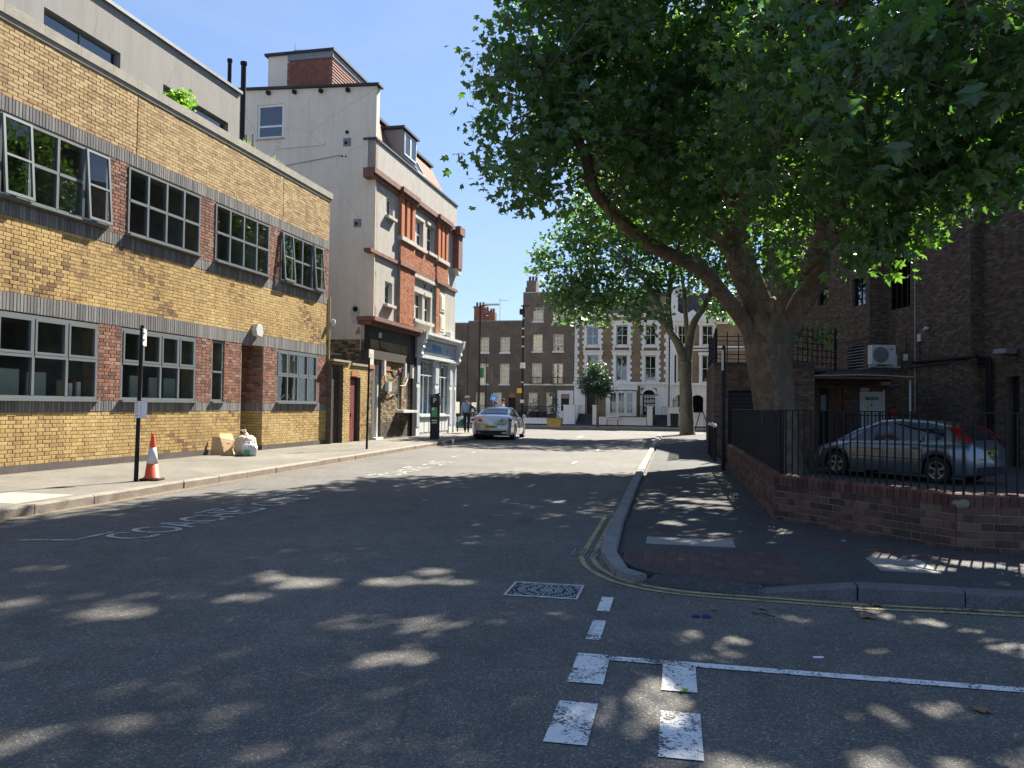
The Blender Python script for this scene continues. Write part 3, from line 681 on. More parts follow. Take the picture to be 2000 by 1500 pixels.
ribbon('yellow_line', cp, -.025, .025, .005, M['yellow_paint'], parent=rm); ribbon('yellow_line', [(p[0], p[1]) for p in cp], -.135, -.085, .005, M['yellow_paint'], parent=rm)
mark('end_bar', -1.20, -.72, 10.90, 10.95, 'thin_paint'); 
sheet('bay_line', [(-2.56, 11.9), (-1.85, 11.52), (-1.85, 11.58), (-2.56, 11.97)], .005, M['thin_paint'], rm); mark('bay_line', -2.57, -2.51, 11.97, 12.4, 'thin_paint')
for y in (14.28, 20.5, 26.8, 33): mark('centre_dash', -2.60, -2.52, y, y+1.0 if y > 15 else y+.5, 'thin_paint')
sheet('bay_line', [(-6.62, 7.17), (-6.05, 7.33), (-6.05, 7.40), (-6.62, 7.24)], .005, M['thin_paint'], rm); mark('bay_line', -6.11, -6.05, 7.40, 7.92, 'thin_paint')
for y in (9.5, 11.64, 13.65, 15.44, 17.66, 19.6, 21.8, 24, 26.2, 28.4): mark('bay_dash', -6.12, -6.06, y, y+.55, 'thin_paint')
def road_text(body, x_base, x_top, y0, y1):
    o = text_obj('lettering', body, 1.0, M['thin_paint'], Matrix.Identity(4), rm, ext=0, bold=.006, align='LEFT')
    v = np.empty(len(o.data.vertices)*3); o.data.vertices.foreach_get('co', v); v = v.reshape(-1, 3)
    mn, mx = v.min(0), v.max(0); v2 = v.copy()
    v2[:, 0] = x_base+(v[:, 1]-mn[1])/(mx[1]-mn[1])*(x_top-x_base); v2[:, 1] = y0+(v[:, 0]-mn[0])/(mx[0]-mn[0])*(y1-y0); v2[:, 2] = .006
    o.data.vertices.foreach_set('co', v2.ravel()); o.data.update(); return o
road_text('COACHES', -5.44, -6.0, 7.55, 10.25); road_text('ONLY', -5.44, -5.95, 10.5, 11.95)
road_text('COACHES', -5.5, -5.98, 15.6, 18.1); road_text('ONLY', -5.5, -5.98, 18.6, 20.2)
mark('far_dash', -4.6, -4.4, 38, 40, 'thin_paint'); mark('far_dash', -5.2, -5.05, 33.5, 34.3, 'thin_paint')
# manhole cover with raised studs
mh = thing('manhole_cover', 'rectangular patterned iron manhole cover in the asphalt beside the short white dashes', 'manhole cover', (-1, 6.33, 0))
MB().box(-1.28, -.71, 6.09, 6.57, -.02, .004).build('base_plate', M['castdark'], mh)
f = MB()
for a in ((-1.28, -.71, 6.09, 6.108), (-1.28, -.71, 6.552, 6.57), (-1.28, -1.262, 6.108, 6.552), (-.728, -.71, 6.108, 6.552)): f.box(*a, .004, .010)
f.build('rim', M['glint_iron'], mh); s_ = MB()
for i in range(27):
    for j in range(22):
        x = -1.25+i*.0198; y = 6.125+j*.0195; r = math.hypot(x+.995, y-6.33)
        if .055 < r % .085 < .078 or abs(x+1.25) < .03 and j % 3: continue
        if (i+j) % 2: s_.box(x, x+.013, y, y+.009, .004, .0085)
        elif r < .09: s_.box(x, x+.007, y, y+.014, .004, .0085)
s_.build('raised_pattern', M['glint_iron'], mh)['kind'] = 'stuff'
dg = thing('road_gully', 'slotted iron gully grate where the yellow lines meet the right kerb', 'drain grate', (-.8, 8.05, 0))
MB().box(-.99, -.60, 7.86, 8.26, -.03, .002).build('sump', M['black'], dg)
f = MB(); f.box(-.99, -.97, 7.86, 8.26, .002, .012); f.box(-.62, -.60, 7.86, 8.26, .002, .012); f.box(-.97, -.62, 7.86, 7.88, .002, .012); f.box(-.97, -.62, 8.24, 8.26, .002, .012); f.build('grate_frame', M['cast'], dg)
for i in range(11): MB().prism([(-.962+i*.031, 7.88), (-.947+i*.031, 7.88), (-.935+i*.031, 8.24), (-.95+i*.031, 8.24)], .002, .011, 'z').build('grate_bar', M['cast'], dg)

# ================================================================ YELLOW BRICK BUILDING
yb = thing('brick_office_building', 'two-storey yellow brick building with grey metal windows and red brick piers along the left pavement', 'building', tuple(A0+W_*16), -TH)
Z0, ZP, ZB0, ZB1, ZL0, ZL1, ZS0, ZS1, ZU0, ZU1, ZT0, ZT1 = .12, .25, 1.22, 1.44, 3.03, 3.36, 4.72, 4.97, 6.54, 6.82, 8.25, 8.45
S0, S1 = 6.6, 25.0
gw = [(11.25, 14.53, 4), (15.22, 17.83, 4), (18.50, 19.05, 1), (21.74, 24.30, 4), (7.4, 10.5, 4)]
uw = [(12.0, 14.67, 4, (0, 3)), (15.30, 17.87, 4, ()), (18.52, 21.14, 4, ()), (21.82, 24.46, 4, (0, 3)), (8.6, 11.3, 4, ())]
door = (19.86, 20.98)
holes = [(a, b, ZB1, ZL0) for a, b, c in gw] + [(a, b, 5.02, 6.50) for a, b, c, e in uw] + [(door[0], door[1], Z0, ZL0)]
wm = MB(); grid_wall(wm, S0, S1, Z0, ZT0, -.36, -.012, holes); wm.build('wall_core', M['mortar'], yb, FL)
BACK = MB(); BACK.box(-8.5, -.4, S0-.3, S0, 0, ZT0); BK2 = MB().box(-8.5, -.012, S1-.25, S1, 0, ZT0)   # end walls in building axes
FLm = frame(-12.0, 0, -TH)
BACK.build('end_wall', M['mortar_mid'], yb, FLm); BK2.build('end_wall', M['mortar_mid'], yb, FLm)
MB().box(-8.2, -.36, S0, S1-.25, 7.6, 7.75).build('flat_roof', M['roofdark'], yb, FLm)
def ytint(u, z):
    g = .5+.25*math.sin(u*1.7+z*2.1)+.2*math.sin(u*.6-z*1.3+1)
    return min(1, max(0, g*.5+random.random()*.62-.03))
hz_ = holes
put_bricks(lay_bricks(S0, door[0], ZP, ZB0, 'flemish', hz_, tint=ytint) + lay_bricks(door[1], S1, ZP, ZB0, 'flemish', hz_, tint=ytint) + lay_bricks(S0, S1, ZL1, ZS0, 'flemish', hz_, tint=lambda u, z: max(0, ytint(u, z)-(.14 if math.sin(u*2.3+1)*math.sin(z*3+u)+.2*random.random() > .45 else 0))),
           FL, 0, M['yellow'], yb, 'brick', 300, .03, 'yellow_brickwork', .01)
put_bricks(lay_bricks(S0, 15.53, ZU1, ZT0, 'stretcher') + lay_bricks(15.55, 21.9, ZU1, ZT0, 'stretcher') + lay_bricks(21.92, S1, ZU1, ZT0, 'stretcher'), FL, 0, M['buff'], yb, 'parapet_brick', 300, .03, 'parapet_brickwork')
piers = [(14.53, 15.22), (17.83, 18.50), (19.05, 19.86), (20.98, 21.74), (24.30, S1), (10.5, 11.25)]
rr = []
for a, b in piers: rr += lay_bricks(a, b, ZB1, ZL0, 'flemish')
for a, b in [(14.67, 15.30), (17.87, 18.52), (21.14, 21.82), (24.46, S1), (11.3, 12.0)]: rr += lay_bricks(a, b, ZS1, ZU0, 'flemish')
put_bricks(rr, FL, 0, M['red'], yb, 'red_brick', 300, .03, 'red_pier_brickwork')
bb = lay_bricks(S0, S1, ZL0, ZL1, 'soldier') + lay_bricks(S0, S1, ZU0, ZU1, 'soldier')
bb += lay_bricks(S0, door[0], ZB0, ZB1, 'soldier') + lay_bricks(door[1], S1, ZB0, ZB1, 'soldier') + lay_bricks(S0, S1, ZS0, ZS1, 'soldier')
put_bricks(bb, FL, .006, M['blue'], yb, 'soldier_brick', 300, .03, 'soldier_courses')
MB().fb(S0, door[0], -.01, .02, Z0-.1, ZP).fb(door[1], S1, -.01, .02, Z0-.1, ZP).build('plinth', M['plinth'], yb, FL)
cp_ = MB(); 
x = S0
while x < S1+.1:
    n_ = min(x+.9, S1+.12); MB().fb(x, n_-.006, -.34, .05, ZT0, ZT1).build('coping_stone', M['concrete'], yb, FL); x += .9
MB().fb(S0, S1+.05, -.01, .02, ZT0-.10, ZT0-.002).build('coping_underside', M['concrete'], yb, FL)
# door recess
MB().fb(door[0]+.001, door[0]+.03, -.35, -.013, Z0, ZL0).fb(door[1]-.03, door[1]-.001, -.35, -.013, ZB0, ZL0).build('recess_lining', M['mortar_mid'], yb, FL)
FD = FL @ Matrix.Translation((door[1]-.03, 0, 0)) @ Matrix.Rotation(-pi/2, 4, 'Z')   # faces the camera
put_bricks(lay_bricks(-.9, -.013, ZB1, ZL0, 'flemish'), FD, .004, M['red'], yb, 'recess_brick', 90, .03, 'recess_brickwork')
put_bricks(lay_bricks(-.9, -.013, ZP, ZB0, 'flemish', tint=ytint), FD, .004, M['yellow'], yb, 'recess_stock_brick', 60, .03, 'recess_stock_brickwork')
put_bricks(lay_bricks(-.9, -.013, ZB0, ZB1, 'soldier'), FD, .008, M['blue'], yb, 'recess_soldier', 20, .03, 'recess_soldiers')
MB().fb(-.9, -.013, -.03, .01, Z0-.02, ZP).build('plinth', M['plinth'], yb, FD)
MB().fb(door[0]-.1, door[1]+.1, -1.0, -.92, Z0, ZL0).build('door', M['blackmatt'], yb, FL)
MB().fb(door[0]-.03, door[0], -.92, -.36, Z0, ZL0).build('recess_side', M['black'], yb, FL)
# windows
def seg(a, b, n): return [a+(b-a)*i/n for i in range(n+1)]
for a, b, c in gw:
    if c == 4: window(yb, FL, a, b, ZB1+.03, ZL0-.02, 4, 2, d=.0, fr=.055, bar=.06, th=.07, splits=[ZB1+.03, 2.26, ZL0-.02], sill=.09)
    if c == 4:
        cw_ = seg(a, b, 4)
        for q in range(4):
            tf = MB(); x0, x1 = cw_[q]+(.056 if q == 0 else .031), cw_[q+1]-(.056 if q == 3 else .031); tf.fb(x0, x1, -.045, .012, 2.291, 2.34).fb(x0, x1, -.045, .012, ZL0-.125, ZL0-.076).fb(x0, x0+.045, -.045, .012, 2.34, ZL0-.125).fb(x1-.045, x1, -.045, .012, 2.34, ZL0-.125); tf.build('top_casement', M['frame'], yb, FL)
    else: window(yb, FL, a+.02, b-.02, ZB1+.03, ZL0-.02, 1, 2, d=-.02, fr=.05, bar=.05, th=.06, splits=[ZB1+.03, 2.22, ZL0-.02], sill=.07)
for a, b, c, op in uw: window(yb, FL, a, b, 5.05, 6.50, 4, 2, d=.02, fr=.05, bar=.06, th=.07, splits=[5.05, 5.78, 6.50], open_cols=op, sill=.12)
# rooms behind
it = MB()
for z0, z1 in ((.2, 3.1), (4.2, 7.0)):
    it.fb(S0+.1, S1-.3, -5.2, -5.0, z0, z1).fb(S0+.1, S1-.3, -5.0, -.4, z0-.1, z0)
    for u in (11.1, 14.9, 18.1, 19.2, 21.1): it.fb(u, u+.08, -5, -.4, z0, z1)
it.build('interior', M['interior'], yb, FL)
MB().fb(S0+.1, S1-.3, -5.0, -.4, 3.1, 3.15).fb(S0+.1, S1-.3, -5.0, -.4, 7.0, 7.05).build('ceiling', M['ceiling'], yb, FL)
for u0_, u1_, z in [(11.95, 12.35, 2.1), (12.6, 13.05, 2.02), (13.25, 13.7, 1.98), (15.4, 15.75, 2.05), (16.1, 16.45, 2.02), (16.75, 17.1, 2.0), (17.3, 17.7, 2.0)]:
    MB().fb(u0_, u1_, -.50, -.46, ZB1+.04, z).build('screen_board', M['blind'], yb, FL)
for u0_, u1_ in [(18.55, 19.0), (22.0, 24.2)]: MB().fb(u0_, u1_, -.42, -.40, 2.3, 2.95).build('roller_blind', M['blind'], yb, FL)
for u, w_, h, m in [(13.9, .06, .35, 'card'), (14.0, .09, .3, 'shoppale'), (14.12, .05, .38, 'reddoor'), (14.22, .1, .33, 'palesign')]: MB().fb(u, u+w_, -.4, -.2, ZB1+.05, ZB1+.05+h).build('book', M[m], yb, FL)
for k in range(5): MB().fb(12.4, 14.2, -2.6-.2*k, -2.55-.2*k, 2.40+.12*k, 2.44+.12*k).build('shelf', M['card'], yb, FL)
for k, u in enumerate((22.3, 22.95, 23.5)):
    b_ = MB(); b_.tube([(u+.22*t, .30, 1.72-.16*sin(pi*t/2)) for t in np.linspace(0, 2, 9)], .02, 6); b_.build('paper_streamer', M['paper'], yb, FL)
# alarm box, lamp on the corner
al = MB(); al.prism([(20.36, 3.30), (20.62, 3.26), (20.70, 3.40), (20.62, 3.60), (20.40, 3.62), (20.30, 3.48)], -.16, -.01)
o = fix_normals(al.build('alarm_box', M['acwhite'], None, FL)); bevel(o, .012); tag(o, 'cream alarm box fixed above the recessed doorway of the yellow building', 'alarm box')
o = MB().lathe([(.0, 4.05), (.07, 4.07), (.09, 4.15), (.06, 4.24), (.0, 4.26)], 25.15, -.12, 10).tube([(25.15, -.02, 4.16), (25.15, -.12, 4.16)], .03, 6).build('bulkhead_lamp', M['acwhite'], None, FL)
tag(o, 'small off-white lamp on the far corner of the yellow building', 'wall lamp')
MB().tube([(25.06, -.03, 2.9), (25.06, -.03, 5.0)], .03, 6).build('corner_pipe', M['yellow'], yb, FL)
# grey rendered upper storey set back on the roof
ph = thing('rooftop_extension', 'pale grey rendered storey with slot windows set back on the yellow building roof', 'building', tuple(A0+W_*15+N_*-2+Vector((0, 0, 7.75))), -TH)
slots = [(15.0, 17.4, 9.1, 10.04), (19.04, 22.1, 9.1, 9.93), (10.4, 13.0, 9.1, 10.04)]
w = MB(); grid_wall(w, S0, 22.7, 7.75, 11.05, -2.3, -2.0, slots); w.build('wall', M['penthouse'], ph, FL)
w = MB(); w.box(-8.2, -2.3, 22.4, 22.7, 7.75, 11.05).box(-8.2, -2.3, S0, S0+.3, 7.75, 11.05); w.build('end_wall', M['penthouse'], ph, FLm)
MB().fb(S0, 22.76, -8.2, -1.93, 11.05, 11.14).build('roof_edge', M['lead'], ph, FL)
for a, b, z0, z1 in slots:
    window(ph, FL, a, b, z0, z1, 2, 1, d=-2.12, fr=.06, bar=.05, glass='glassold')
    MB().fb(a-.02, b+.02, -2.02, -1.985, z0-.04, z0).build('sill', M['frame'], ph, FL)
    MB().fb(a, b, -4, -3.9, z0, z1).build('interior', M['interior'], ph, FL)
# flues
for u, top, r in ((-3.98, 13.3, .07), (-3.5, 13.2, .09)):
    o = MB().tube([(u, 0, 8.0), (u, 0, top)], r, 10).lathe([(r*1.3, top-.02), (r*1.3, top+.08), (0, top+.12)], u, 0, 10).build('flue_pipe', M['black'], None, FG(25.2+(.1 if r > .08 else 0)))
    tag(o, 'thinner black flue pipe standing behind the stepped roof edge' if r < .08 else 'thicker black flue pipe against the cream gable corner', 'flue pipe')
# roof plants
def leaf_clump(name, centers, n, size, sig, m, label, cat, up=.3, tmpl=None, parent=None):
    o = leaves_mesh(name, centers, n, size, sig, M[m], up=up); reg(o, Matrix.Identity(4), parent)
    return o
# ================================================================ yard wall + CREAM CORNER BUILDING
yw = thing('yard_wall', 'old yellow brick yard wall with a dark timber gate and a dull red door', 'wall', tuple(A0+W_*26.5+Vector((0, 0, .1))), -TH)
yh = [(25.02, 25.85, .1, 2.75), (26.42, 27.30, .1, 2.42)]
w = MB(); grid_wall(w, 25.0, 28.0, .1, 2.86, -.25, .178, yh); w.build('wall_core', M['mortar_dark'], yw, FL)
put_bricks(lay_bricks(25.0, 28.0, .12, 2.84, 'flemish', yh, tint=ytint), FL, .19, M['yellow'], yw, 'brick', 160, .03, 'yard_brickwork', .015)
MB().fb(24.98, 26.35, -.3, .25, 2.86, 2.93).fb(26.5, 28.0, -.3, .24, 2.80, 2.88).build('coping', M['concrete'], yw, FL)
gt = MB().fb(25.02, 25.85, .0, .03, .14, 2.5).build('gate', M['wood'], yw, FL)
for i in range(7): MB().fb(25.03+i*.117, 25.137+i*.117, .03, .045, .14, 2.4).build('gate_board', M['wood'], gt, FL)
MB().fb(26.42, 27.3, .0, .06, .14, 2.42).build('door_frame', M['wood'], yw, FL)
dr = MB().fb(26.45, 27.0, .06, .09, .14, 2.3).build('red_door', M['reddoor'], yw, FL)
MB().fb(26.5, 27.0, .178, .21, 2.42, 2.60).build('lintel', M['orange'], yw, FL)
MB().fb(26.7, 26.74, .09, .11, 1.0, 1.12).build('handle', M['black'], dr, FL)
cb = thing('corner_building', 'tall cream rendered corner building with red brick bay and tiled mansard roof', 'building', tuple(A0+W_*33+Vector((0, 0, .1))), -TH)
D = .20; E0, E1 = 28.3, 38.65
FGc = FG(28.3)
gh = [(-4.72, -3.60, 11.62, 12.95)]
w = MB(); grid_wall(w, -9, D, 3.85, 13.25, -.3, 0, gh); w.prism([(-9, 13.25), (D, 13.25), (D, 13.33), (-9, 13.72)], 0, .3); w.build('gable_wall', M['gable'], cb, FGc)
MB().prism([(-9, 13.72), (.32, 13.34), (.32, 13.42), (-9, 13.80)], -.12, .4).build('gable_capping', M['roofdark'], cb, FGc)
for u in (-4.3, -3.2, -2.1, -1.0): MB().fb(u, u+.12, .0, .16, 13.30-.042*u-.17, 13.30-.042*u-.04).build('gutter_bracket', M['black'], cb, FGc)
MB().fb(-.30, .24, .0, .05, 4.6, 9.95).build('corner_strip', M['gable'], cb, FGc)
window(cb, FGc, -4.72, -3.60, 11.62, 12.95, 1, 2, d=-.04, fr=.09, bar=.08, m='whiteframe', glass='glassold', splits=[11.62, 12.10, 12.95], sill=.08)
MB().fb(-4.8, -3.5, -2.4, -2.3, 11.4, 13.1).build('interior', M['interior'], cb, FGc)
cl = MB().lathe([(0, 12.62), (.17, 12.62), (.17, 12.66), (0, 12.67)], -4.05, .9, 14)
lm, n, l, b = base_mat('lit_ceiling_lamp', .5); b.inputs['Emission Color'].default_value = (1, .85, .6, 1); b.inputs['Emission Strength'].default_value = 3; M['lamp_on'] = lm
cl.build('ceiling_lamp', lm, cb, FGc)
for (a, b_, z0, z1, m) in [(-1.11, -.81, 11.13, 11.44, 'lead'), (-.63, -.33, 8.05, 8.35, 'lead')]:
    v = MB().fb(a, b_, 0, .02, z0, z1).build('wall_vent', M[m], cb, FGc); MB().fb(a+.06, a+.16, .02, .05, z0+.08, z0+.18).build('vent_outlet', M['black'], v, FGc)
for u, z, r in ((-.97, 11.66, .07), (-1.15, 10.76, .035), (-1.0, 10.74, .03)): MB().lathe([(0, -.03), (r, -.03), (r, 0)], u, z, 10, axis='y').build('pipe_hole', M['black'], cb, FGc)
MB().prism([(-.66, 5.1), (-.5, 5.16), (-.33, 5.0), (-.30, 4.62), (-.4, 4.42), (-.62, 4.46), (-.68, 4.8)], -.012, 0).build('patch', M['stonetrim'], cb, FGc)
MB().lathe([(0, -.035), (.10, -.035), (.10, -.012)], -.5, 4.98, 10, axis='y').build('flue_hole', M['black'], cb, FGc)
MB().tube([(-3.9, -.05, 11.20), (-1.85, -.05, 11.24), (-1.85, -.05, 11.40)], .02, 6).build('waste_pipe', M['creamw'], cb, FGc)
MB().tube([(-3.6, -.04, 10.50), (-1.2, -.04, 10.80)], .012, 5).build('cable', M['lead'], cb, FGc)
MB().tube([(-.26, -.05, 2.9), (-.24, -.05, 4.35)], .022, 6).build('waste_pipe', M['whiteframe'], cb, FGc)
MB().prism([(-.5, 4.05), (-.36, 4.33), (-.22, 4.05)], -.015, 0).build('stain_patch', M['mortar_mid'], cb, FGc)
# brown brick below the render on the gable
w = MB(); grid_wall(w, -9, D, .1, 3.85, -.3, -.03); w.build('gable_base', M['mortar_dark'], cb, FGc)
put_bricks(lay_bricks(-2.6, D, 1.8, 3.84, 'flemish'), FGc, -.02, M['pubbrick'], cb, 'gable_brick', 60, .02, 'gable_brickwork')
MB().fb(-2.2, -.9, 0, .04, 3.0, 3.07).fb(-2.2, -1.0, 0, .06, 3.28, 3.33).build('ledge', M['stonetrim'], cb, FGc)
# street face, upper floors
sh = [(29.42, 30.12, 8.75, 9.48), (29.42, 30.18, 5.33, 6.2), (32.48, 33.72, 8.2, 9.4), (34.22, 35.15, 8.25, 9.45), (32.5, 33.75, 5.1, 6.25), (34.05, 34.85, 5.1, 6.25)]
w = MB(); grid_wall(w, E0, E1, 4.63, 9.8, D-.35, D, sh); w.build('street_wall', M['render'], cb, FL)
MB().fb(E0+.0, E1, D-.32, D+.0, 10.15, 11.32).build('parapet', M['render'], cb, FL)
MB().fb(E0-.05, E1+.1, D-.5, D+.05, 11.32, 11.40).build('parapet_coping', M['roofdark'], cb, FL)
MB().fb(E0-.45, 38.3, D-.3, D+.10, 9.80, 9.95).fb(E0-.45, 38.35, D-.3, D+.18, 9.95, 10.15).build('cornice', M['terracotta'], cb, FL)
MB().fb(30.6, 32.5, D+.1, D+.20, 9.80, 9.95).fb(35.3, 37.2, D+.1, D+.20, 9.80, 9.95).fb(30.55, 32.55, D+.18, D+.29, 9.95, 10.15).fb(35.25, 37.25, D+.18, D+.29, 9.95, 10.15).build('cornice_break', M['terracotta'], cb, FL)
MB().fb(E0-.5, 38.7, D-.2, D+.09, 7.03, 7.16).build('string_course', M['terracotta'], cb, FL)
MB().fb(30.6, 32.55, D+.09, D+.19, 7.03, 7.18).fb(35.25, 37.1, D+.09, D+.18, 7.03, 7.18).build('string_break', M['terracotta'], cb, FL)
def panel(u0, u1, z0, z1, d, m='orange', nm='red_brick', n=40):
    MB().fb(u0, u1, D+.001, D+d-.008, z0, z1).build('panel_core', M['mortar_mid'], cb, FL)
    put_bricks(lay_bricks(u0, u1, z0, z1, 'flemish'), FL, D+d, M[m], cb, nm, n, .02, nm+'_panel')
panel(30.72, 32.42, 4.72, 7.03, .12, n=150); panel(32.42, 35.35, 7.18, 8.16, .06, n=80); panel(30.72, 32.4, 7.18, 8.05, .12, n=30); panel(35.37, 37.05, 7.18, 8.05, .1, n=20); panel(35.36, 35.85, 4.72, 7.03, .1, n=10)
for a in (30.72, 31.35, 31.98, 35.42, 36.0, 36.6): MB().fb(a, a+.34, D, D+.14, 8.22, 9.8).build('brick_mullion', M['orange'], cb, FL)
for a, b_ in ((31.06, 31.35), (31.69, 31.98), (35.76, 36.0), (36.34, 36.6)): MB().fb(a, b_, D, D+.03, 8.22, 9.8).build('recess_panel', M['terracotta'], cb, FL)
MB().fb(30.68, 32.42, D+.0, D+.20, 8.05, 8.22).fb(35.37, 37.1, D, D+.18, 8.05, 8.22).build('stone_band', M['stonetrim'], cb, FL)
for (a, b_, z0, z1) in sh[2:]:
    window(cb, FL, a+.04, (a+b_)/2-.02 if b_-a > 1 else b_-.04, z0, z1, 1, 2, d=D-.12, fr=.06, bar=.05, m='whiteframe', glass='glassold')
    if b_-a > 1: window(cb, FL, (a+b_)/2+.02, b_-.04, z0, z1, 1, 2, d=D-.12, fr=.06, bar=.05, m='whiteframe', glass='glassold')
    MB().fb(a-.08, b_+.1, D, D+.16, z0-.14, z0-.01).build('window_sill', M['stonetrim'], cb, FL)
    MB().fb(a-.08, b_+.08, D, D+.05, z1, z1+.12).build('lintel', M['stonetrim'], cb, FL)
    MB().fb(a, b_, D-.5, D-.48, z0, z1).build('curtain', M['curtain'], cb, FL)
for (a, b_, z0, z1) in sh[:2]:
    window(cb, FL, a+.03, b_-.03, z0, z1, 1, 1, d=D-.1, fr=.06, m='whiteframe', glass='glassold')
    MB().fb(a-.1, b_+.1, D, D+.16, z0-.12, z0-.01).build('window_sill', M['stonetrim'], cb, FL)
    MB().fb(a, b_, D-.5, D-.48, z0, z1).build('curtain', M['interior'], cb, FL)
MB().fb(32.42, 35.4, D, D+.10, 8.12, 8.24).fb(32.42, 35.4, D, D+.12, 6.86, 7.0).build('moulded_band', M['stonetrim'], cb, FL)
for u in (33.9, 34.0, 34.9): MB().fb(u, u+.08, D, D+.02, 6.55, 6.72).build('air_brick', M['roofdark'], cb, FL)
w = MB(); w.fb(35.9, 36.78, D, D+.06, 4.75, 6.75); w.build('stone_panel', M['stonetrim'], cb, FL)
for z0, z1 in ((4.9, 5.65), (5.8, 6.6)):
    MB().fb(36.0, 36.68, D+.06, D+.10, z0, z1).fb(36.1, 36.58, D+.10, D+.12, z0+.1, z1-.1).build('carved_panel', M['gable'], cb, FL)
MB().prism([(35.9+.75*(1-cos(a))/1.0*.95, 7.2+.75*sin(a)) for a in np.linspace(0, pi, 9)], -(D+.09), -D).build('arched_niche', M['stonetrim'], cb, FL)
MB().fb(38.1, 38.75, D-.1, D+.30, 8.15, 9.8).fb(38.0, 38.85, D-.1, D+.40, 9.8, 10.2).build('corner_pier', M['terracotta'], cb, FL)
MB().prism([(38.1, 8.15), (38.75, 8.15), (38.65, 7.85), (38.25, 7.85)], -(D+.26), -D+.05).build('corner_corbel', M['stonetrim'], cb, FL)
w = MB(); w.box(-9, D-.35, 38.35, E1, .1, 11.3); w.build('far_wall', M['gable'], cb, FLm)
# mansard with real tiles
Mz0, Mz1, Md0, Md1 = 11.25, 13.35, D-.35, D-1.45
ang = math.atan2(Md0-Md1, Mz1-Mz0)
MB().prism([(-Md0, Mz0), (-Md1, Mz1), (9, Mz1+.1), (9, Mz0)], E0+.4, 38.6, 'x').build('mansard_core', M['roofdark'], cb, FL)
MB().fb(E0+.4, 38.7, Md1-.3, Md1+.18, Mz1, Mz1+.12).build('mansard_capping', M['roofdark'], cb, FL)
MF = FL @ Matrix.Translation((0, -Md0, Mz0)) @ Matrix.Rotation(-ang, 4, 'X')
hgt = (Mz1-Mz0)/cos(ang); cnt = 0; rest = MB()
tile = MB().box(-.08, .08, -.03, -.012, 0, .2).mesh('roof_tile', M['tile'])
for r in range(int(hgt/.11)):
    for c in range(int((38.6-E0-.4)/.165)):
        u = E0+.5+c*.165+(.08 if r % 2 else 0); z = r*.11
        if 31.8 < u < 33.5 and z > .4: continue
        if cnt < 300 and u > 33 and r % 2 == 0:
            o = bpy.data.objects.new('roof_tile', tile); reg(o, MF @ Matrix.Translation((u, 0, z)) @ Matrix.Rotation(-.07, 4, 'X'), cb); cnt += 1
        else: rest.box(u-.08, u+.08, -.032-random.random()*.004, -.012, z, z+.2)
rest.build('roof_tiling', M['tile'], cb, MF)['kind'] = 'stuff'
dm = MB(); dm.fb(31.85, 33.45, -1.3, D-.30, 11.75, 12.95); dm.build('dormer', M['frame'], cb, FL)
MB().fb(31.7, 33.6, -1.4, D-.18, 12.95, 13.05).build('dormer_roof', M['roofdark'], cb, FL)
window(cb, FL, 31.95, 32.65, 11.9, 12.85, 1, 1, d=D-.25, fr=.07, m='whiteframe', glass='glassold', name='dormer_window')
window(cb, FL, 32.69, 33.38, 11.9, 12.85, 1, 1, d=D-.25, fr=.07, m='whiteframe', glass='glassold', name='dormer_window')
window(cb, MF, 34.6, 35.6, .75, 1.6, 1, 1, d=.10, fr=.07, m='blackmatt', glass='glassold', name='roof_window')
MB().fb(28.6, 29.3, -1.0, D-.40, 11.4, 12.9).build('end_dormer', M['gable'], cb, FL)
# roof housing with hung tiles and aerial
rb = thing('roof_housing', 'red tile-hung and white roof housing on top of the cream building', 'roof housing', tuple(A0+W_*31+N_*-4+Vector((0, 0, 13.4))), -TH)
F30 = FG(30)
w = MB(); w.box(-5.3, -2.5, 0, 4.6, 13.0, 15.62); w.build('box_core', M['gable'], rb, F30)
t_ = MB().box(-.08, .08, -.02, 0, 0, .2).mesh('hung_tile', M['tilered'])
for r in range(12):
    for c in range(11):
        u = -4.35+c*.168+(.084 if r % 2 else 0); o = bpy.data.objects.new('hung_tile', t_)
        reg(o, F30 @ Matrix.Translation((u, -.004, 14.0+r*.11)) @ Matrix.Rotation(-.08, 4, 'X'), rb)
for r in range(17):
    z0 = 13.3+r*.125; MB().prism([(-2.5, z0), (-2.44, z0), (-2.47, z0+.13), (-2.5, z0+.13)], .0, 4.6).build('tile_course', M['tilered'], rb, F30)
MB().box(-5.42, -2.35, -.12, 4.7, 15.62, 15.72).build('roof_edge', M['roofdark'], rb, F30)
MB().box(-4.4, -2.40, -.06, 0, 15.36, 15.62).build('fascia_board', M['lead'], rb, F30)
MB().box(-2.46, -2.42, -.02, 4.65, 15.38, 15.62).build('fascia_board', M['lead'], rb, F30)
ae = thing('tv_aerial', 'thin television aerial on the roof housing of the cream building', 'aerial', tuple(F30 @ Vector((-3.7, .5, 15.7))))
MB().tube([(-3.7, .5, 15.7), (-3.7, .5, 15.95)], .02, 6).build('mast', M['lead'], ae, F30); MB().tube([(-4.4, .5, 16.03), (-3.0, .5, 15.93)], .012, 6).build('boom', M['lead'], ae, F30)
for k in range(10): MB().tube([(-4.35+k*.14, .38, 16.02-k*.01), (-4.35+k*.14, .62, 16.02-k*.01)], .006, 4).tube([(-4.35+k*.14, .5, 15.95-k*.01), (-4.35+k*.14, .5, 16.09-k*.01)], .006, 4).build('element', M['lead'], ae, F30)
MB().tube([(-4.42, .5, 15.75), (-4.38, .5, 16.3)], .01, 4).tube([(-4.42, .3, 15.85), (-4.4, .7, 16.25)], .01, 4).build('reflector', M['lead'], ae, F30)
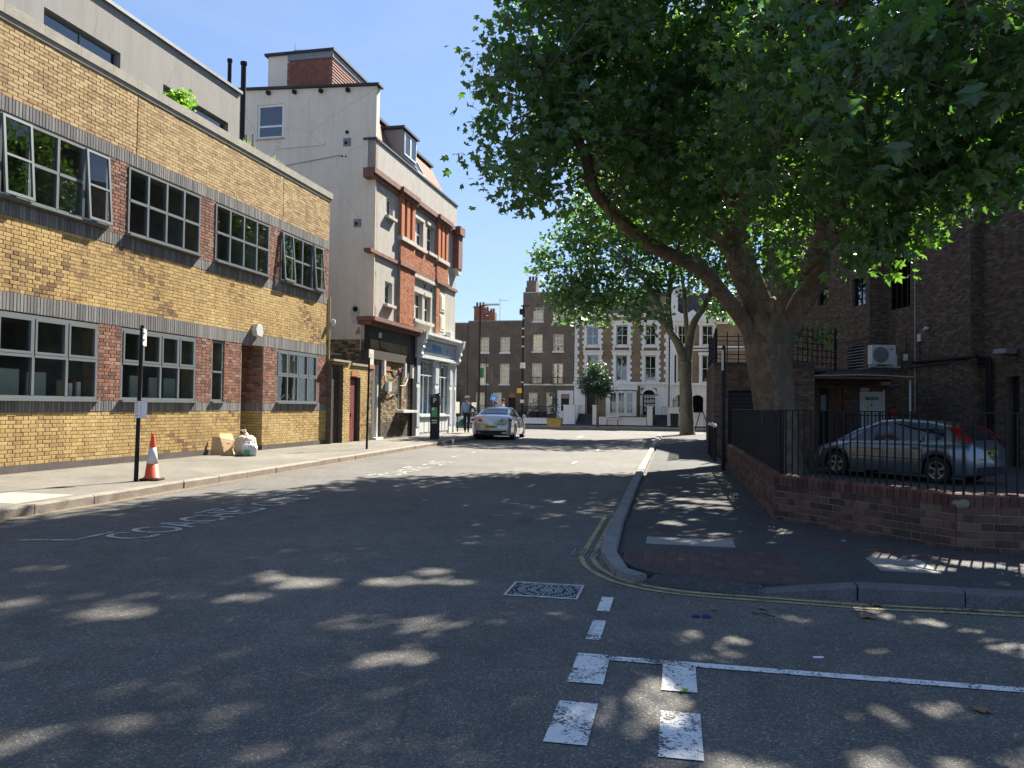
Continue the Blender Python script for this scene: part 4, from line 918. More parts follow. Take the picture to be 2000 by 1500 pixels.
# old public bar front at street level
DP = .19
ph_ = [(28.52, 29.25, .12, 2.95), (30.98, 31.42, 1.24, 2.9), (32.0, 32.4, 1.24, 2.9)]
w = MB(); grid_wall(w, 28.0, 32.85, .1, 3.4, D-.4, DP-.03, ph_); w.build('bar_wall', M['mortar_dark'], cb, FL)
put_bricks(lay_bricks(28.0, 32.45, .75, 3.12, 'flemish', ph_), FL, DP, M['pubbrick'], cb, 'stock_brick', 220, .04, 'stock_brickwork', .02)
put_bricks(lay_bricks(28.0, 32.45, .12, .75, 'flemish', ph_, tint=lambda u, z: random.random()*.25), FL, DP, M['pubbrick'], cb, 'grey_brick', 30, .04, 'grey_brickwork', .02)
MB().fb(32.45, 32.9, D-.3, DP+.10, .1, 3.45).build('dark_pilaster', M['black'], cb, FL)
MB().fb(27.75, 32.95, D-.2, DP+.10, 3.12, 3.45).build('lower_fascia', M['wood'], cb, FL)
MB().fb(28.0, 32.9, D-.2, DP+.02, 3.45, 4.35).build('fascia_board', M['blackmatt'], cb, FL)
MB().fb(28.1, 31.9, DP+.02, DP+.035, 3.5, 3.85).build('bare_fascia_patch', M['pubbrick'], cb, FL)
MB().fb(27.6, 33.0, D-.3, DP+.25, 4.35, 4.48).fb(27.5, 33.05, D-.3, DP+.42, 4.48, 4.62).build('fascia_cornice', M['terracotta'], cb, FL)
for a in (29.25, 31.5, 32.35): MB().fb(a, a+.16, DP, DP+.12, 2.55, 3.12).build('bracket', M['shoppale'], cb, FL)
for a, b_ in ((28.0, 28.5), (29.42, 30.1), (31.0, 31.5)): MB().fb(a, b_, DP, DP+.03, 2.75, 3.12).build('lintel', M['orange'], cb, FL)
gd = MB().fb(28.55, 28.98, -.02, .03, .2, 2.42).build('green_door', M['greendoor'], cb, FL); MB().fb(28.70, 28.80, .03, .04, 1.5, 1.75).build('notice', M['palesign'], gd, FL); MB().fb(28.72, 28.78, .04, .042, 1.6, 1.68).build('blue_patch', M['signblue'], gd, FL)
MB().fb(28.52, 28.56, -.02, .12, .14, 2.95).fb(28.98, 29.08, -.02, .14, .14, 2.95).fb(28.56, 28.98, -.02, .10, 2.42, 2.52).build('door_frame', M['shoppale'], cb, FL)
MB().fb(28.5, 29.2, DP-.2, DP+.14, .1, .2).build('door_step', M['whitewall'], cb, FL); MB().fb(28.56, 28.98, 0, .02, 2.52, 2.9).build('fanlight', M['glassdark'], cb, FL); MB().fb(29.08, 29.25, -.3, -.02, .12, 2.95).fb(28.5, 29.2, -.5, -.45, .1, 3).build('door_reveal', M['wood'], cb, FL)
for (a, b_, z0, z1) in ph_[1:]:
    window(cb, FL, a, b_, z0, z1, 1, 2, d=DP-.10, fr=.06, m='whiteframe', glass='glassdark', splits=[z0, 2.1, z1]); MB().fb(a, b_, D-.45, D-.42, z0, z1).build('interior', M['interior'], cb, FL)
MB().fb(30.85, 32.5, DP, DP+.32, 1.12, 1.22).build('window_sill', M['whiteframe'], cb, FL)
MB().fb(29.62, 29.95, DP, DP+.16, 1.95, 2.3).build('meter_box', M['acwhite'], cb, FL)
MB().tube([(29.7, -DP-.04, 1.9), (29.9, -DP-.05, 1.75), (30.6, -DP-.04, 1.85), (30.9, -DP-.04, 2.1)], .018, 5).tube([(30.2, -DP-.05, 2.95), (30.9, -DP-.1, 2.8), (31.3, -DP-.06, 2.95)], .02, 5).build('cable', M['black'], cb, FL)
MB().tube([(31.0, -DP-.1, 2.2), (31.4, -DP-.15, 2.22), (31.8, -DP-.12, 2.5), (31.9, -DP-.1, 2.75)], .02, 6).build('white_hose', M['whiteframe'], cb, FL)
MB().fb(29.55, 29.70, DP, DP+.02, 2.35, 2.75).build('bare_patch', M['yellow'], cb, FL)
MB().tube([(28.9, -DP-.03, 3.9), (28.9, -DP-.06, 3.6), (29.5, -DP-.06, 3.5), (31, -DP-.06, 3.4), (32, -DP-.04, 3.48)], .02, 5).build('cable', M['black'], cb, FL)
MB().fb(28.85, 28.98, DP+.02, DP+.10, 3.95, 4.15).build('junction_box', M['palesign'], cb, FL)
# dental shopfront
sf = thing('shopfront', 'grey-blue painted shopfront with moulded fascia lettered DENTAL', 'shopfront', tuple(A0+W_*35.5+N_*.5+Vector((0, 0, .1))), -TH)
X = .30
MB().fb(32.9, 38.7, D-.3, X+.02, 3.62, 4.38).build('fascia', M['fasciablue'], sf, FL)
MB().fb(33.15, 38.45, X+.02, X+.05, 3.72, 3.78).fb(33.15, 38.45, X+.02, X+.05, 4.2, 4.26).build('fascia_frame', M['shopblue'], sf, FL)
MB().fb(32.85, 38.75, D-.3, X+.22, 4.38, 4.48).fb(32.8, 38.8, D-.3, X+.34, 4.48, 4.60).build('cornice', M['shoppale'], sf, FL)
MB().fb(32.9, 38.7, D-.3, X+.14, 3.48, 3.62).build('lower_moulding', M['shoppale'], sf, FL)
for a in (32.88, 38.45):
    cs = MB().prism([(0, 3.45), (.10, 3.45), (.22, 3.62), (.16, 3.75), (.28, 3.9), (.24, 4.05), (.38, 4.25), (.44, 4.6), (0, 4.6)], a, a+.28, 'x'); o = cs.build('console_bracket', M['shoppale'], sf, FL @ Matrix.Translation((0, -X, 0)) @ Matrix.Diagonal((1, -1, 1, 1))); fix_normals(o)
text_obj('lettering', 'DENTAL', .36, M['signblue'], FL @ Matrix.Translation((35.5, -X-.028, 3.99)) @ UPRIGHT, sf, sx=1.0, bold=.012)
for u in (33.75, 37.1): MB().lathe([(0, X+.02), (.09, X+.02), (.09, X+.04), (0, X+.04)], u, 3.98, 12, axis='y').build('emblem', M['signblue'], sf, FL @ Matrix.Diagonal((1, -1, 1, 1)))
o = MB().tube([(33.2, -X, 4.3), (33.2, -X-.2, 4.32)], .015, 5).lathe([(0, 4.30), (.09, 4.24), (.11, 4.12), (.06, 4.04), (0, 4.02)], 33.2, -X-.2, 10).build('fascia_lamp', M['whiteframe'], None, FL); tag(o, 'white globe lamp hanging over the left end of the DENTAL fascia', 'lamp')
for a, b_ in ((32.9, 33.35), (35.35, 35.95), (37.55, 38.05), (38.35, 38.65)):
    p = MB().fb(a, b_, D-.3, X, .1, 3.48).build('pilaster', M['shoppale'], sf, FL)
    MB().fb(a+.05, b_-.05, X, X+.02, .5, 2.2).fb(a+.05, b_-.05, X, X+.02, 2.4, 3.35).build('pilaster_panel', M['shopblue'], p, FL)
for a, b_ in ((33.35, 35.35), (35.95, 37.55)):
    MB().fb(a, b_, D-.3, X-.05, .1, .92).build('stall_riser', M['shopblue'], sf, FL)
    for k in range(3): MB().fb(a+.1+k*(b_-a-.1)/3, a+(k+1)*(b_-a-.1)/3, X-.05, X-.03, .25, .8).build('riser_panel', M['shoppale'], sf, FL)
    MB().fb(a, b_, X-.1, X+.05, .92, 1.0).build('sill', M['shoppale'], sf, FL)
    w = window(sf, FL, a, b_, 1.0, 3.4, 3, 2, d=X-.10, fr=.06, bar=.05, m='shopblue', glass='glass', splits=[1.0, 2.75, 3.4])
    for k in range(10): MB().fb(a+.15+k*(b_-a-.3)/9, a+.165+k*(b_-a-.3)/9, D-.22, D-.2, 2.3, 3.4).build('grille_bar', M['black'], sf, FL)
    MB().fb(a, b_, D-.6, D-.55, .9, 3.48).build('window_backing', M['interior'], sf, FL)
for a, b_, z0, z1, m in ((33.45, 34.6, 1.0, 2.3, 'blind'), (34.65, 35.3, 1.0, 2.1, 'lightblue'), (36.1, 37.0, 1.0, 2.6, 'lightblue')): MB().fb(a, b_, D-.18, D-.16, z0, z1).build('poster', M[m], sf, FL)
MB().fb(38.05, 38.35, D-.4, D-.3, .1, 3.48).build('side_door', M['shopblue'], sf, FL)
for u0_, u1_ in ((36.5, 35.6), (37.7, 38.4)): pass
o = MB().fb(37.0, 37.5, X-.06, X+.18, 4.62, 4.95).build('box_sign', M['acwhite'], None, FL); 
o = tag(o, 'small white box standing on the right end of the shopfront cornice', 'box'); bevel(o, .04)
# ================================================================ THE TERRACE ACROSS THE CROSS STREET
FT = frame(0, 60, 0)
def sash(par, u0, u1, z0, z1, cols=2, rows=2, d=-.10, m='whiteframe', glass='glassold', curtain=True, sill=.08, nm='window'):
    w = window(par, FT, u0, u1, z0, z1, cols, rows, d=d, fr=.06, bar=.022 if cols > 2 else .035, m=m, glass=glass, name=nm)
    MB().fb(u0-.06, u1+.06, -.05, sill, z0-.10, z0-.002).build('sill', M['whiteframe'], w, FT)
    if curtain: MB().fb(u0+.05, u1-.05, d-.22, d-.20, z0+.05, z1).build('curtain', M['curtain' if curtain is True else curtain], w, FT)
    else: MB().fb(u0, u1, d-.52, d-.5, z0, z1).build('room', M['interior'], w, FT)
    return w
def house(name, label, x0, x1, top, m, holes, base=.1):
    r = thing(name, label, 'house', ((x0+x1)/2, 60, base)); w = MB(); grid_wall(w, x0, x1, base, top, -.35, 0, holes); w.build('wall', M[m], r, FT)
    MB().box(x0, x1, .36, 9, base, top-.3).build('body', M[m], r, FT); return r
t1h = [(-14.72, -13.99, 5.5, 6.66), (-13.11, -12.36, 5.5, 6.66), (-14.7, -14.02, 3.1, 4.65), (-13.12, -12.38, 3.1, 4.65), (-14.97, -14.28, .9, 2.44), (-13.64, -12.96, .9, 2.44), (-12.4, -11.85, .12, 2.3)]
t1 = house('terraced_house', 'three-storey dark brown brick house on the left with chimney stack and pale curtains', -15.62, -11.40, 7.86, 'sooty', t1h)
for h in t1h[:6]: sash(t1, *h, cols=3, rows=4, curtain='curtain', glass='glass')
MB().fb(-12.4, -11.85, -.2, -.15, .12, 2.05).build('door', M['black'], t1, FT); MB().prism([(-12.4+.275*(1-cos(a)), 2.1+.27*sin(a)) for a in np.linspace(0, pi, 9)], -.02, .1).build('arch', M['orange'], t1, FT)
MB().fb(-15.62, -11.4, -.36, .03, 7.86, 7.94).build('parapet_coping', M['lead'], t1, FT)
ch = MB().fb(-15.6, -14.8, -2.4, -1.6, 7.7, 9.1).fb(-15.65, -14.75, -2.45, -1.55, 9.1, 9.25).fb(-14.4, -13.9, -2.2, -1.5, 7.7, 8.75).fb(-14.75, -14.4, -2.1, -1.6, 7.7, 8.5).fb(-14.85, -14.35, -2.2, -1.5, 8.6, 8.9).build('chimney', M['chim'], t1, FT)
for u, z in ((-15.45, 9.25), (-15.2, 9.25), (-14.95, 9.25), (-14.6, 8.9), (-14.3, 8.75), (-14.1, 8.75)): MB().lathe([(.10, z), (.08, z+.3), (.11, z+.34), (.07, z+.36)], u, 2, 8).build('chimney_pot', M['terracotta'], ch, FT)
MB().prism([(-14, 7.8), (-12.8, 8.15), (-11.4, 7.9)], 2, 6).fb(-13.7, -12.4, -3, -2.2, 7.8, 8.1).build('roof', M['slate'], t1, FT)
t0 = house('terraced_house', 'dark house front at the far left partly hidden by the shopfront corner', -22, -15.66, 7.72, 'sooty', [])
MB().fb(-22, -15.66, -.4, .03, 7.72, 7.80).build('parapet_coping', M['lead'], t0, FT)
o = MB().tube([(-13.6, 2, 8), (-13.6, 2, 9.9)], .015, 4).tube([(-13.7, 2, 9.75), (-12.9, 2, 9.7)], .012, 4).build('roof_aerial', M['lead'], None, FT); tag(o, 'thin aerial above the chimney of the low dark house', 'aerial')
t2h = [(-10.6, -9.82, 7.85, 8.9), (-9.06, -8.26, 7.85, 8.9), (-10.6, -9.86, 5.58, 6.87), (-9.06, -8.26, 5.58, 6.87), (-10.66, -9.88, 3.14, 4.68), (-9.07, -8.29, 3.14, 4.68), (-10.88, -10.2, 1.0, 2.47), (-9.55, -8.87, 1.0, 2.47), (-8.38, -7.78, .9, 2.1)]
t2 = house('terraced_house', 'taller four-storey dark brown brick house with black window balconies', -11.37, -7.46, 10.0, 'browny', t2h)
for i, h in enumerate(t2h[:8]): sash(t2, *h, cols=3, rows=4, curtain='curtain' if i in (0, 4) else 'dimcurtain', glass='glassold' if i in (2, 5) else 'glass')
MB().fb(-11.37, -7.46, -.4, .05, 10.0, 10.08).build('parapet_coping', M['stonetrim'], t2, FT)
MB().fb(-11.37, -7.46, 0, .07, 3.02, 3.13).build('string_course', M['whiteframe'], t2, FT)
w = MB(); w.fb(-8.66, -8.38, 0, .06, .9, 2.65).fb(-7.78, -7.47, 0, .06, .9, 2.65).fb(-8.38, -7.78, 0, .06, 2.38, 2.65); w.build('door_surround', M['whitewall'], t2, FT)
MB().fb(-8.38, -7.78, -.2, -.15, .9, 2.05).build('door', M['blackmatt'], t2, FT); MB().prism([(-8.38+.3*(1-cos(a)), 2.06+.30*sin(a)) for a in np.linspace(0, pi, 9)], -.065, .02).build('fanlight', M['glassdark'], t2, FT)
ch = MB().fb(-11.3, -10.9, -1.5, -.5, 9.8, 10.5).fb(-11.2, -10.45, -1.6, -.4, 10.1, 11.0).build('chimney', M['browny'], t2, FT)
for u in (-11.05, -10.8, -10.55): MB().lathe([(.11, 11.0), (.09, 11.35), (.12, 11.4), (.08, 11.42)], u, 1, 8).build('chimney_pot', M['terracotta'], ch, FT)
for u0_, u1_ in ((-10.75, -9.78), (-9.16, -8.2)):
    bl = MB(); bl.fb(u0_, u1_, .02, .24, 3.13, 3.16).fb(u0_, u1_, .22, .24, 3.62, 3.65)
    for k in range(11): bl.fb(u0_+k*(u1_-u0_-.015)/10, u0_+k*(u1_-u0_-.015)/10+.015, .225, .235, 3.16, 3.62)
    bl.build('balcony_rail', M['black'], t2, FT)
# stucco trimmed house
t3h = [(-6.45, -5.62, 3.42, 5.28), (-4.33, -3.51, 3.42, 5.28), (-2.22, -1.43, 3.42, 5.25), (-6.5, -5.65, 6.05, 7.4), (-4.33, -3.49, 6.05, 7.48), (-2.2, -1.46, 6.05, 7.48), (-6.45, -5.85, .94, 2.9), (-2.35, -1.49, .94, 2.7)]
t3 = house('terraced_house', 'tall yellow-brown brick house with white stone window surrounds and quoins behind the small tree', -7.42, -.52, 9.6, 'ochre', t3h)
for i, h in enumerate(t3h[:6]): sash(t3, *h, cols=2, rows=2, curtain='blind' if i in (1, 2) else ('curtain' if i == 0 else False), nm='window')
for (a, b_, z0, z1) in t3h[:6]:
    lo = z0 < 5; s = MB(); s.fb(a-.22, a-.003, 0, .08, z0-.1, z1+.02).fb(b_+.003, b_+.22, 0, .08, z0-.1, z1+.02).fb(a-.30, b_+.30, 0, .12, z1+.02, z1+.28).fb(a-.36, b_+.36, 0, .2, z1+.28, z1+.36)
    s.build('window_surround', M['white'], t3, FT)
    for k in range(4):
        for sd_ in (a-.34, b_+.22): MB().fb(sd_, sd_+.12, 0, .085, z0+.1+k*.42, z0+.3+k*.42).build('surround_block', M['white'], t3, FT)
    if not lo: MB().fb(a-.3, b_+.3, 0, .16, z0-.2, z0-.1).fb(a-.25, a-.12, 0, .12, z0-.38, z0-.2).fb(b_+.12, b_+.25, 0, .12, z0-.38, z0-.2).build('bracketed_sill', M['white'], t3, FT)
for sd_ in (-7.42, -.86):
    for k in range(20):
        wd = .34 if k % 2 else .22
        a = sd_ if sd_ < -5 else -.52-wd
        MB().fb(a, a+wd, 0, .05, 3.34+k*.29, 3.34+k*.29+.27).build('quoin', M['white'], t3, FT)
MB().fb(-7.5, -.5, 0, .22, 3.18, 3.32).fb(-7.5, -.5, 0, .12, 3.06, 3.18).build('string_course', M['white'], t3, FT)
w = MB(); grid_wall(w, -7.42, -.52, .1, 3.06, .0, .05, [(-6.6, -5.75, .1, 3.0), (-2.5, -1.35, .1, 2.9), (-5.75, -5.0, .1, 3.1), (-2.8, -2.55, .1, 3.1)]); w.build('ground_floor_stucco', M['white'], t3, FT)
MB().fb(-5.0, -2.82, 0, .75, .81, 2.62).build('bay_body', M['white'], t3, FT); MB().fb(-5.08, -2.74, 0, .85, 2.72, 3.04).build('bay_cornice', M['white'], t3, FT); MB().fb(-5.05, -2.78, .0, .8, .1, .81).build('bay_base', M['black'], t3, FT)
for k in range(3):
    a = -4.72+k*.60; w = window(t3, FT, a, a+.50, 1.0, 2.55, 2, 2, d=.79, fr=.05, bar=.025, m='whiteframe', glass='glassold', name='bay_window'); MB().fb(a+.03, a+.47, .755, .765, 1.04, 2.5).build('shutter', M['curtain'], w, FT)
    MB().prism([(a+.25*(1-cos(t)), 2.56+.10*sin(t)) for t in np.linspace(0, pi, 7)], -.80, -.74).build('tracery', M['white'], t3, FT)
MB().fb(-6.45, -5.85, -.25, -.2, .94, 2.5).build('door', M['blackmatt'], t3, FT)
MB().fb(-2.35, -1.49, -.25, -.2, .94, 2.7).build('glazed_door', M['black'], t3, FT)
for i in range(4):
    for j in range(4): MB().fb(-2.28+i*.2, -2.12+i*.2, -.2, -.19, 1.15+j*.33, 1.4+j*.33).build('door_pane', M['glassold'], t3, FT)
w = MB(); w.fb(-2.55, -2.38, 0, .1, .94, 2.45).fb(-1.46, -1.29, 0, .1, .94, 2.45)
arcp = [(-1.92+.63*cos(t), 2.35+.6*sin(t)) for t in np.linspace(0, pi, 11)]; inn = [(-1.92+.43*cos(t), 2.35+.4*sin(t)) for t in np.linspace(pi, 0, 11)]
for i in range(10): w.prism([arcp[i], arcp[i+1], inn[9-i], inn[10-i]], -.1, 0)
w.build('door_surround', M['white'], t3, FT); fix_normals(bpy.data.objects[bpy.data.objects[-1].name]) if False else None
MB().fb(-7.42, -.52, -.4, .3, 8.1, 8.35).build('cornice', M['white'], t3, FT)
MB().tube([(-.46, -.08, .1), (-.46, -.08, 8.8)], .05, 8).build('downpipe', M['black'], t3, FT)
MB().fb(-7.42, -.52, -1.5, -.1, 9.6, 10.0).build('roof', M['slate'], t3, FT)
t4h = [(.14, .72, 6.1, 7.45), (1.84, 2.6, 6.05, 7.45), (.1, .8, 3.35, 5.3), (1.84, 2.6, 3.35, 5.3), (-.2, .95, 1.14, 2.4), (.97, 1.0, 9, 9.1), (1.12, 1.95, 1.14, 2.4)]
t4h = [h for h in t4h if h[1]-h[0] > .1]
t4 = house('terraced_house', 'house with white ground floor, arched windows and slate mansard behind the roadside plane tree', -.40, 7.5, 8.1, 'ochre', t4h)
for h in t4h[:4]:
    sash(t4, *h, cols=2, rows=2, curtain=False)
    a, b_, z0, z1 = h; MB().fb(a-.2, a-.003, 0, .07, z0-.1, z1).fb(b_+.003, b_+.2, 0, .07, z0-.1, z1).fb(a-.26, b_+.26, 0, .12, z1, z1+.2).build('window_surround', M['white'], t4, FT)
w = MB(); grid_wall(w, -.40, 7.5, .1, 3.1, 0, .06, t4h); w.build('ground_floor_stucco', M['creamw'], t4, FT)
for h in t4h[4:]:
    a, b_, z0, z1 = h; window(t4, FT, a, b_, z0, z1, 3, 2, d=-.08, fr=.05, bar=.03, m='black', glass='glassold', name='arched_window', splits=[z0, z0+.85, z1]); MB().fb(a, b_, -.52, -.5, z0, z1).build('room', M['interior'], t4, FT)
    cx = (a+b_)/2; r_ = (b_-a)/2
    f_ = MB(); o_ = [(cx+r_*1.02*cos(t), z1-r_*.75+r_*.78*sin(t)) for t in np.linspace(0, pi, 11)]
    for i in range(10): f_.prism([(o_[i][0], z1+.12), (o_[i+1][0], z1+.12), o_[i+1], o_[i]], -.065, -.0)
    fix_normals(f_.build('arch_spandrel', M['creamw'], t4, FT))
    f_ = MB(); o2 = [(cx+(r_+.12)*cos(t), z1-r_*.75+(r_*.78+.12)*sin(t)) for t in np.linspace(0, pi, 11)]
    for i in range(10): f_.prism([o_[i], o2[i], o2[i+1], o_[i+1]], -.12, -.066)
    fix_normals(f_.build('arch_moulding', M['creamw'], t4, FT))
MB().fb(-.40, 7.5, 0, .2, 3.1, 3.28).fb(-.4, 7.5, 0, .06, 5.62, 5.72).fb(-.4, 7.5, 0, .08, 5.85, 5.97).build('string_course', M['white'], t4, FT)
MB().fb(-.40, .02, .0, .07, 3.28, 8.1).fb(1.0, 1.1, 0, .05, 3.28, 8.1).build('pilaster', M['white'], t4, FT)
MB().fb(-.40, 7.5, -.3, .3, 7.75, 8.25).fb(-.4, 7.5, -.3, .1, 7.55, 7.75).build('cornice', M['white'], t4, FT)
MB().prism([(-.4, 8.25), (.0, 8.6), (.3, 8.35), (.7, 8.3), (1.2, 8.6), (1.5, 8.3), (7.5, 8.3), (7.5, 8.1), (-.4, 8.1)], -.1, .1).build('shaped_parapet', M['white'], t4, FT)
MB().prism([(.3, 8.1), (1.2, 9.9), (6, 9.9), (6, 8.1)], -.3, 8, 'x').build('body_roof', M['slate'], t4, FT) if False else MB().fb(-.3, 7.5, -6, -.6, 8.1, 9.9).build('mansard', M['slate'], t4, FT)
MB().fb(-.4, .1, -1.2, .02, 8.3, 10.3).build('party_wall', M['white'], t4, FT)
MB().fb(-.2, 1.2, -3, -2, 9.9, 10.6).build('chimney', M['stonetrim'], t4, FT)
# front garden walls, steps
def fwall(label, boxes, m='whitewall', nm='garden_wall', cat='wall', cope=True):
    r = thing(nm, label, cat, (boxes[0][0], 57.4, .12)); 
    for (a, b_, z1) in boxes:
        MB().box(a, b_, 57.40, 57.65, .20, z1-.06).build('wall', M[m], r); MB().box(a-.0, b_, 57.41, 57.64, .1, .20).build('base', M['black'], r)
        MB().box(a-.04, b_+.04, 57.36, 57.69, z1-.06, z1).build('coping', M['white'], r)
    return r
fwall('low pale blue-white garden wall under the black railings of the dark houses', [(-16, -8.4, .62)])
fwall('white garden wall stepping up to a tall block beside the left steps', [(-8.36, -7.9, 1.14), (-7.86, -7.04, 1.58)])
fwall('long low white garden wall between two posts in front of the bay window', [(-5.78, -5.4, 1.60), (-5.36, -2.0, .76), (-1.96, -1.58, 1.55)], 'creamw')
fwall('white garden wall block right of the right-hand steps', [(-.56, .24, 1.50)], 'creamw')
fwall('low cream garden wall behind the roadside plane tree', [(.28, 8, .8)], 'creamw')
for a, b_, lab in ((-7.0, -5.82, 'dark stone steps up to the black door left of the bay window'), (-1.54, -.6, 'dark stone steps up to the arched glazed door')):
    st = thing('front_steps', lab, 'steps', ((a+b_)/2, 57.5, .12), group=None)
    for k in range(6): MB().box(a, b_, 57.45+k*.38, 60.0, .12+k*.138, .12+(k+1)*.138-.002).build('step', M['slate'], st)
rl = thing('railings', 'black railings standing on the low pale wall of the dark houses', 'railings', (-12, 57.52, .62))
MB().box(-16, -8.4, 57.51, 57.54, 1.42, 1.45).build('top_rail', M['black'], rl)
for k in range(62): MB().box(-15.98+k*.123, -15.96+k*.123, 57.515, 57.535, .62, 1.50).build('railing_bar', M['black'], rl)
for a, b_, lab in ((-2.6, -1.6, 'black railings left of the arched glazed door'), (-1.0, -.2, 'black railings right of the arched glazed door'), (-6.95, -6.6, 'short black railing beside the left steps')):
    r = thing('railings', lab, 'railings', ((a+b_)/2, 58.6, .7)); MB().box(a, b_, 58.6, 58.63, 1.5, 1.53).build('top_rail', M['black'], r)
    for k in range(int((b_-a)/.1)): MB().box(a+k*.1, a+k*.1+.02, 58.605, 58.625, .2, 1.5).build('railing_bar', M['black'], r)
def wheelie(x, y, lab, z=.12, h=.95):
    r = thing('wheelie_bin', lab, 'bin', (x, y, z)); f_ = MB().prism([(-.24, z), (.24, z), (.28, z+h*.92), (-.28, z+h*.92)], y-.25, y+.25); fix_normals(f_.build('body', M['blackmatt'], r, Matrix.Translation((x, 0, 0))))
    MB().box(x-.3, x+.3, y-.32, y+.28, z+h*.92, z+h).build('lid', M['blackmatt'], r)
for x, lab in ((-10.1, 'left one of two black bins behind the railings'), (-9.45, 'right one of two black bins behind the railings')): wheelie(x, 58.0, lab)
wheelie(-10.95, 58.0, 'black bin close to the tall signal pole behind the railings'); wheelie(-.08, 57.0, 'black bin against the white wall block left of the roadside plane tree')
sg = thing('street_name_sign', 'low white street name plate on two dark legs in front of the white garden wall', 'street sign', (-4.3, 57.1, .12))
MB().box(-4.78, -3.92, 57.08, 57.12, .62, .86).build('plate', M['whitewall'], sg)
for x in (-4.74, -4.0): MB().box(x, x+.05, 57.12, 57.15, .12, .84).build('post', M['black'], sg)
# unreadable small letters on the plate
tx = MB(); xx = -4.72
for k in range(12): tx.box(xx, xx+.035, 57.072, 57.08, .70, .76+.02*(k % 2)); xx += .063
tx.build('lettering', M['black'], sg)
pl_ = thing('planter', 'mustard yellow square street planter holding a dark clipped shrub', 'planter', (-7.95, 53.9, .12))
fix_normals(MB().prism([(-.42, .12), (.42, .12), (.5, .55), (-.5, .55)], 53.5, 54.2).build('tub', M['planter'], pl_, Matrix.Translation((-7.95, 0, 0)))); MB().box(-8.48, -7.42, 53.45, 54.25, .55, .64).build('rim', M['planter'], pl_); MB().box(-8.4, -7.5, 53.5, 54.2, .6, .70).build('soil', M['soil'], pl_)
# street furniture in the distance
def pole(name, label, cat, x, y, z0, z1, r=.06, lean=(0, 0), m='black', seg_=10):
    t = thing(name, label, cat, (x, y, z0)); MB().tube([(x, y, z0), (x+lean[0], y+lean[1], z1)], [r, r*.85], seg_).build('pole', M[m], t); return t
lp_ = pole('street_lamp', 'tall black street lamp with a flat arm lantern above the chimney stack', 'street lamp', -10.92, 44.5, .12, 7.1, .07)
MB().tube([(-10.91, 44.5, 7.1), (-10.1, 44.4, 7.16)], .04, 6).build('arm', M['black'], lp_); MB().box(-10.65, -9.8, 44.3, 44.52, 7.12, 7.2).build('lantern', M['frame'], lp_)
tp = pole('signal_pole', 'tall black pole with white clamps and lamp head between the two dark houses', 'pole', -10.06, 53.2, .12, 8.24, .075)
MB().box(-10.29, -9.9, 53.0, 53.3, 7.58, 7.95).build('lamp_head', M['black'], tp); MB().box(-10.24, -9.6, 53.15, 53.25, 8.14, 8.2).build('top_arm', M['black'], tp)
for z in (3.0, 4.25, 5.4, 6.05, 6.6, 7.3): MB().lathe([(.095, z), (.095, z+.09)], -10.06, 53.2, 8).build('clamp', M['palesign'], tp)
MB().box(-10.2, -9.88, 52.95, 53.1, 3.97, 4.35).build('control_box', M['acwhite'], tp); MB().box(-10.41, -10.08, 53.06, 53.1, 2.32, 2.63).build('yellow_plate', M['yellowsign'], tp); MB().box(-10.18, -9.92, 53.06, 53.1, 1.66, 1.88).build('pale_plate', M['palesign'], tp)
ts = pole('traffic_sign_pole', 'slim pole carrying dark sign backs beside the street lamp', 'sign', -10.58, 44.8, .12, 4.2, .03)
MB().box(-10.55, -10.22, 44.72, 44.77, 2.7, 3.66).build('sign_back', M['roofdark'], ts); MB().box(-11.06, -10.7, 44.72, 44.77, 3.04, 3.57).build('green_sign', M['darkgreen'], ts); MB().box(-10.93, -10.72, 44.72, 44.77, 2.74, 3.0).build('small_plate', M['palesign'], ts)
bs = pole('blue_sign', 'tilted blue sign with a white symbol above the pedestrians', 'sign', -10.06, 44.7, .12, 1.9, .03)
T_ = Matrix.Translation((-10.06, 44.64, 1.9)) @ Matrix.Rotation(.25, 4, 'Y'); MB().box(-.2, .2, -.015, .015, -.18, .18).build('plate', M['signblue'], bs, T_)
text_obj('symbol', 'n', .33, M['palesign'], T_ @ Matrix.Translation((0, -.02, -.02)) @ UPRIGHT, bs)
ws = pole('small_sign', 'small white plate on a short post in front of the street lamp', 'sign', -11.0, 43.8, .12, 1.6, .025); MB().box(-11.13, -10.87, 43.75, 43.79, 1.35, 1.62).build('plate', M['palesign'], ws)
bs2 = pole('sign_post', 'slim post with a pale square plate at the shopfront corner by the walking person', 'sign', -10.72, 39.3, .12, 1.65, .03); MB().box(-11.12, -10.62, 39.22, 39.26, 1.05, 1.62).build('plate', M['palesign'], bs2); MB().box(-10.95, -10.8, 39.214, 39.22, 1.2, 1.45).build('print', M['frame'], bs2)
# old ornate gateway frame beside tree 2 / bike rails
br = thing('cycle_stand', 'black metal hoop railings leaning beside the roadside plane tree', 'railings', (1.6, 44.2, .1))
MB().tube([(.95, 44.0, .1), (1.28, 44.1, 1.25), (1.42, 44.1, 1.28), (1.85, 44.2, .1)], .025, 6).build('hoop', M['black'], br)
MB().tube([(1.45, 44.2, .95), (2.35, 44.6, .98)], .02, 6).build('rail', M['black'], br)
for k in range(9): MB().tube([(1.5+k*.1, 44.2+k*.04, .1), (1.48+k*.1, 44.2+k*.04, .96)], .011, 5).build('bar', M['black'], br)
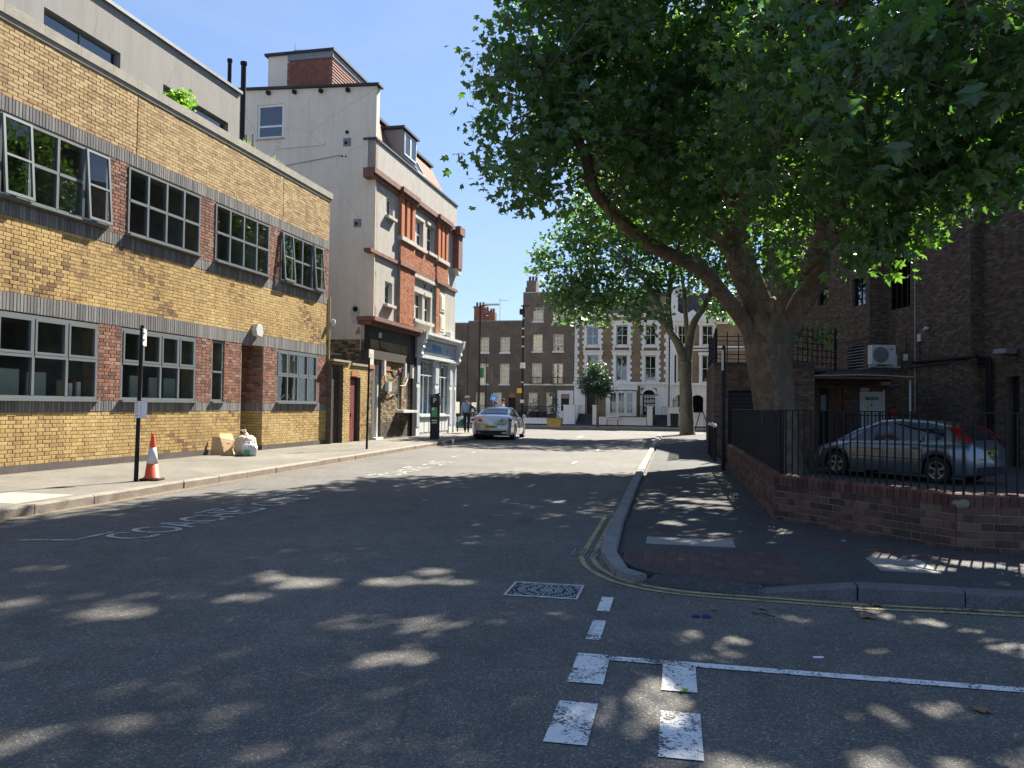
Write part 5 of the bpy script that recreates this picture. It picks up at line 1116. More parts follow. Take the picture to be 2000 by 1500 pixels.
# ================================================================ LOW BRICK WALL WITH RAILINGS
lw = thing('low_brick_wall', 'low red brick boundary wall with brick-on-edge coping round the car park corner', 'wall', (2.0, 9.8, .05))
PTS = [(1.20, 19.6), (1.23, 10.72), (2.76, 8.84), (9.5, 8.55)]
nin = [110, 130, 60]
rail = thing('railings', 'black vertical bar railings standing on the low red brick wall', 'railings', (1.25, 10.7, .64))
for si in range(3):
    a, b_ = PTS[si], PTS[si+1]; L_ = math.hypot(b_[0]-a[0], b_[1]-a[1]); th = math.atan2(b_[1]-a[1], b_[0]-a[0]); Fw = frame(a[0], a[1], th)
    MB().fb(.004, L_-.012, -.215, -.008, -.3, .52).build('wall_core', M['mortar_wall'], lw, Fw)
    put_bricks(lay_bricks(.0, L_, .03, .505, 'flemish', H=.079), Fw, 0, M['lowwall'], lw, 'brick', nin[si], .03, 'wall_brickwork', .012)
    MB().fb(0.01, L_, -.20, -.006, .505, .622).build('coping_core', M['mortar_wall'], lw, Fw)
    n = int(L_/.078); key = None
    for k in range(n):
        u = (k+.5)*L_/n
        if BRICK_CACHE.get(('cop', k % 6)) is None:
            hw = .034; q = MB().prism([(.012, .508), (.012, .60), (-.004, .622), (-.03, .634), (-.18, .634), (-.205, .622), (-.22, .60), (-.22, .508)], -hw, hw, 'x', random.random())
            me = q.mesh('coping_brick', M['coping']); bm = bmesh.new(); bm.from_mesh(me); bmesh.ops.recalc_face_normals(bm, faces=bm.faces); bm.to_mesh(me); bm.free(); BRICK_CACHE[('cop', k % 6)] = me
        if si == 2 and u > 5.0: continue
        o = bpy.data.objects.new('coping_brick', BRICK_CACHE[('cop', random.randrange(6) if ('cop', 5) in BRICK_CACHE else k % 6)])
        reg(o, Fw @ Matrix.Diagonal((1, -1, 1, 1)) @ Matrix.Translation((u, 0, random.uniform(-.002, .003))), lw)
    # railings set back on the coping
    MB().fb(-.02, L_+.02, -.125, -.085, 1.435, 1.447).build('top_rail', M['black'], rail, Fw)
    MB().fb(.0, L_, -.115, -.095, .70, .715).build('bottom_rail', M['black'], rail, Fw) if si == 9 else None
    bar = BRICK_CACHE.get('bar')
    if bar is None: bar = MB().tube([(0, 0, .63), (0, 0, 1.436)], .0105, 6).mesh('railing_bar', M['black']); BRICK_CACHE['bar'] = bar
    nb = int(L_/.096)
    for k in range(nb+1):
        if si == 2 and k > 50: break
        o = bpy.data.objects.new('railing_bar', bar); reg(o, Fw @ Matrix.Translation((k*L_/nb, .105, 0)) @ Matrix.Rotation(random.uniform(-.006, .006), 4, 'X'), rail)
bm = bmesh.new(); bmesh.ops.create_icosphere(bm, subdivisions=3, radius=1)
for v in bm.verts:
    q = 1+.25*math.sin(v.co.x*5+v.co.z*3)*math.cos(v.co.y*4+v.co.z*5); v.co = Vector((v.co.x*.075*q, v.co.y*.022*q, v.co.z*.045*q))
me = bpy.data.meshes.new('repair'); bm.to_mesh(me); bm.free(); me.materials.append(M['mortar_wall']); me.shade_smooth()
reg(bpy.data.objects.new('mortar_repair', me), Matrix.Translation((2.80, 8.83, .53)) @ Matrix.Rotation(-.3, 4, 'Z'), lw)
# ================================================================ GARAGE BLOCK
gb = thing('garage_block', 'single-storey dark brick garage block with black shutter at the pavement edge', 'building', (2.5, 26, .0))
FGr = frame(1.14, 25.3, 0); FSt = frame(1.14, 31.5, -pi/2)   # front, street side (u runs towards the camera)
gh = [(.42, 1.95, -.3, 2.02)]
w = MB(); grid_wall(w, 0, 2.9, -.3, 2.82, -.3, -.01, gh); w.build('front_core', M['mortar_dark'], gb, FGr)
put_bricks(lay_bricks(0, 2.9, -.25, 2.75, 'flemish', gh), FGr, 0, M['dark'], gb, 'brick', 150, .03, 'front_brickwork')
MB().fb(0.012, 2.9, -.2, .02, 2.75, 2.86).build('roof_edge', M['roofdark'], gb, FGr)
MB().fb(.42, 1.95, -.22, -.16, -.25, 2.02).build('shutter', M['black'], gb, FGr)
for k in range(16): MB().fb(.43, 1.94, -.16, -.145, .05+k*.12, .14+k*.12).build('shutter_slat', M['blackmatt'], gb, FGr)
MB().fb(0, 6.2, -.3, -.01, 0, 2.75).build('side_core', M['mortar_dark'], gb, FSt)
put_bricks(lay_bricks(0, 6.2, .05, 2.75, 'flemish'), FSt, 0, M['dark'], gb, 'side_brick', 60, .03, 'side_brickwork')
MB().fb(0, 6.2, -.2, .02, 2.75, 2.86).build('roof_edge', M['roofdark'], gb, FSt)
MB().box(1.45, 4.5, 25.6, 31.5, 2.6, 2.70).box(1.14, 4.5, 31.3, 31.5, 0, 2.75).build('roof', M['roofdark'], gb)
# trellis on the roof
tl = thing('trellis', 'black timber trellis standing on the flat garage roof behind the big plane trunk', 'trellis', (1.3, 25.9, 2.8))
def trellis(p, q, z0, z1, par):
    L_ = math.hypot(q[0]-p[0], q[1]-p[1]); F_ = frame(p[0], p[1], math.atan2(q[1]-p[1], q[0]-p[0])); n = int(L_/.32)
    for k in range(n+1): MB().fb(k*L_/n-.015, k*L_/n+.015, 0, .02, z0, z1+random.uniform(-.02, .1)).build('upright', M['black'], par, F_)
    for k in range(6):
        z = z0+.12+k*(z1-z0-.2)/5; MB().fb(0, L_, .02, .04, z-.012, z+.012).build('rail', M['black'], par, F_)
    for u in (0, L_): MB().fb(u-.04, u+.04, -.03, .03, z0-.1, z1+.12).build('post', M['black'], par, F_)
trellis((1.2, 30.5), (1.2, 25.6), 2.86, 3.8, tl); trellis((1.2, 25.6), (2.9, 25.9), 2.86, 3.75, tl); trellis((2.9, 26.2), (5.4, 29.6), 2.90, 4.15, tl)
# bollards and post by the garage
for x, y, h, lab in ((1.0, 24.9, .95, 'farthest of the three short black bollards by the garage wall'), (1.0, 23.1, .97, 'middle one of the three short black bollards by the garage wall'), (1.0, 21.6, .97, 'nearest of the three short black bollards, next to the tall post')):
    b_ = thing('bollard', lab, 'bollard', (x, y, .08), group='bollards by the garage wall'); MB().tube([(x, y, .08), (x, y, .08+h-.06)], .045, 8).build('shaft', M['black'], b_); MB().lathe([(.05, h+.0), (.055, h+.04), (.03, h+.08), (0, h+.09)], x, y, 8).build('cap', M['palesign'], b_)
pp = pole('parking_sign_post', 'slim black post at the end of the low wall on the right pavement', 'post', 1.04, 18.5, .08, 2.84, .045)
MB().box(1.0, 1.03, 18.4, 18.62, 2.3, 2.75).build('edge_on_plate', M['palesign'], pp)
# ================================================================ BIG DARK BRICK BUILDING
db = thing('dark_brick_building', 'tall stepped dark brown brick building behind the car park', 'building', (8.5, 32, 0))
def wall_seg(p, q, z0, z1, holes, nmax, zb0, nm='brick', bond='stretcher'):
    L_ = math.hypot(q[0]-p[0], q[1]-p[1]); F_ = frame(p[0], p[1], math.atan2(q[1]-p[1], q[0]-p[0]))
    w = MB(); grid_wall(w, 0, L_, z0, z1, -.35, -.01, holes); w.build('wall_core', M['mortar_dark'], db, F_)
    if nmax is not None: put_bricks(lay_bricks(0, L_, zb0, min(z1, 12.5), bond, holes), F_, 0, M['dark'], db, nm, nmax, .03, 'brickwork')
    return F_
def proj(F_, p): v = F_.inverted() @ Vector(p); return v.x
pA0, pA1, pB0, pB1, pC0, pC1 = (4.6, 46.0), (7.51, 34.17), (8.2, 34.31), (9.5, 29.06), (9.88, 29.14), (11.6, 22.2)
FA_ = frame(*pA0, math.atan2(pA1[1]-pA0[1], pA1[0]-pA0[0])); uA = lambda x, y: (FA_.inverted() @ Vector((x, y, 0))).x
FB_ = frame(*pB0, math.atan2(pB1[1]-pB0[1], pB1[0]-pB0[0])); uB = lambda x, y: (FB_.inverted() @ Vector((x, y, 0))).x
FC_ = frame(*pC0, math.atan2(pC1[1]-pC0[1], pC1[0]-pC0[0])); uC = lambda x, y: (FC_.inverted() @ Vector((x, y, 0))).x
hA = [(uA(7.10, 35.6), uA(7.42, 34.46), 5.71, 6.88), (uA(6.33, 38.93), uA(6.57, 37.86), 6.15, 6.97), (uA(7.09, 36.02), uA(7.38, 34.66), 3.1, 4.17)]
hB = [(uB(8.22, 34.2), uB(8.60, 32.66), 5.39, 7.40), (uB(8.22, 34.2), uB(8.60, 32.66), 8.45, 10.4)]
hC = [(uC(9.98, 27.95), uC(10.1, 27.3), -.3, 2.57)]
wall_seg(pA0, pA1, -.3, 16, hA, 110, 2.8); wall_seg(pA1, pB0, -.3, 16, [], 0, -.2); wall_seg(pB0, pB1, -.3, 16, hB, 110, -.2); wall_seg(pB1, pC0, -.3, 16, [], 0, -.2); wall_seg(pC0, pC1, -.3, 16, hC, 80, -.2)
MB().add([(4.8, 46, 15.8), (11.8, 22, 15.8), (30, 22, 15.8), (30, 46, 15.8)], [(0, 1, 2, 3)]).build('roof', M['roofdark'], db)
MB().box(11.6, 30, 22.0, 22.3, -.3, 16).box(4.8, 30, 45.8, 46.1, -.3, 16).build('return_wall', M['mortar_dark'], db)
for (a, b_, z0, z1) in hB: window(db, FB_, a, b_, z0, z1, 4, 1, d=-.12, fr=.05, bar=.09, m='black', glass='glassdark'); MB().fb(a, b_, -.6, -.5, z0, z1).build('room', M['interior'], db, FB_)
a, b_, z0, z1 = hA[0]; window(db, FA_, a, b_, z0, z1, 2, 2, d=-.12, fr=.06, bar=.06, m='black', glass='glassold', splits=[z0, z0+.85, z1]); MB().fb(a+.55, b_-.1, -.17, -.14, z0+.08, z0+.75).build('bright_pane', M['whiteframe'], db, FA_)
a, b_, z0, z1 = hA[1]; window(db, FA_, a, b_, z0, z1, 1, 1, d=-.12, fr=.06, m='black', glass='glassold'); MB().fb(a, b_, -.6, -.5, z0, z1).build('room', M['interior'], db, FA_)
a, b_, z0, z1 = hA[2]; lv = MB().fb(a, b_, -.3, -.25, z0, z1).build('louvre', M['black'], db, FA_)
for k in range(9): MB().fb(a, b_, -.14, -.02, z0+.04+k*.12, z0+.065+k*.12).build('louvre_blade', M['frame'], lv, FA_)
MB().fb(0, 12.1, 0, .035, 4.30, 4.36).build('ledge', M['blackmatt'], db, FA_)
MB().tube([(uB(8.76, 32.3), -.03, 0), (uB(8.76, 32.3), -.03, 13)], .012, 5).build('lightning_cable', M['palesign'], db, FB_)
for (a, b_, z0, z1) in hC: MB().fb(a, b_, -.3, -.25, z0, z1).build('slit_door', M['blackmatt'], db, FC_)
up = uB(8.7, 32.37); uq = uB(9.45, 29.2)
MB().tube([(up, -.08, 3.25), (uq, -.08, 3.25), (uq+.62, -.1, 3.25)], .055, 8).tube([(up-.4, -.08, 3.05), (uq-.8, -.08, 3.12)], .02, 6).build('service_pipe', M['black'], db, FB_)
pc = uC(9.98, 28.55); MB().tube([(-.2, -.12, 3.22), (pc-.1, -.12, 3.22), (pc, -.12, 3.15), (pc, -.12, -.25)], .06, 8).tube([(-.1, -.12, 3.05), (pc-.22, -.12, 3.05), (pc-.14, -.12, 2.98), (pc-.14, -.12, -.25)], .05, 8).build('downpipe', M['black'], db, FC_)
fl = MB().fb(uC(10.01, 27.9), uC(10.02, 27.3), .05, .45, 3.25, 3.42).build('floodlight', M['frame'], None, FC_); tag(bevel(fl, .03), 'dark floodlight on the building wall above the right end of the car park', 'floodlight')
cc = MB().tube([(uB(8.97, 31.41), -.02, 4.45), (uB(8.97, 31.41), -.14, 4.42)], .03, 6).tube([(uB(8.97, 31.41)-.12, -.14, 4.38), (uB(8.97, 31.41)+.1, -.2, 4.44)], .05, 8).build('security_camera', M['whiteframe'], None, FB_); tag(cc, 'small white security camera on the dark brick wall', 'camera')
jb = MB().fb(uB(8.82, 31.99)-.09, uB(8.82, 31.99)+.09, .0, .08, 4.0, 4.28).build('wall_box', M['acwhite'], None, FB_); tag(bevel(jb, .01), 'pale square junction box below the security camera', 'junction box')
jb = MB().fb(uB(8.6, 32.9)-.08, uB(8.6, 32.9)+.1, .0, .1, 3.35, 3.6).build('isolator_box', M['acwhite'], None, FB_); tag(bevel(jb, .01), 'small pale isolator box right of the air conditioning unit', 'electrical box')
MB().tube([(uB(8.82, 31.99), -.03, 4.0), (uB(8.82, 31.99), -.03, 3.3)], .012, 5).tube([(uB(8.6, 32.9), -.03, 4.5), (uB(8.6, 32.9), -.03, 3.5)], .01, 5).build('cable', M['black'], db, FB_)
# air conditioner
ac = thing('air_conditioner', 'off-white air conditioning unit on the wall above the canopy', 'air conditioner', (7.5, 32.6, 3.2))
FAC = frame(7.25, 32.62, YAW)
bevel(MB().fb(0, .92, -.36, 0, 3.2, 3.94).build('casing', M['acwhite'], ac, FAC), .02)
g_ = MB().lathe([(.28, -.0), (.30, -.02), (.27, -.03)], .33, 3.57, 20, axis='y').build('fan_grille', M['frame'], ac, FAC)
MB().lathe([(0, -.012), (.27, -.012), (.27, -.002)], .33, 3.57, 20, axis='y').build('fan_opening', M['blackmatt'], g_, FAC)
for k in range(6): MB().fb(.08, .58, .028, .034, 3.36+k*.08, 3.37+k*.08).build('grille_wire', M['frame'], g_, FAC)
MB().fb(.64, .645, 0, .004, 3.22, 3.92).build('panel_line', M['frame'], ac, FAC); MB().fb(.72, .78, 0, .004, 3.75, 3.82).build('badge', M['blackmatt'], ac, FAC)
MB().fb(.1, 1.3, -.5, -.40, 3.10, 3.16).fb(.1, .16, -.5, .05, 3.14, 3.19).fb(.8, .86, -.5, .05, 3.14, 3.19).fb(1.1, 1.16, -.5, -.4, 3.16, 3.6).build('bracket', M['acwhite'], ac, FAC)
# canopy and doors
FC2 = frame(0, 0, YAW)      # u lateral, d = -depth
cn = thing('entrance_canopy', 'shallow corrugated canopy on a thin white post over the service doors', 'canopy', (7, 30, 2.5))
cm = MB(); n = 40
for k in range(n):
    a = 10.25+k*.0875; z = 2.60+.05*math.sin(k/n*pi)+(.012 if k % 2 else 0); cm.fb(a, a+.0875, -30.6, -27.6, z, z+.015)
cm.build('corrugated_sheet', M['palesign'], cn, FC2); MB().fb(10.25, 13.75, -27.7, -27.6, 2.52, 2.60).build('front_beam', M['brownwood'], cn, FC2)
MB().fb(13.62, 13.67, -27.75, -27.7, -.25, 2.55).build('post', M['whiteframe'], cn, FC2)
sb = thing('service_entrance', 'dark recessed service entrance with brown door and white notice door below the canopy', 'building', (6.5, 30.5, 0))
dz = -29.3; w = MB(); eh = [(11.15, 11.5, -.3, 2.25), (11.5, 12.0, -.3, 2.28), (12.62, 13.62, -.3, 2.28)]
grid_wall(w, 8.2, 14.1, -.3, 2.85, dz-.3, dz-.01, eh); w.build('wall_core', M['mortar_dark'], sb, FC2)
put_bricks(lay_bricks(8.2, 14.1, -.2, 2.8, 'flemish', eh), FC2, dz, M['dark'], sb, 'brick', 50, .03, 'entrance_brickwork')
MB().fb(8.1, 14.1, dz-2, dz+.05, 2.85, 2.95).build('flat_roof', M['roofdark'], sb, FC2)
MB().fb(11.15, 11.5, dz-.15, dz-.1, -.25, 2.25).build('dark_door', M['black'], sb, FC2); MB().fb(11.22, 11.42, dz-.1, dz-.09, 1.4, 2.0).build('paper_notice', M['signblue' if False else 'lead'], sb, FC2)
MB().fb(11.5, 12.0, dz-.15, dz-.08, -.25, 2.28).build('brown_door', M['brownwood'], sb, FC2)
nd = MB().fb(12.58, 13.44, dz+.02, dz+.06, -.2, 2.13).build('notice_door', M['acwhite'], sb, FC2)
MB().fb(12.78, 13.24, dz+.06, dz+.065, 1.83, 1.94).build('green_notice', M['darkgreen'], nd, FC2); text_obj('lettering', 'Fire exit', .085, M['palesign'], FC2 @ Matrix.Translation((13.05, -(dz+.068), 1.885)) @ UPRIGHT, nd)
MB().prism([(12.78, 1.52), (12.94, 1.52), (12.86, 1.72)], -(dz+.065), -(dz+.06)).build('warning_triangle', M['yellowsign'], nd, FC2); MB().fb(12.98, 13.03, dz+.06, dz+.064, 1.62, 1.70).build('black_mark', M['black'], nd, FC2)
MB().fb(13.44, 14.0, dz-.9, dz-.85, -.25, 2.28).build('corridor_glow_panel', M['orangeglow'], sb, FC2); MB().fb(13.46, 13.50, dz-.05, dz+.02, 0, 2.2).build('door_jamb', M['whiteframe'], sb, FC2)
MB().fb(13.3, 13.65, dz+.02, dz+.14, 2.38, 2.5).build('bulkhead_light', M['acwhite'], sb, FC2)
ex = thing('fire_extinguisher', 'red fire extinguisher in the open service doorway', 'fire extinguisher', tuple(FC2 @ Vector((13.62, 28.9, 1.0)))); MB().lathe([(.07, 1.08), (.08, 1.12), (.08, 1.5), (.03, 1.56), (.03, 1.6)], 13.62, 28.9, 12).build('cylinder', M['extred'], ex, FC2); MB().box(13.59, 13.68, 28.86, 28.9, 1.58, 1.64).build('valve', M['black'], ex, FC2); MB().box(13.54, 13.70, 28.815, 28.82, 1.22, 1.30).build('label', M['palesign'], ex, FC2)
MB().box(13.5, 13.74, 28.8, 29.0, -.25, 1.08).build('stand', M['brownwood'], ex, FC2)
# low inner fence behind the parked car
inf = thing('inner_fence', 'low black picket fence in front of the service doors beyond the parked car', 'fence', tuple(FC2 @ Vector((12.4, 27, 0))))
MB().fb(10.6, 13.4, -26.6, -26.57, 1.28, 1.31).build('rail', M['black'], inf, FC2)
for k in range(24): MB().fb(10.6+k*.12, 10.63+k*.12, -26.58, -26.55, -.25, 1.38).build('picket', M['black'], inf, FC2)
# ================================================================ CARS
def interp(x, pts):
    if x <= pts[0][0]: return pts[0][1]
    for (a, p), (b, q) in zip(pts, pts[1:]):
        if x <= b:
            t = (x-a)/(b-a); t = t*t*(3-2*t)*.5+t*.5; return p+(q-p)*t
    return pts[-1][1]
def make_car(name, label, Mw, L, HW, deck, roof, wheels, wr, paint, belt_tuck, roof_hw, sill=.20, plate='', rear_lamp=None, doors=2, rw=None, side_win=(), screens=(), front_wheel_w=.21):
    """y=0 rear bumper, y=L nose. deck/roof: profile knots (y,z)"""
    car = thing(name, label, 'car'); car.matrix_basis = Mw; WM[car] = Mw
    wpts = [(0, HW*.80), (.12, HW*.93), (.5, HW*.99), (1.2, HW), (L-1.2, HW), (L-.45, HW*.95), (L-.12, HW*.80), (L, HW*.62)]
    NS = 110; ys_ = [L*i/(NS-1) for i in range(NS)]; rings = []
    def zbot(y):
        z = sill+.05*max(0, 1-y/.5)+.03*max(0, 1-(L-y)/.5)
        for wy in wheels:
            dd = wr+.055
            if abs(y-wy) < dd: z = max(z, wr+math.sqrt(max(0, dd*dd-(y-wy)**2)))
        return z
    def sec(y):
        hw = interp(y, wpts); zd = interp(y, deck); zb = zbot(y); sh = zd-.09
        zb = min(zb, sh-.12)
        fl = max([0]+[1-abs(y-w)/(wr+.22) for w in wheels]); hw2 = hw+.022*min(1, fl*1.6)
        mid = zb+(sh-zb)*.5
        return [(hw2*.955, zb), (hw2*.995, zb+(sh-zb)*.22), (hw2*1.0, mid), (hw2*.985, zb+(sh-zb)*.8), (hw*.955, sh), (hw*.90, zd-.025), (hw*.70, zd+.012), (hw*.35, zd+.03), (0, zd+.035)]
    V = []; k = 17
    for y in ys_:
        s = sec(y); full = [(x, z) for x, z in s]+[(-x, z) for x, z in s[-2::-1]]
        V += [(x, y, z) for x, z in full]
    Fq = [(i*k+j, i*k+j+1, (i+1)*k+j+1, (i+1)*k+j) for i in range(NS-1) for j in range(k-1)]
    Fq += [tuple(range(k)), tuple(range((NS-1)*k, NS*k))[::-1]]
    b = MB(); b.add(V, Fq); body = fix_normals(b.build('body', M[paint], car, Mw, smooth=True))
    md = body.modifiers.new('e', 'EDGE_SPLIT'); md.split_angle = radians(50)
    MB().box(-HW*.85, HW*.85, .25, L-.3, sill-.02, sill+.30).build('underbody', M['blackmatt'], car, Mw)
    # cabin
    r0_, r1_ = roof[0][0], roof[-1][0]; ny = 48; yy = [r0_+(r1_-r0_)*i/(ny-1) for i in range(ny)]; CV = []
    def csec(y):
        zd = interp(y, deck)-.02; zr = max(zd+.01, interp(y, roof)); bw = interp(y, wpts)*belt_tuck; t = (zr-zd)/.5; rwid = bw-(bw-roof_hw)*min(1, t)
        h = zr-zd
        return [(bw, zd), (bw-(bw-rwid)*.33, zd+h*.33), (bw-(bw-rwid)*.68, zd+h*.68), (rwid, zd+h*.90), (rwid*.88, zd+h*.985), (rwid*.5, zr+.012*min(1, t)), (0, zr+.018*min(1, t))]
    kk = 13
    for y in yy:
        s = csec(y); CV += [(x, y, z) for x, z in s]+[(-x, y, z) for x, z in s[-2::-1]]
    CF = [(i*kk+j, i*kk+j+1, (i+1)*kk+j+1, (i+1)*kk+j) for i in range(ny-1) for j in range(kk-1)]
    b = MB(); b.add(CV, CF); fix_normals(b.build('roof_panel', M[paint], car, Mw, smooth=True))
    def cpt(y, t, sgn, off):   # t 0..1 up the side
        s = csec(y); q = t*3; i = min(2, int(q)); f = q-i
        return (sgn*(s[i][0]+(s[i+1][0]-s[i][0])*f+off), y, s[i][1]+(s[i+1][1]-s[i][1])*f+off*.3)
    for sgn in (1, -1):
        for (y0, y1, tt0, tt1, c0, c1) in side_win:      # c0/c1: shrink at rear/front
            P_ = []; n1, n2 = 16, 5
            for i in range(n1):
                f = i/(n1-1); y = y0+(y1-y0)*f
                top = tt1*min(1, c0+(1-c0)*min(1, f/.35), c1+(1-c1)*min(1, (1-f)/.5))
                for j in range(n2): P_.append(cpt(y, tt0+(max(top, tt0+.02)-tt0)*j/(n2-1), sgn, .006))
            b = MB(); b.add(P_, [(i*n2+j, i*n2+j+1, (i+1)*n2+j+1, (i+1)*n2+j) for i in range(n1-1) for j in range(n2-1)]); b.build('side_window', M['carglass'], car, Mw, smooth=True)
    for (nm, y0, y1, wf) in screens:
        P_ = []; n1, n2 = 12, 11
        for i in range(n1):
            y = y0+(y1-y0)*i/(n1-1); s = csec(y); wid = s[3][0]*wf
            for j in range(n2):
                x = -wid+2*wid*j/(n2-1); ax_ = abs(x); z = None
                pr_ = [(0, s[6][1]), (s[5][0], s[5][1]), (s[4][0], s[4][1]), (s[3][0], s[3][1])]
                for (xa, za), (xb, zb) in zip(pr_, pr_[1:]):
                    if xa <= ax_ <= xb+1e-6: z = za+(zb-za)*(ax_-xa)/max(1e-6, xb-xa); break
                z = z if z is not None else s[3][1]; P_.append((x, y-(.005 if nm == 'rear_screen' else -.005), z+.006))
        b = MB(); b.add(P_, [(i*n2+j, i*n2+j+1, (i+1)*n2+j+1, (i+1)*n2+j) for i in range(n1-1) for j in range(n2-1)]); b.build(nm, M['carglass'], car, Mw, smooth=True)
    # wheels
    for wy in wheels:
        for sgn in (1, -1):
            xo = HW-.005; wl = MB().lathe([(wr*.62, -.10), (wr*.93, -.105), (wr, -.07), (wr, .07), (wr*.93, .105), (wr*.66, .10), (wr*.64, .07)], wy, wr, 28, axis='x', caps=False)
            Tx = Mw @ Matrix.Translation((sgn*(xo-.11), 0, 0)) @ (Matrix.Identity(4) if sgn > 0 else Matrix.Diagonal((-1, 1, 1, 1)))
            tw = wl.build('wheel', M['tyre'], car, Tx, smooth=False)
            rm_ = MB().lathe([(wr*.655, .102), (wr*.60, .100), (wr*.57, .05), (wr*.55, .03)], wy, wr, 24, axis='x', caps=False)
            for q in range(5):
                a = 2*pi*q/5+.3
                for da in (-.10, .10):
                    c0 = (wy+math.cos(a)*.05, wr+math.sin(a)*.05); c1 = (wy+math.cos(a+da)*wr*.60, wr+math.sin(a+da)*wr*.60); n_ = (-math.sin(a)*.018, math.cos(a)*.018)
                    rm_.prism([(c0[0]+n_[0], c0[1]+n_[1]), (c0[0]-n_[0], c0[1]-n_[1]), (c1[0]-n_[0], c1[1]-n_[1]), (c1[0]+n_[0], c1[1]+n_[1])], .055, .085, 'x')
            rm_.lathe([(.06, .05), (.055, .09), (0, .092)], wy, wr, 14, axis='x'); fix_normals(rm_.build('rim', M['alloy'], tw, Tx))
            MB().lathe([(0, .0), (wr*.6, .0), (wr*.6, .02), (0, .02)], wy, wr, 16, axis='x').build('brake_disc', M['castdark'], tw, Tx)
            MB().box(-.16, .02, wy-wr*.95, wy+wr*.95, wr*.75, wr*1.75).build('arch_liner', M['blackmatt'], car, Tx @ Matrix.Translation((-.04, 0, 0)))
    # seams, mirrors, handles
    for sgn in (1, -1):
        for dy in doors:
            s0 = [(sgn*(sec(dy)[i][0]+.003), dy, sec(dy)[i][1]) for i in range(5)]
            MB().tube(s0, .006, 4).build('door_seam', M['black'], car, Mw)
            MB().tube([(sgn*(sec(dy+.12)[3][0]+.012), dy+.10, sec(dy)[3][1]+.02), (sgn*(sec(dy+.12)[3][0]+.03), dy+.2, sec(dy)[3][1]+.025), (sgn*(sec(dy+.3)[3][0]+.012), dy+.30, sec(dy)[3][1]+.02)], .013, 6).build('door_handle', M[paint], car, Mw) if dy != doors[-1] or len(doors) == 1 else None
        my = side_win[0][1]+.02 if side_win else L*.62; zz = interp(my, deck)+.06
        MB().lathe([(0, -.05), (.07, -.04), (.085, .02), (.05, .06), (0, .07)], sgn*(HW+.06), zz, 12, axis='y').build('mirror', M[paint], car, Mw @ Matrix.Translation((0, my, 0)))
    # rear details
    if rear_lamp:
        for sgn in (1, -1):
            P_ = [(sgn*x, z) for x, z in rear_lamp['poly']]
            q = MB(); 
            yr = rear_lamp['y']; vs = [(x, yr+rear_lamp['wrap']*max(0, (abs(x)-HW*.6)/(HW*.35))**2+rear_lamp.get('lean', 0)*(z-rear_lamp['poly'][0][1])-.02, z) for x, z in P_]+[(x, yr+.25+rear_lamp['wrap']*max(0, (abs(x)-HW*.6)/(HW*.35))**2+rear_lamp.get('lean', 0)*(z-rear_lamp['poly'][0][1]), z) for x, z in P_]
            n = len(P_); q.add(vs, [tuple(range(n)), tuple(range(n, 2*n))[::-1]]+[(i, (i+1) % n, (i+1) % n+n, i+n) for i in range(n)]); fix_normals(q.build('tail_lamp', M[rear_lamp.get('m', 'rearlamp')], car, Mw))
    zp_, yp_ = rw['plate']; pl = MB().box(-.27, .27, yp_-.02, yp_, zp_-.055, zp_+.055).build('number_plate', M['plate_y'], car, Mw)
    text_obj('plate_letters', plate, .105, M['black'], Mw @ Matrix.Translation((0, yp_-.023, zp_)) @ UPRIGHT, pl, sx=.86, bold=.003)
    d_ = MB(); d_.box(-HW*.72, HW*.72, rw['dif'][0], rw['dif'][0]+.3, rw['dif'][1], rw['dif'][2]); d_.build('lower_bumper', M['blackmatt'], car, Mw)
    d_ = MB(); d_.box(-HW*.62, HW*.62, rw['seam'][0]-.004, rw['seam'][0]+.1, rw['seam'][1], rw['seam'][1]+.012); d_.build('boot_seam', M['black'], car, Mw)
    for sgn in (1, -1): MB().lathe([(.12, 0), (.13, -.02), (.05, -.04)], 0, 0, 10, axis='y').build('headlamp', M['glassold'], car, Mw @ Matrix.Translation((sgn*HW*.66, L-.12, interp(L-.15, deck)-.12)))
    return car
coupe = make_car('parked_car', 'silver two-door coupe parked at the left kerb with red tail lights', frame(-7.62, 33.3, radians(2.5)), 4.66, .905,
    [(0, .93), (.08, 1.0), (.35, 1.04), (1.0, 1.03), (2.0, .96), (3.2, .92), (4.2, .80), (4.55, .66), (4.66, .5)],
    [(.50, 1.03), (.8, 1.16), (1.35, 1.33), (2.0, 1.40), (2.5, 1.39), (3.0, 1.24), (3.45, .93)], (.88, 3.68), .335, 'carsilver', .80, .53, .19, 'P31 EAC',
    dict(poly=[(.38, .82), (.44, .765), (.70, .775), (.88, .80), (.90, .86), (.78, .90), (.48, .89), (.39, .86)], y=.0, wrap=.10), (2.0, 3.2), dict(plate=(.565, -.004), dif=(-.01, .22, .40), seam=(.0, .66)),
    [(1.25, 3.0, .08, .86, .35, .1)], [('rear_screen', .62, 1.42, .86), ('windscreen', 2.62, 3.40, .9)])
Mc = frame(-7.62, 33.3, radians(2.5))
for sgn in (1, -1): MB().box(sgn*.55-.09, sgn*.55+.09, -.01, .2, .27, .34).build('exhaust', M['alloy'], coupe, Mc)
MB().box(-.45, .45, -.005, .1, .27, .30).build('diffuser_fin', M['alloy'], coupe, Mc)
MB().tube([(-.42, 2.9, 1.0), (-.42, 2.9, 1.05)], .02, 6).build('wiper', M['black'], coupe, Mc)
hA_ = math.atan2(22.46-20.6, 4.11-5.99)-pi/2
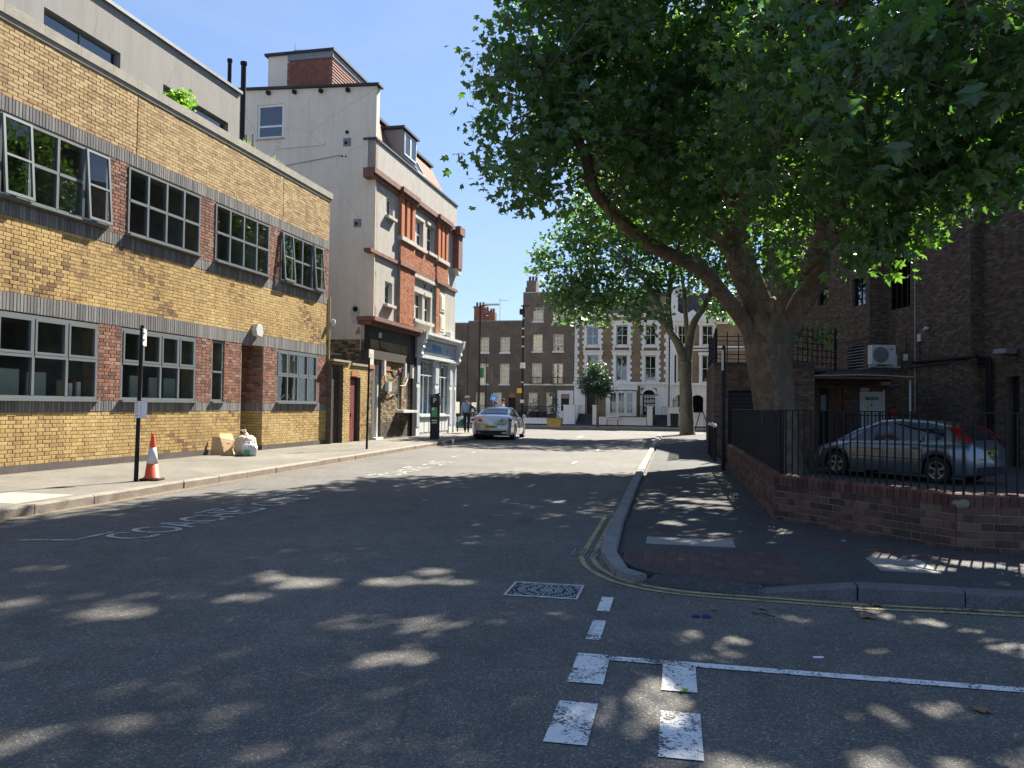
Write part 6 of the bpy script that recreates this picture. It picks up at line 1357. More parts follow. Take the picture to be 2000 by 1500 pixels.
# parked hatchback: rear at right/near, nose to the far left
fr_ = Vector((5.99, 20.6, 0)); ff_ = Vector((4.11, 22.46, 0)); hd = (ff_-fr_).normalized(); wb = 2.64; side = Vector((-hd.y, hd.x, 0))   # left side of the car
org = fr_ - hd*.82 - side*.86
Mh = Matrix.Translation((org.x, org.y, -.24)) @ Matrix.Rotation(math.atan2(hd.y, hd.x)-pi/2, 4, 'Z')
hatch = make_car('parked_car', 'blue-grey hatchback parked in the car park behind the black railings', Mh, 4.34, .87,
    [(0, .86), (.10, .96), (.5, .99), (1.5, .95), (2.9, .93), (3.5, .90), (4.0, .78), (4.25, .62), (4.34, .48)],
    [(.10, .97), (.30, 1.18), (.62, 1.37), (1.2, 1.46), (1.9, 1.49), (2.4, 1.46), (2.9, 1.27), (3.55, .93)], (.82, 3.46), .315, 'carblue', .84, .55, .20, 'MJ07 GLN',
    dict(poly=[(.71, 1.0), (.765, .99), (.71, 1.15), (.61, 1.33), (.575, 1.36), (.60, 1.26), (.66, 1.12)], y=.03, wrap=.06, lean=1.15, m='deeplamp'), (1.15, 2.15, 3.15), dict(plate=(.74, -.004), dif=(-.012, .25, .42), seam=(.0, .60)),
    [(.62, 1.12, .12, .8, .15, .8), (1.17, 2.12, .08, .86, .9, .95), (2.17, 3.15, .06, .86, 1.0, .1)], [('rear_screen', .16, .60, .78), ('windscreen', 2.45, 3.50, .9)])
MB().tube([(.885, 1.0, .55), (.895, 2.2, .55), (.885, 3.0, .55)], .012, 5).tube([(-.885, 1.0, .55), (-.895, 2.2, .55), (-.885, 3.0, .55)], .012, 5).build('side_strip', M['blackmatt'], hatch, Mh)
# ================================================================ PEOPLE
def skin_obj(name, V, E, R, m, parent, Mw, root=0, sub=2):
    me = bpy.data.meshes.new(name); me.from_pydata(V, E, []); me.materials.append(m)
    o = bpy.data.objects.new(name, me); reg(o, Mw, parent)
    md = o.modifiers.new('skin', 'SKIN'); md.use_smooth_shade = True
    L_ = me.skin_vertices[0].data
    for i, r in enumerate(R): L_[i].radius = (r, r) if not hasattr(r, '__len__') else r; L_[i].use_root = (i == root)
    s = o.modifiers.new('sub', 'SUBSURF'); s.levels = sub; s.render_levels = sub
    return o
def person(label, Mw, h=1.72, shirt='shirtblue', stride=.30, arm_l=.1, arm_r=.1, group=None, cap=True):
    p = thing('person', label, 'person'); p.matrix_basis = Mw; WM[p] = Mw; k = h/1.75
    hip, kn, an = .92, .50, .08; s = stride
    J = dict(pel=(0, 0, .96), bel=(0, .0, 1.12), che=(0, .02, 1.34), nk=(0, .01, 1.50), hd0=(0, .02, 1.58), hd1=(0, .02, 1.68),
        hl=(-.10, 0, .92), kl_=(-.11, s*.45, .50), al=(-.11, s*.75, .09), tl=(-.12, s*.75+.17, .04), hr=(.10, 0, .92), kr=(.11, -s*.15, .50), ar=(.11, -s*.85, .14), tr=(.12, -s*.85+.16, .05),
        sl=(-.19, .0, 1.42), el=(-.25, arm_l*.3, 1.14), wl=(-.26, arm_l+.05, .90), ml=(-.26, arm_l+.08, .82), sr=(.19, 0, 1.42), er=(.25, arm_r*.3-.04, 1.14), wr=(.26, arm_r, .90), mr=(.26, arm_r+.03, .82))
    def V(*n): return [tuple(c*k for c in J[q]) for q in n]
    nm = ['pel', 'bel', 'che', 'nk', 'hd0', 'hd1', 'hl', 'kl_', 'al', 'tl', 'hr', 'kr', 'ar', 'tr', 'sl', 'el', 'wl', 'ml', 'sr', 'er', 'wr', 'mr']
    ed = [(0, 1), (1, 2), (2, 3), (3, 4), (4, 5), (0, 6), (6, 7), (7, 8), (8, 9), (0, 10), (10, 11), (11, 12), (12, 13), (2, 14), (14, 15), (15, 16), (16, 17), (2, 18), (18, 19), (19, 20), (20, 21)]
    rad = [(.14, .10), (.13, .095), (.15, .10), .052, (.075, .088), (.072, .085), .085, .055, .038, .035, .085, .055, .038, .035, .05, .04, .028, .036, .05, .04, .028, .036]
    skin_obj('body', V(*nm), ed, [tuple(x*k for x in r) if hasattr(r, '__len__') else r*k for r in rad], M['skin'], p, Mw)
    for hand in ('ml', 'mr'):
        hx, hy, hz = J[hand]
        for q in range(4): MB().tube([((hx-.02+.0*q)*k, (hy-.025+.018*q)*k, (hz-.02)*k), ((hx-.01)*k, (hy-.02+.018*q)*k, (hz-.07+.004*abs(q-1.5))*k), ((hx+.005)*k, (hy-.015+.018*q)*k, (hz-.095+.006*abs(q-1.5))*k)], .009*k, 5).build('finger', M['skin'], p, Mw)
        MB().tube([((hx)*k, (hy+.03)*k, (hz)*k), (hx*k, (hy+.055)*k, (hz-.04)*k)], .010*k, 5).build('thumb', M['skin'], p, Mw)
    skin_obj('shirt', V('pel', 'bel', 'che', 'sl', 'el', 'sr', 'er')+[(J['wl'][0]*k, J['wl'][1]*k, (J['wl'][2]+.05)*k), (J['wr'][0]*k, J['wr'][1]*k, (J['wr'][2]+.05)*k)], [(0, 1), (1, 2), (2, 3), (3, 4), (2, 5), (5, 6), (4, 7), (6, 8)],
        [(.175*k, .125*k), (.17*k, .125*k), (.175*k, .12*k), .07*k, .06*k, .07*k, .06*k, .045*k, .045*k], M[shirt], p, Mw)
    skin_obj('trousers', V('pel', 'hl', 'kl_', 'al', 'hr', 'kr', 'ar'), [(0, 1), (1, 2), (2, 3), (0, 4), (4, 5), (5, 6)], [(.155*k, .12*k), .105*k, .08*k, .065*k, .105*k, .08*k, .065*k], M['trousers'], p, Mw)
    for a, t_ in (('al', 'tl'), ('ar', 'tr')): skin_obj('shoe', [tuple(c*k for c in J[a][:2])+(.055*k+J[a][2]*k-.07*k,), tuple(c*k for c in J[t_][:2])+(.045*k,)], [(0, 1)], [.045*k, .035*k], M['black'], p, Mw)
    hx, hy, hz = J['hd1']
    hm = MB().lathe([(.0, -.06), (.075, -.05), (.096, .0), (.098, .04), (.085, .085), (.05, .115), (0, .125)], 0, 0, 14).build('hair', M['hair'], p, Mw @ Matrix.Translation((0, (hy-.015)*k, (hz+.0)*k)) @ Matrix.Diagonal((.88*k, 1.0*k, k, 1)), smooth=True)
    for sx in (-1, 1):
        MB().lathe([(0, -.012), (.022, -.008), (.028, 0), (.015, .01)], 0, 0, 8, axis='x').build('ear', M['skin'], p, Mw @ Matrix.Translation((sx*.082*k, hy*k, 1.62*k)))
        MB().lathe([(0, -.008), (.010, -.004), (.010, .004), (0, .008)], sx*.032*k, 1.64*k, 6, axis='y').build('eye', M['black'], p, Mw @ Matrix.Translation((0, (hy+.085)*k, 0)))
    MB().prism([((hy+.085)*k, 1.64*k), ((hy+.115)*k, 1.595*k), ((hy+.085)*k, 1.585*k)], -.013, .013, 'x').build('nose', M['skin'], p, Mw); MB().box(-.025, .025, (hy+.08)*k, (hy+.092)*k, 1.545*k, 1.552*k).build('mouth', M['extred'], p, Mw)
    return p
Pm = frame(-9.78, 37.5, radians(6), .12)
p1 = person('person in a blue shirt and dark trousers walking away beside the silver coupe', Pm, 1.72, 'shirtblue', .30, .1, .08)
MB().lathe([(.0, .07), (.10, .06), (.112, .0), (.115, -.02), (.105, -.03)][1:], 0, 0, 16, caps=False).build('headband', M['stonetrim'], p1, Pm @ Matrix.Translation((0, 0, 1.73)) @ Matrix.Rotation(.25, 4, 'X'), smooth=True)
bag = thing('shoulder_bag', 'large black bag slung over the right shoulder of the person in the blue shirt', 'bag', tuple(Pm @ Vector((.27, -.12, 1.0))))
skin_obj('bag_body', [(.24, -.14, 1.33), (.30, -.15, 1.15), (.36, -.12, .98)], [(0, 1), (1, 2)], [(.07, .10), (.13, .17), (.12, .15)], M['fabblack'], bag, Pm)
MB().tube([(.16, .13, 1.40), (.17, .02, 1.50), (.22, -.12, 1.38), (.27, -.17, 1.2)], .02, 6).build('strap', M['fabblack'], bag, Pm)
MB().prism([(-.07, .0), (.07, 0), (.03, .14), (-.05, .16)], -.32, -.30).build('white_print', M['paper'], bag, Pm @ Matrix.Translation((.33, .0, 1.02)))
wb_ = thing('carrier_bag', 'white carrier bag held in the left hand of the person in the blue shirt', 'bag', tuple(Pm @ Vector((-.27, .1, .6))))
skin_obj('bag_body', [(-.27, .12, .84), (-.27, .12, .72), (-.27, .11, .60)], [(0, 1), (1, 2)], [.03, (.10, .08), (.12, .09)], M['paper'], wb_, Pm)
gb_ = thing('green_sack', 'dark green sack carried below the white bag at the left leg of the walking person', 'bag', tuple(Pm @ Vector((-.27, .1, .3))))
skin_obj('sack_body', [(-.27, .12, .68), (-.27, .10, .50), (-.26, .10, .30)], [(0, 1), (1, 2)], [(.10, .08), (.16, .12), (.14, .11)], M['darkgreen'], gb_, Pm)
p2 = person('person with short dark hair and pale lilac shirt crossing the junction beyond the coupe', frame(-10.45, 48.9, radians(-80)), 1.84, 'shirtwhite', .25)
p3 = person('shorter dark-haired person beyond the coupe roof, left of the person in lilac', frame(-10.84, 48.6, radians(-60)), 1.66, 'shirtwhite', .22)
# ================================================================ LEFT PAVEMENT OBJECTS
sp = pole('sign_post', 'leaning black sign post beside the traffic cone with white papers wrapped round it', 'sign post', -8.76, 11.95, .10, 2.71, .036, (.045, 0), seg_=12)
MB().box(-8.735, -8.722, 11.90, 12.22, 2.38, 2.66).build('parking_plate', M['palesign'], sp, Matrix.Translation((-8.70, 11.95, 0)) @ Matrix.Rotation(radians(27), 4, 'Z') @ Matrix.Translation((8.735, -11.92, 0))); MB().box(-8.76, -8.70, 11.93, 11.97, 2.45, 2.48).box(-8.76, -8.70, 11.93, 11.97, 2.56, 2.59).build('clip', M['frame'], sp, Matrix.Translation((.03, 0, 0)))
pn = thing('paper_notice', 'sheet of white paper wrapped and taped round the leaning black post', 'notice', (-8.74, 11.9, 1.18))
pm = MB(); prof = [(-.11, .03), (-.06, -.02), (-.045, -.045), (0, -.055), (.045, -.045), (.06, -.02), (.13, .02)]
for (x0, y0), (x1, y1) in zip(prof, prof[1:]): pm.add([(x0, y0, 1.17), (x1, y1, 1.17), (x1+.006, y1, 1.45), (x0+.006, y0, 1.45)], [(0, 1, 2, 3)])
o = pm.build('sheet', M['paper'], pn, Matrix.Translation((-8.735, 11.95, 0))); md = o.modifiers.new('t', 'SOLIDIFY'); md.thickness = .002
for z in (1.2, 1.42): MB().lathe([(.058, z), (.058, z+.012)], -8.735, 11.95, 12).build('tape', M['lead'], pn)
for k in range(6): MB().box(-8.735-.03, -8.735+.025, 11.892, 11.894, 1.24+k*.03, 1.246+k*.03).build('print_line', M['lead'], pn)
cn_ = thing('traffic_cone', 'orange traffic cone with worn white sleeve beside the leaning black post', 'traffic cone', (-8.64, 12.2, .12))
Tc = Matrix.Translation((-8.64, 12.2, .12)) @ Matrix.Diagonal((.84, .84, 1, 1))
bs_ = MB(); bs_.prism([(-.20, -.14), (-.14, -.20), (.14, -.20), (.20, -.14), (.20, .14), (.14, .20), (-.14, .20), (-.20, .14)], 0, .035, 'z'); bevel(bs_.build('base', M['blackmatt'], cn_, Tc @ Matrix.Rotation(.2, 4, 'Z')), .008)
def cr_(z): return .145+( .035-.145)*(z-.04)/.70
MB().lathe([(.17, .036), (.165, .05), (cr_(.06), .06), (cr_(.28), .28)], 0, 0, 24).build('lower_cone', M['coneorange'], cn_, Tc, smooth=True)
MB().lathe([(cr_(.28)+.003, .28), (cr_(.55)+.003, .55)], 0, 0, 24).build('white_sleeve', M['conewhite'], cn_, Tc, smooth=True)
MB().lathe([(cr_(.55), .55), (.037, .72), (.037, .74), (.030, .745), (.030, .78), (0, .78)], 0, 0, 24).build('cone_top', M['coneorange'], cn_, Tc)
s2 = pole('sign_post', 'upright black post with a pale square plate in front of the yard wall', 'sign post', -8.94, 22.63, .10, 2.82, .034, (.03, 0), seg_=10)
MB().box(-8.92, -8.905, 22.62, 22.98, 2.62, 3.08).build('parking_plate', M['palesign'], s2, Matrix.Rotation(0, 4, 'Z')); MB().box(-8.904, -8.902, 22.7, 22.9, 2.8, 2.98).build('plate_print', M['stonetrim'], s2)
pmt = thing('parking_meter', 'black pay-and-display parking machine with a white P on the left pavement', 'parking meter', (-9.15, 30.2, .12))
FM = frame(-9.15, 30.2, radians(8), .12)
o = MB().prism([(-.17, 0), (.17, 0), (.17, 1.30), (.19, 1.34), (.19, 1.70), (.14, 1.74), (-.19, 1.64), (-.19, 1.34), (-.17, 1.30)], -.13, .13).build('cabinet', M['blackmatt'], pmt, FM); bevel(fix_normals(o), .012)
MB().prism([(-.22, 1.66), (.2, 1.77), (.2, 1.80), (-.22, 1.69)], -.17, .17).build('solar_panel', M['roofdark'], pmt, FM)
text_obj('letter_p', 'P', .26, M['palesign'], FM @ Matrix.Translation((0, -.135, 1.49)) @ UPRIGHT, pmt, bold=.006)
MB().box(-.11, .11, -.137, -.13, .86, 1.24).build('green_panel', M['green'], pmt, FM); MB().box(-.11, .0, -.142, -.137, 1.12, 1.22).box(-.11, .11, -.142, -.137, 1.0, 1.01).build('panel_print', M['palesign'], pmt, FM)
MB().box(-.10, .10, -.136, -.13, .70, .76).box(-.10, .10, -.136, -.13, .62, .66).build('label', M['palesign'], pmt, FM); MB().box(-.12, .12, -.16, -.13, 1.64, 1.66).build('cap_edge', M['frame'], pmt, FM)
# rubbish: cardboard and bags
cbd = thing('cardboard_box', 'flattened cardboard box leaning open against the yellow brick wall beside the bin bags', 'cardboard box', (-10.95, 18.2, .12))
def quad(mb, a, b, c, d): return mb.add([a, b, c, d], [(0, 1, 2, 3)])
def thick(o, t): md = o.modifiers.new('t', 'SOLIDIFY'); md.thickness = t; return o
Ob = Matrix.Translation((-11.12, 18.5, .12)) @ Matrix.Diagonal((.8, .8, .85, 1))
thick(quad(MB(), (.05, .02, 0), (.24, .10, 0), (.06, .55, .42), (-.20, .16, .50)).build('front_flap', M['card'], cbd, Ob), .006)
thick(quad(MB(), (-.20, .16, .50), (.06, .55, .42), (-.12, .68, .62), (-.30, .25, .62)).build('top_flap', M['card'], cbd, Ob), .006)
thick(quad(MB(), (.05, .02, 0), (-.40, -.05, 0), (-.42, .05, .55), (-.20, .16, .50)).build('side_flap', M['card'], cbd, Ob), .006)
thick(quad(MB(), (.24, .10, 0), (.0, .75, 0), (-.1, .7, .5), (.06, .55, .42)).build('end_flap', M['card'], cbd, Ob), .006)
thick(quad(MB(), (.15, .0, .01), (.42, .12, .01), (.40, .5, .01), (.1, .45, .01)).build('ground_flap', M['card'], cbd, Ob), .006)
MB().box(-.12, .02, .22, .225, .33, .37).build('torn_label', M['paper'], cbd, Ob @ Matrix.Translation((.10, -.02, -.02)))
def bin_bag(label, x, y, r, h, m, seed, tie=True):
    t = thing('bin_bag', label, 'bin bag', (x, y, .12)); rg = random.Random(seed); bm = bmesh.new(); bmesh.ops.create_icosphere(bm, subdivisions=5, radius=1)
    from mathutils import noise as mn
    for v in bm.verts:
        d = v.co.normalized(); q = 1+.16*mn.noise(d*1.6+Vector((seed, 0, 0)))+.09*abs(mn.noise(d*4+Vector((0, seed, 0))))+.05*mn.noise(d*9)+.035*abs(mn.noise(Vector((d.x*3, d.y*3, d.z*14))+Vector((seed, 1, 2))))
        up = max(0, d.z); q *= 1-.42*up**4
        z = d.z*q*h*.62+h*.46
        if up > .9: z += h*.22*(up-.9)/.1
        v.co = Vector((d.x*q*r, d.y*q*r*.9, max(.0, z)))
    me = bpy.data.meshes.new('bag'); bm.to_mesh(me); bm.free(); me.materials.append(M[m]); me.shade_smooth()
    o = bpy.data.objects.new('bag_body', me); reg(o, Matrix.Translation((x, y, .12)), t)
    if tie: MB().tube([(x, y, .12+h*1.04), (x-.02, y+.02, .12+h*1.12), (x-.12, y-.04, .12+h*1.16)], [.035, .05, .012], 7).build('knot', M[m], t)
    return t
b1 = bin_bag('cream bin bag slumped on the pavement behind the clear recycling bag', -10.72, 18.85, .29, .54, 'bagcream', 3)
b2 = bin_bag('clear recycling bag with green print in front of the cream bin bag', -10.40, 18.50, .20, .34, 'bagclear', 8, False)
MB().box(-10.42, -10.28, 18.29, 18.32, .16, .28).build('green_print', M['green'], b2, Matrix.Identity(4)); MB().box(-10.50, -10.36, 18.31, 18.33, .28, .38).build('white_sheet', M['paper'], b2)
# ================================================================ SMALL THINGS ON THE GROUND
GM = Matrix.Translation((.17, 5.8, 0)) @ Matrix.Scale(.75, 4) @ Matrix.Translation((-.17, -5.8, 0))
gl = thing('rubber_glove', 'dropped dark blue rubber glove lying on the asphalt near the yellow lines', 'glove', (.16, 5.81, 0))
skin_obj('glove_body', [(.10, 5.80, .012), (.18, 5.82, .014)], [(0, 1)], [(.03, .010), (.038, .012)], M['glove'], gl, GM)
for k in range(4): MB().tube([(.20, 5.80+.018*k, .012), (.245, 5.785+.026*k, .010), (.26+.006*k, 5.78+.028*k, .008)], .008, 6).build('finger', M['glove'], gl, GM)
rgn = random.Random(5)
def ground_leaf(x, y, z, s, m, lab, cat='leaf', nm='fallen_leaf', grp=None):
    mb = MB(); a = rgn.uniform(0, 6.3); R_ = Matrix.Rotation(a, 3, 'Z'); vs = [R_ @ Vector((0, .35*s, .012))]+[R_ @ Vector((p[0]*s, p[1]*s, rgn.uniform(0, .014))) for p in LEAF12]
    mb.add(vs, [(0, i+1, (i+1) % 12+1) for i in range(12)]); o = mb.build(nm, M[m], None, Matrix.Translation((x, y, z))); tag(o, lab, cat, grp); return o
ground_leaf(.04, 4.28, .01, .05, 'grasslike', 'fresh green leaf lying on the upper right white road block')
for x, y, s, lab in ((.30, 6.02, .05, 'small dry leaf lying on the road just beyond the blue glove'), (.63, 6.12, .07, 'curled dry leaf in the sunny patch under the kerb'), (1.32, 6.04, .12, 'large dry brown leaf in the right-hand sunny patch below the kerb'), (1.44, 4.32, .08, 'dry leaf on the asphalt below the long white line'), (1.45, 6.5, .09, 'curled dry leaf lying against the foot of the granite kerb')): ground_leaf(x, y, .006, s, 'deadleaf', lab)
bt = MB()
for _ in range(420):
    x = rgn.choice([-.75, -.7, 0]) ; 
    if x: x = rgn.uniform(-.95, -.64); y = rgn.uniform(7.8, 22)
    else: x = rgn.uniform(-.2, 3.4); y = rgn.uniform(6.35, 6.56)
    s = rgn.uniform(.008, .03); a = rgn.uniform(0, 6.3); bt.add([(x, y, .006), (x+s*cos(a), y+s*sin(a), .012), (x+s*cos(a+1), y+s*sin(a+1), .007)], [(0, 1, 2)])
for _ in range(500):
    x = rgn.uniform(-5, 3); y = rgn.uniform(2.5, 14); s = rgn.uniform(.004, .014); a = rgn.uniform(0, 6.3); bt.add([(x, y, .004), (x+s*cos(a), y+s*sin(a), .008), (x+s*cos(a+1), y+s*sin(a+1), .005)], [(0, 1, 2)])
for _ in range(300):
    y = rgn.uniform(9, 20); x = 1.16-rgn.random()**2*.35; s = rgn.uniform(.01, .035); a = rgn.uniform(0, 6.3); bt.add([(x, y, .09), (x+s*cos(a), y+s*sin(a), .10), (x+s*cos(a+1), y+s*sin(a+1), .092)], [(0, 1, 2)])
o = bt.build('leaf_litter', M['deadleaf']); o['kind'] = 'stuff'
for x, y, lab in ((-1.33, 11.62, 'white paper scrap on the road left of the yellow line end'), (.83, 5.04, 'tiny white scrap of litter on the asphalt above the long white line')):
    o = MB().box(-.03, .03, -.012, .012, .002, .006).build('litter', M['paper'], None, Matrix.Translation((x, y, 0)) @ Matrix.Rotation(.3, 4, 'Z')); tag(o, lab, 'litter')
for x, y, lab in ((.62, 5.95, 'thin dry twig in the sunny patch below the corner kerb'), (1.33, 6.2, 'short dark twig in the right sunny patch by the kerb')):
    o = MB().tube([(x-.08, y+.05, .008), (x, y, .016), (x+.07, y-.03, .008)], .004, 5).build('twig', M['wood']); tag(o, lab, 'twig')
# ================================================================ TREES
T1 = thing('plane_tree', 'huge mottled plane tree with forked trunk behind the railings, overhanging the road', 'tree', (2.75, 22.9, 0))
tm = MB()
def organic(mb, pts, radii, seg_=26, amp=.05, lobes=5):
    base = len(mb.v); P = [Vector(p) for p in pts]; out = []; rr_ = []
    for i in range(len(P)-1):
        a, b, c, d = P[max(i-1, 0)], P[i], P[i+1], P[min(i+2, len(P)-1)]
        for j in range(6):
            t = j/6; out.append(.5*((2*b)+(c-a)*t+(2*a-5*b+4*c-d)*t*t+(-a+3*b-3*c+d)*t**3)); rr_.append(radii[i]+(radii[i+1]-radii[i])*t)
    out.append(P[-1]); rr_.append(radii[-1]); vs = []
    from mathutils import noise as mn
    prev = Vector((1, 0, 0))
    for i, p in enumerate(out):
        t = (out[min(i+1, len(out)-1)]-out[max(i-1, 0)]).normalized(); x = (prev-t*prev.dot(t)).normalized(); y = t.cross(x); prev = x
        for k in range(seg_):
            a = 2*pi*k/seg_; d = x*cos(a)+y*sin(a)
            r = rr_[i]*(1+amp*math.sin(lobes*a+p.z*.7)+amp*1.2*mn.noise(p*1.3+d*1.5)+amp*.6*mn.noise(p*5+d*4)); vs.append(p+d*r)
    n = len(out); mb.add(vs, [(i*seg_+k, i*seg_+(k+1) % seg_, (i+1)*seg_+(k+1) % seg_, (i+1)*seg_+k) for i in range(n-1) for k in range(seg_)]+[tuple(range((n-1)*seg_, n*seg_))]); return out
organic(tm, [(2.78, 22.95, -.4), (2.72, 22.95, .3), (2.66, 22.96, 1.3), (2.55, 22.96, 2.2), (2.50, 22.95, 2.9), (2.42, 22.95, 3.6), (2.2, 22.9, 4.4)], [.76, .61, .53, .52, .58, .60, .40], 30, .07, 4)
tm.build('trunk', M['bark'], T1, smooth=True)
leader = [(2.50, 22.96, 2.7), (2.18, 22.89, 4.23), (1.69, 22.79, 5.63), (1.53, 22.55, 6.98), (1.19, 22.18, 8.28), (1.06, 21.64, 9.48), (.89, 20.89, 11.05), (.8, 20.57, 12.72), (.9, 20.4, 14.5)]
left = [(2.35, 22.92, 2.9), (1.75, 22.6, 3.85), (1.04, 21.84, 4.65), (.62, 21.14, 5.02), (.1, 20.43, 5.16), (-.45, 19.81, 5.31), (-.97, 19.19, 5.57), (-1.46, 18.48, 5.96), (-1.82, 17.89, 6.3), (-1.95, 17.46, 6.86), (-2.12, 17.02, 7.17), (-2.45, 16.54, 7.52), (-2.72, 16.18, 8.2)]
right = [(2.6, 22.96, 2.7), (3.24, 22.9, 4.22), (3.69, 22.48, 4.98), (3.72, 21.77, 5.78), (3.68, 20.95, 6.5), (3.68, 19.11, 7.09), (3.55, 16.53, 7.41), (3.22, 13.92, 7.29), (3.2, 11.5, 6.6)]
b3 = [(1.60, 22.7, 5.4), (1.04, 22.15, 6.07), (.63, 21.76, 6.27), (-.16, 20.88, 6.28), (-.99, 19.7, 6.24)]
b4 = [(1.15, 22.0, 8.7), (.59, 21.04, 8.82), (.07, 20.42, 8.95), (-.47, 19.29, 9.18), (-.96, 18.17, 9.23), (-1.8, 17.3, 9.9)]
b5 = [(2.45, 22.85, 3.2), (2.73, 21.98, 4.38), (3.1, 21.03, 4.88), (3.16, 17.99, 4.9), (3.1, 14.4, 4.8)]
b6 = [(1.6, 22.57, 6.7), (1.96, 20.8, 7.43), (2.3, 17.81, 7.9), (2.42, 14.77, 8.0), (2.6, 12, 7.6)]
b7 = [(.85, 20.8, 11.2), (2.5, 20, 12.5), (4.5, 18, 13.2)]; b8 = [(1.1, 21.8, 9.2), (3.0, 21.2, 10.8), (5.2, 19.6, 11.8)]
sk = []
for P_, a_, b_ in ((leader, .43, .10), (left, .215, .065), (right, .32, .08), (b3, .13, .04), (b4, .16, .04), (b5, .17, .04), (b6, .18, .04), (b7, .14, .05), (b8, .16, .05)):
    mb = MB(); n = len(P_); sk += organic(mb, P_, [b_+(a_-b_)*(1-i/(n-1))**.75 for i in range(n)], 16, .06, 3); mb.build('limb', M['bark'], T1, smooth=True)
sk = [p for p in sk if p.z > 3.5]
BL1 = [(-3.3,16.7,7.9,1.13,1.80,1.29), (-3.0,16.2,6.3,1.04,1.50,0.94), (-2.6,17.3,9.7,1.44,2.00,1.44), (-1.4,17.1,6.9,1.51,2.00,1.29), (-0.8,17.2,8.7,1.94,2.40,1.61), (-0.0,18.4,6.3,1.48,1.70,1.14,.9), (0.8,18.0,8.1,1.99,2.40,1.88), (1.2,17.1,9.6,2.09,2.50,1.57), (2.0,14.7,6.0,1.51,2.20,1.24), (2.2,13.2,6.9,1.58,2.40,1.34), (2.8,11.3,5.6,1.40,2.00,1.20), (2.8,12.8,4.6,0.91,1.30,0.68), (3.6,10.9,6.0,1.01,1.80,0.95), (3.9,12.0,5.2,0.77,1.40,0.77), (2.3,17.8,5.3,1.18,1.40,0.75), (-1.0,17.7,5.6,1.33,1.10,0.55), (0.6,19.5,5.0,0.96,1.00,0.54,.8), (3.1,12.9,3.9,0.38,0.50,0.24), (3.0,15.9,4.4,0.66,0.80,0.43), (3.6,22.2,3.6,0.40,0.50,0.29), (-2.5,17.3,11.7,1.88,2.40,1.44), (0.0,17.9,12.7,2.55,3.00,1.66), (2.6,14.8,10.0,2.30,3.00,1.42), (4.0,12.0,8.0,1.39,2.50,1.04),
  (-1.6,19.5,13.2,2.4,2.6,1.9,.75), (1.0,20.5,14.6,3.0,3.2,2.0,.75), (4.6,18.5,12.8,2.8,3.4,1.9,.75), (5.6,15.5,10.5,2.6,3.2,1.8,.7), (6.0,12.0,9.0,2.2,2.6,1.5,.7), (5.4,9.8,7.6,1.6,2.0,1.1,.8), (3.0,21.0,9.5,2.4,2.2,2.0,.6), (1.6,14.5,12.0,2.4,2.4,1.3,.5), (-1.0,22.4,8.6,2.0,1.5,1.5,2.0), (1.6,24.0,8.8,2.2,1.6,1.8,2.0), (3.4,23.6,8.0,1.9,1.6,1.6,1.6), (0.2,23.2,7.4,1.8,1.2,1.0,2.0), (-2.0,20.6,10.2,1.8,1.8,1.6,1.6), (0.6,22.2,10.8,2.2,1.8,1.6,1.4), (2.8,13.8,4.3,0.82,1.10,0.62), (3.4,12.4,4.6,0.80,1.20,0.58), (3.8,11.5,4.6,0.66,1.00,0.50), (4.0,11.0,5.4,0.70,1.20,0.76), (2.5,17.9,4.5,0.65,0.90,0.48), (3.3,13.4,3.9,0.36,0.50,0.32), (2.8,15.9,5.3,1.04,1.40,0.76)]
# the crown keeps open below the heavy limbs: gaps on their underside towards the road
def open_gaps(C_):
    ok = np.ones(len(C_), bool); rg = np.random.default_rng(5)
    for line, r, ln in ((leader[1:6], .50, 7.0), (left[2:11], .36, 3.5), (right[1:5], .55, 9.0)):
        for a, b in zip(line, line[1:]):
            for t in (0, .5):
                p = np.array(a)*(1-t)+np.array(b)*t; d = np.array([0, 0, 1.45])-p; d /= np.linalg.norm(d)
                v = C_-p; s = v @ d; q = np.linalg.norm(v-s[:, None]*d, axis=1)
                ok &= ~((s > -.2) & (s < ln) & (q < r) & (rg.random(len(C_)) < .93))
    return ok
CC1, PP1 = blob_points(BL1, 3.1, 16, .25, 11, keep=open_gaps)
GAPS = [(-3.32,6.14,.17), (-2.95,6.08,.22), (-2.3,6.33,.2), (-2.1,6.78,.18), (-2.0,6.42,.17), (-1.6,6.43,.13), (-3.77,4.9,.2), (-2.09,5.11,.16), (-1.64,5.09,.17), (-1.51,4.41,.13), (-3.13,5.5,.14), (-.17,4.33,.14), (-.2,3.9,.24), (-.12,4.15,.16), (.60,6.03,.2), (.75,5.88,.16), (1.37,6.2,.16), (1.6,6.02,.18), (1.85,5.9,.12), (2.05,5.46,.2), (.39,5.3,.13), (.1,5.25,.15), (.25,4.9,.14), (.1,12.6,.2), (.45,12.3,.24), (.2,11.7,.16), (.62,11.6,.12), (-.1,9.9,.15), (.5,9.2,.12), (2.2,7.7,.16), (1.9,7.6,.14), (2.6,8.0,.15), (1.9,8.2,.12), (-1.9,12.3,.2), (-4.6,5.0,.2), (-5.4,6.0,.18), (.9,3.5,.2), (.95,4.1,.14), (1.25,4.3,.12), (1.45,3.7,.14), (.3,3.35,.16), (1.7,3.45,.12), (1.2,5.3,.12), (.2,8.62,.13)]
k_ = np.array([sv.x/sv.z, sv.y/sv.z]); gp = PP1[:, :2]-PP1[:, 2:]*k_; okl = np.ones(len(PP1), bool); rgl = np.random.default_rng(8)
for gx, gy, gr_ in GAPS:      # open shafts through the crown, along the sun's path
    okl &= ~(((gp[:, 0]-gx)**2+(gp[:, 1]-gy)**2 < (gr_+.05)**2) & (rgl.random(len(PP1)) < .97))
PP1 = PP1[okl]; print('leaves', len(PP1))
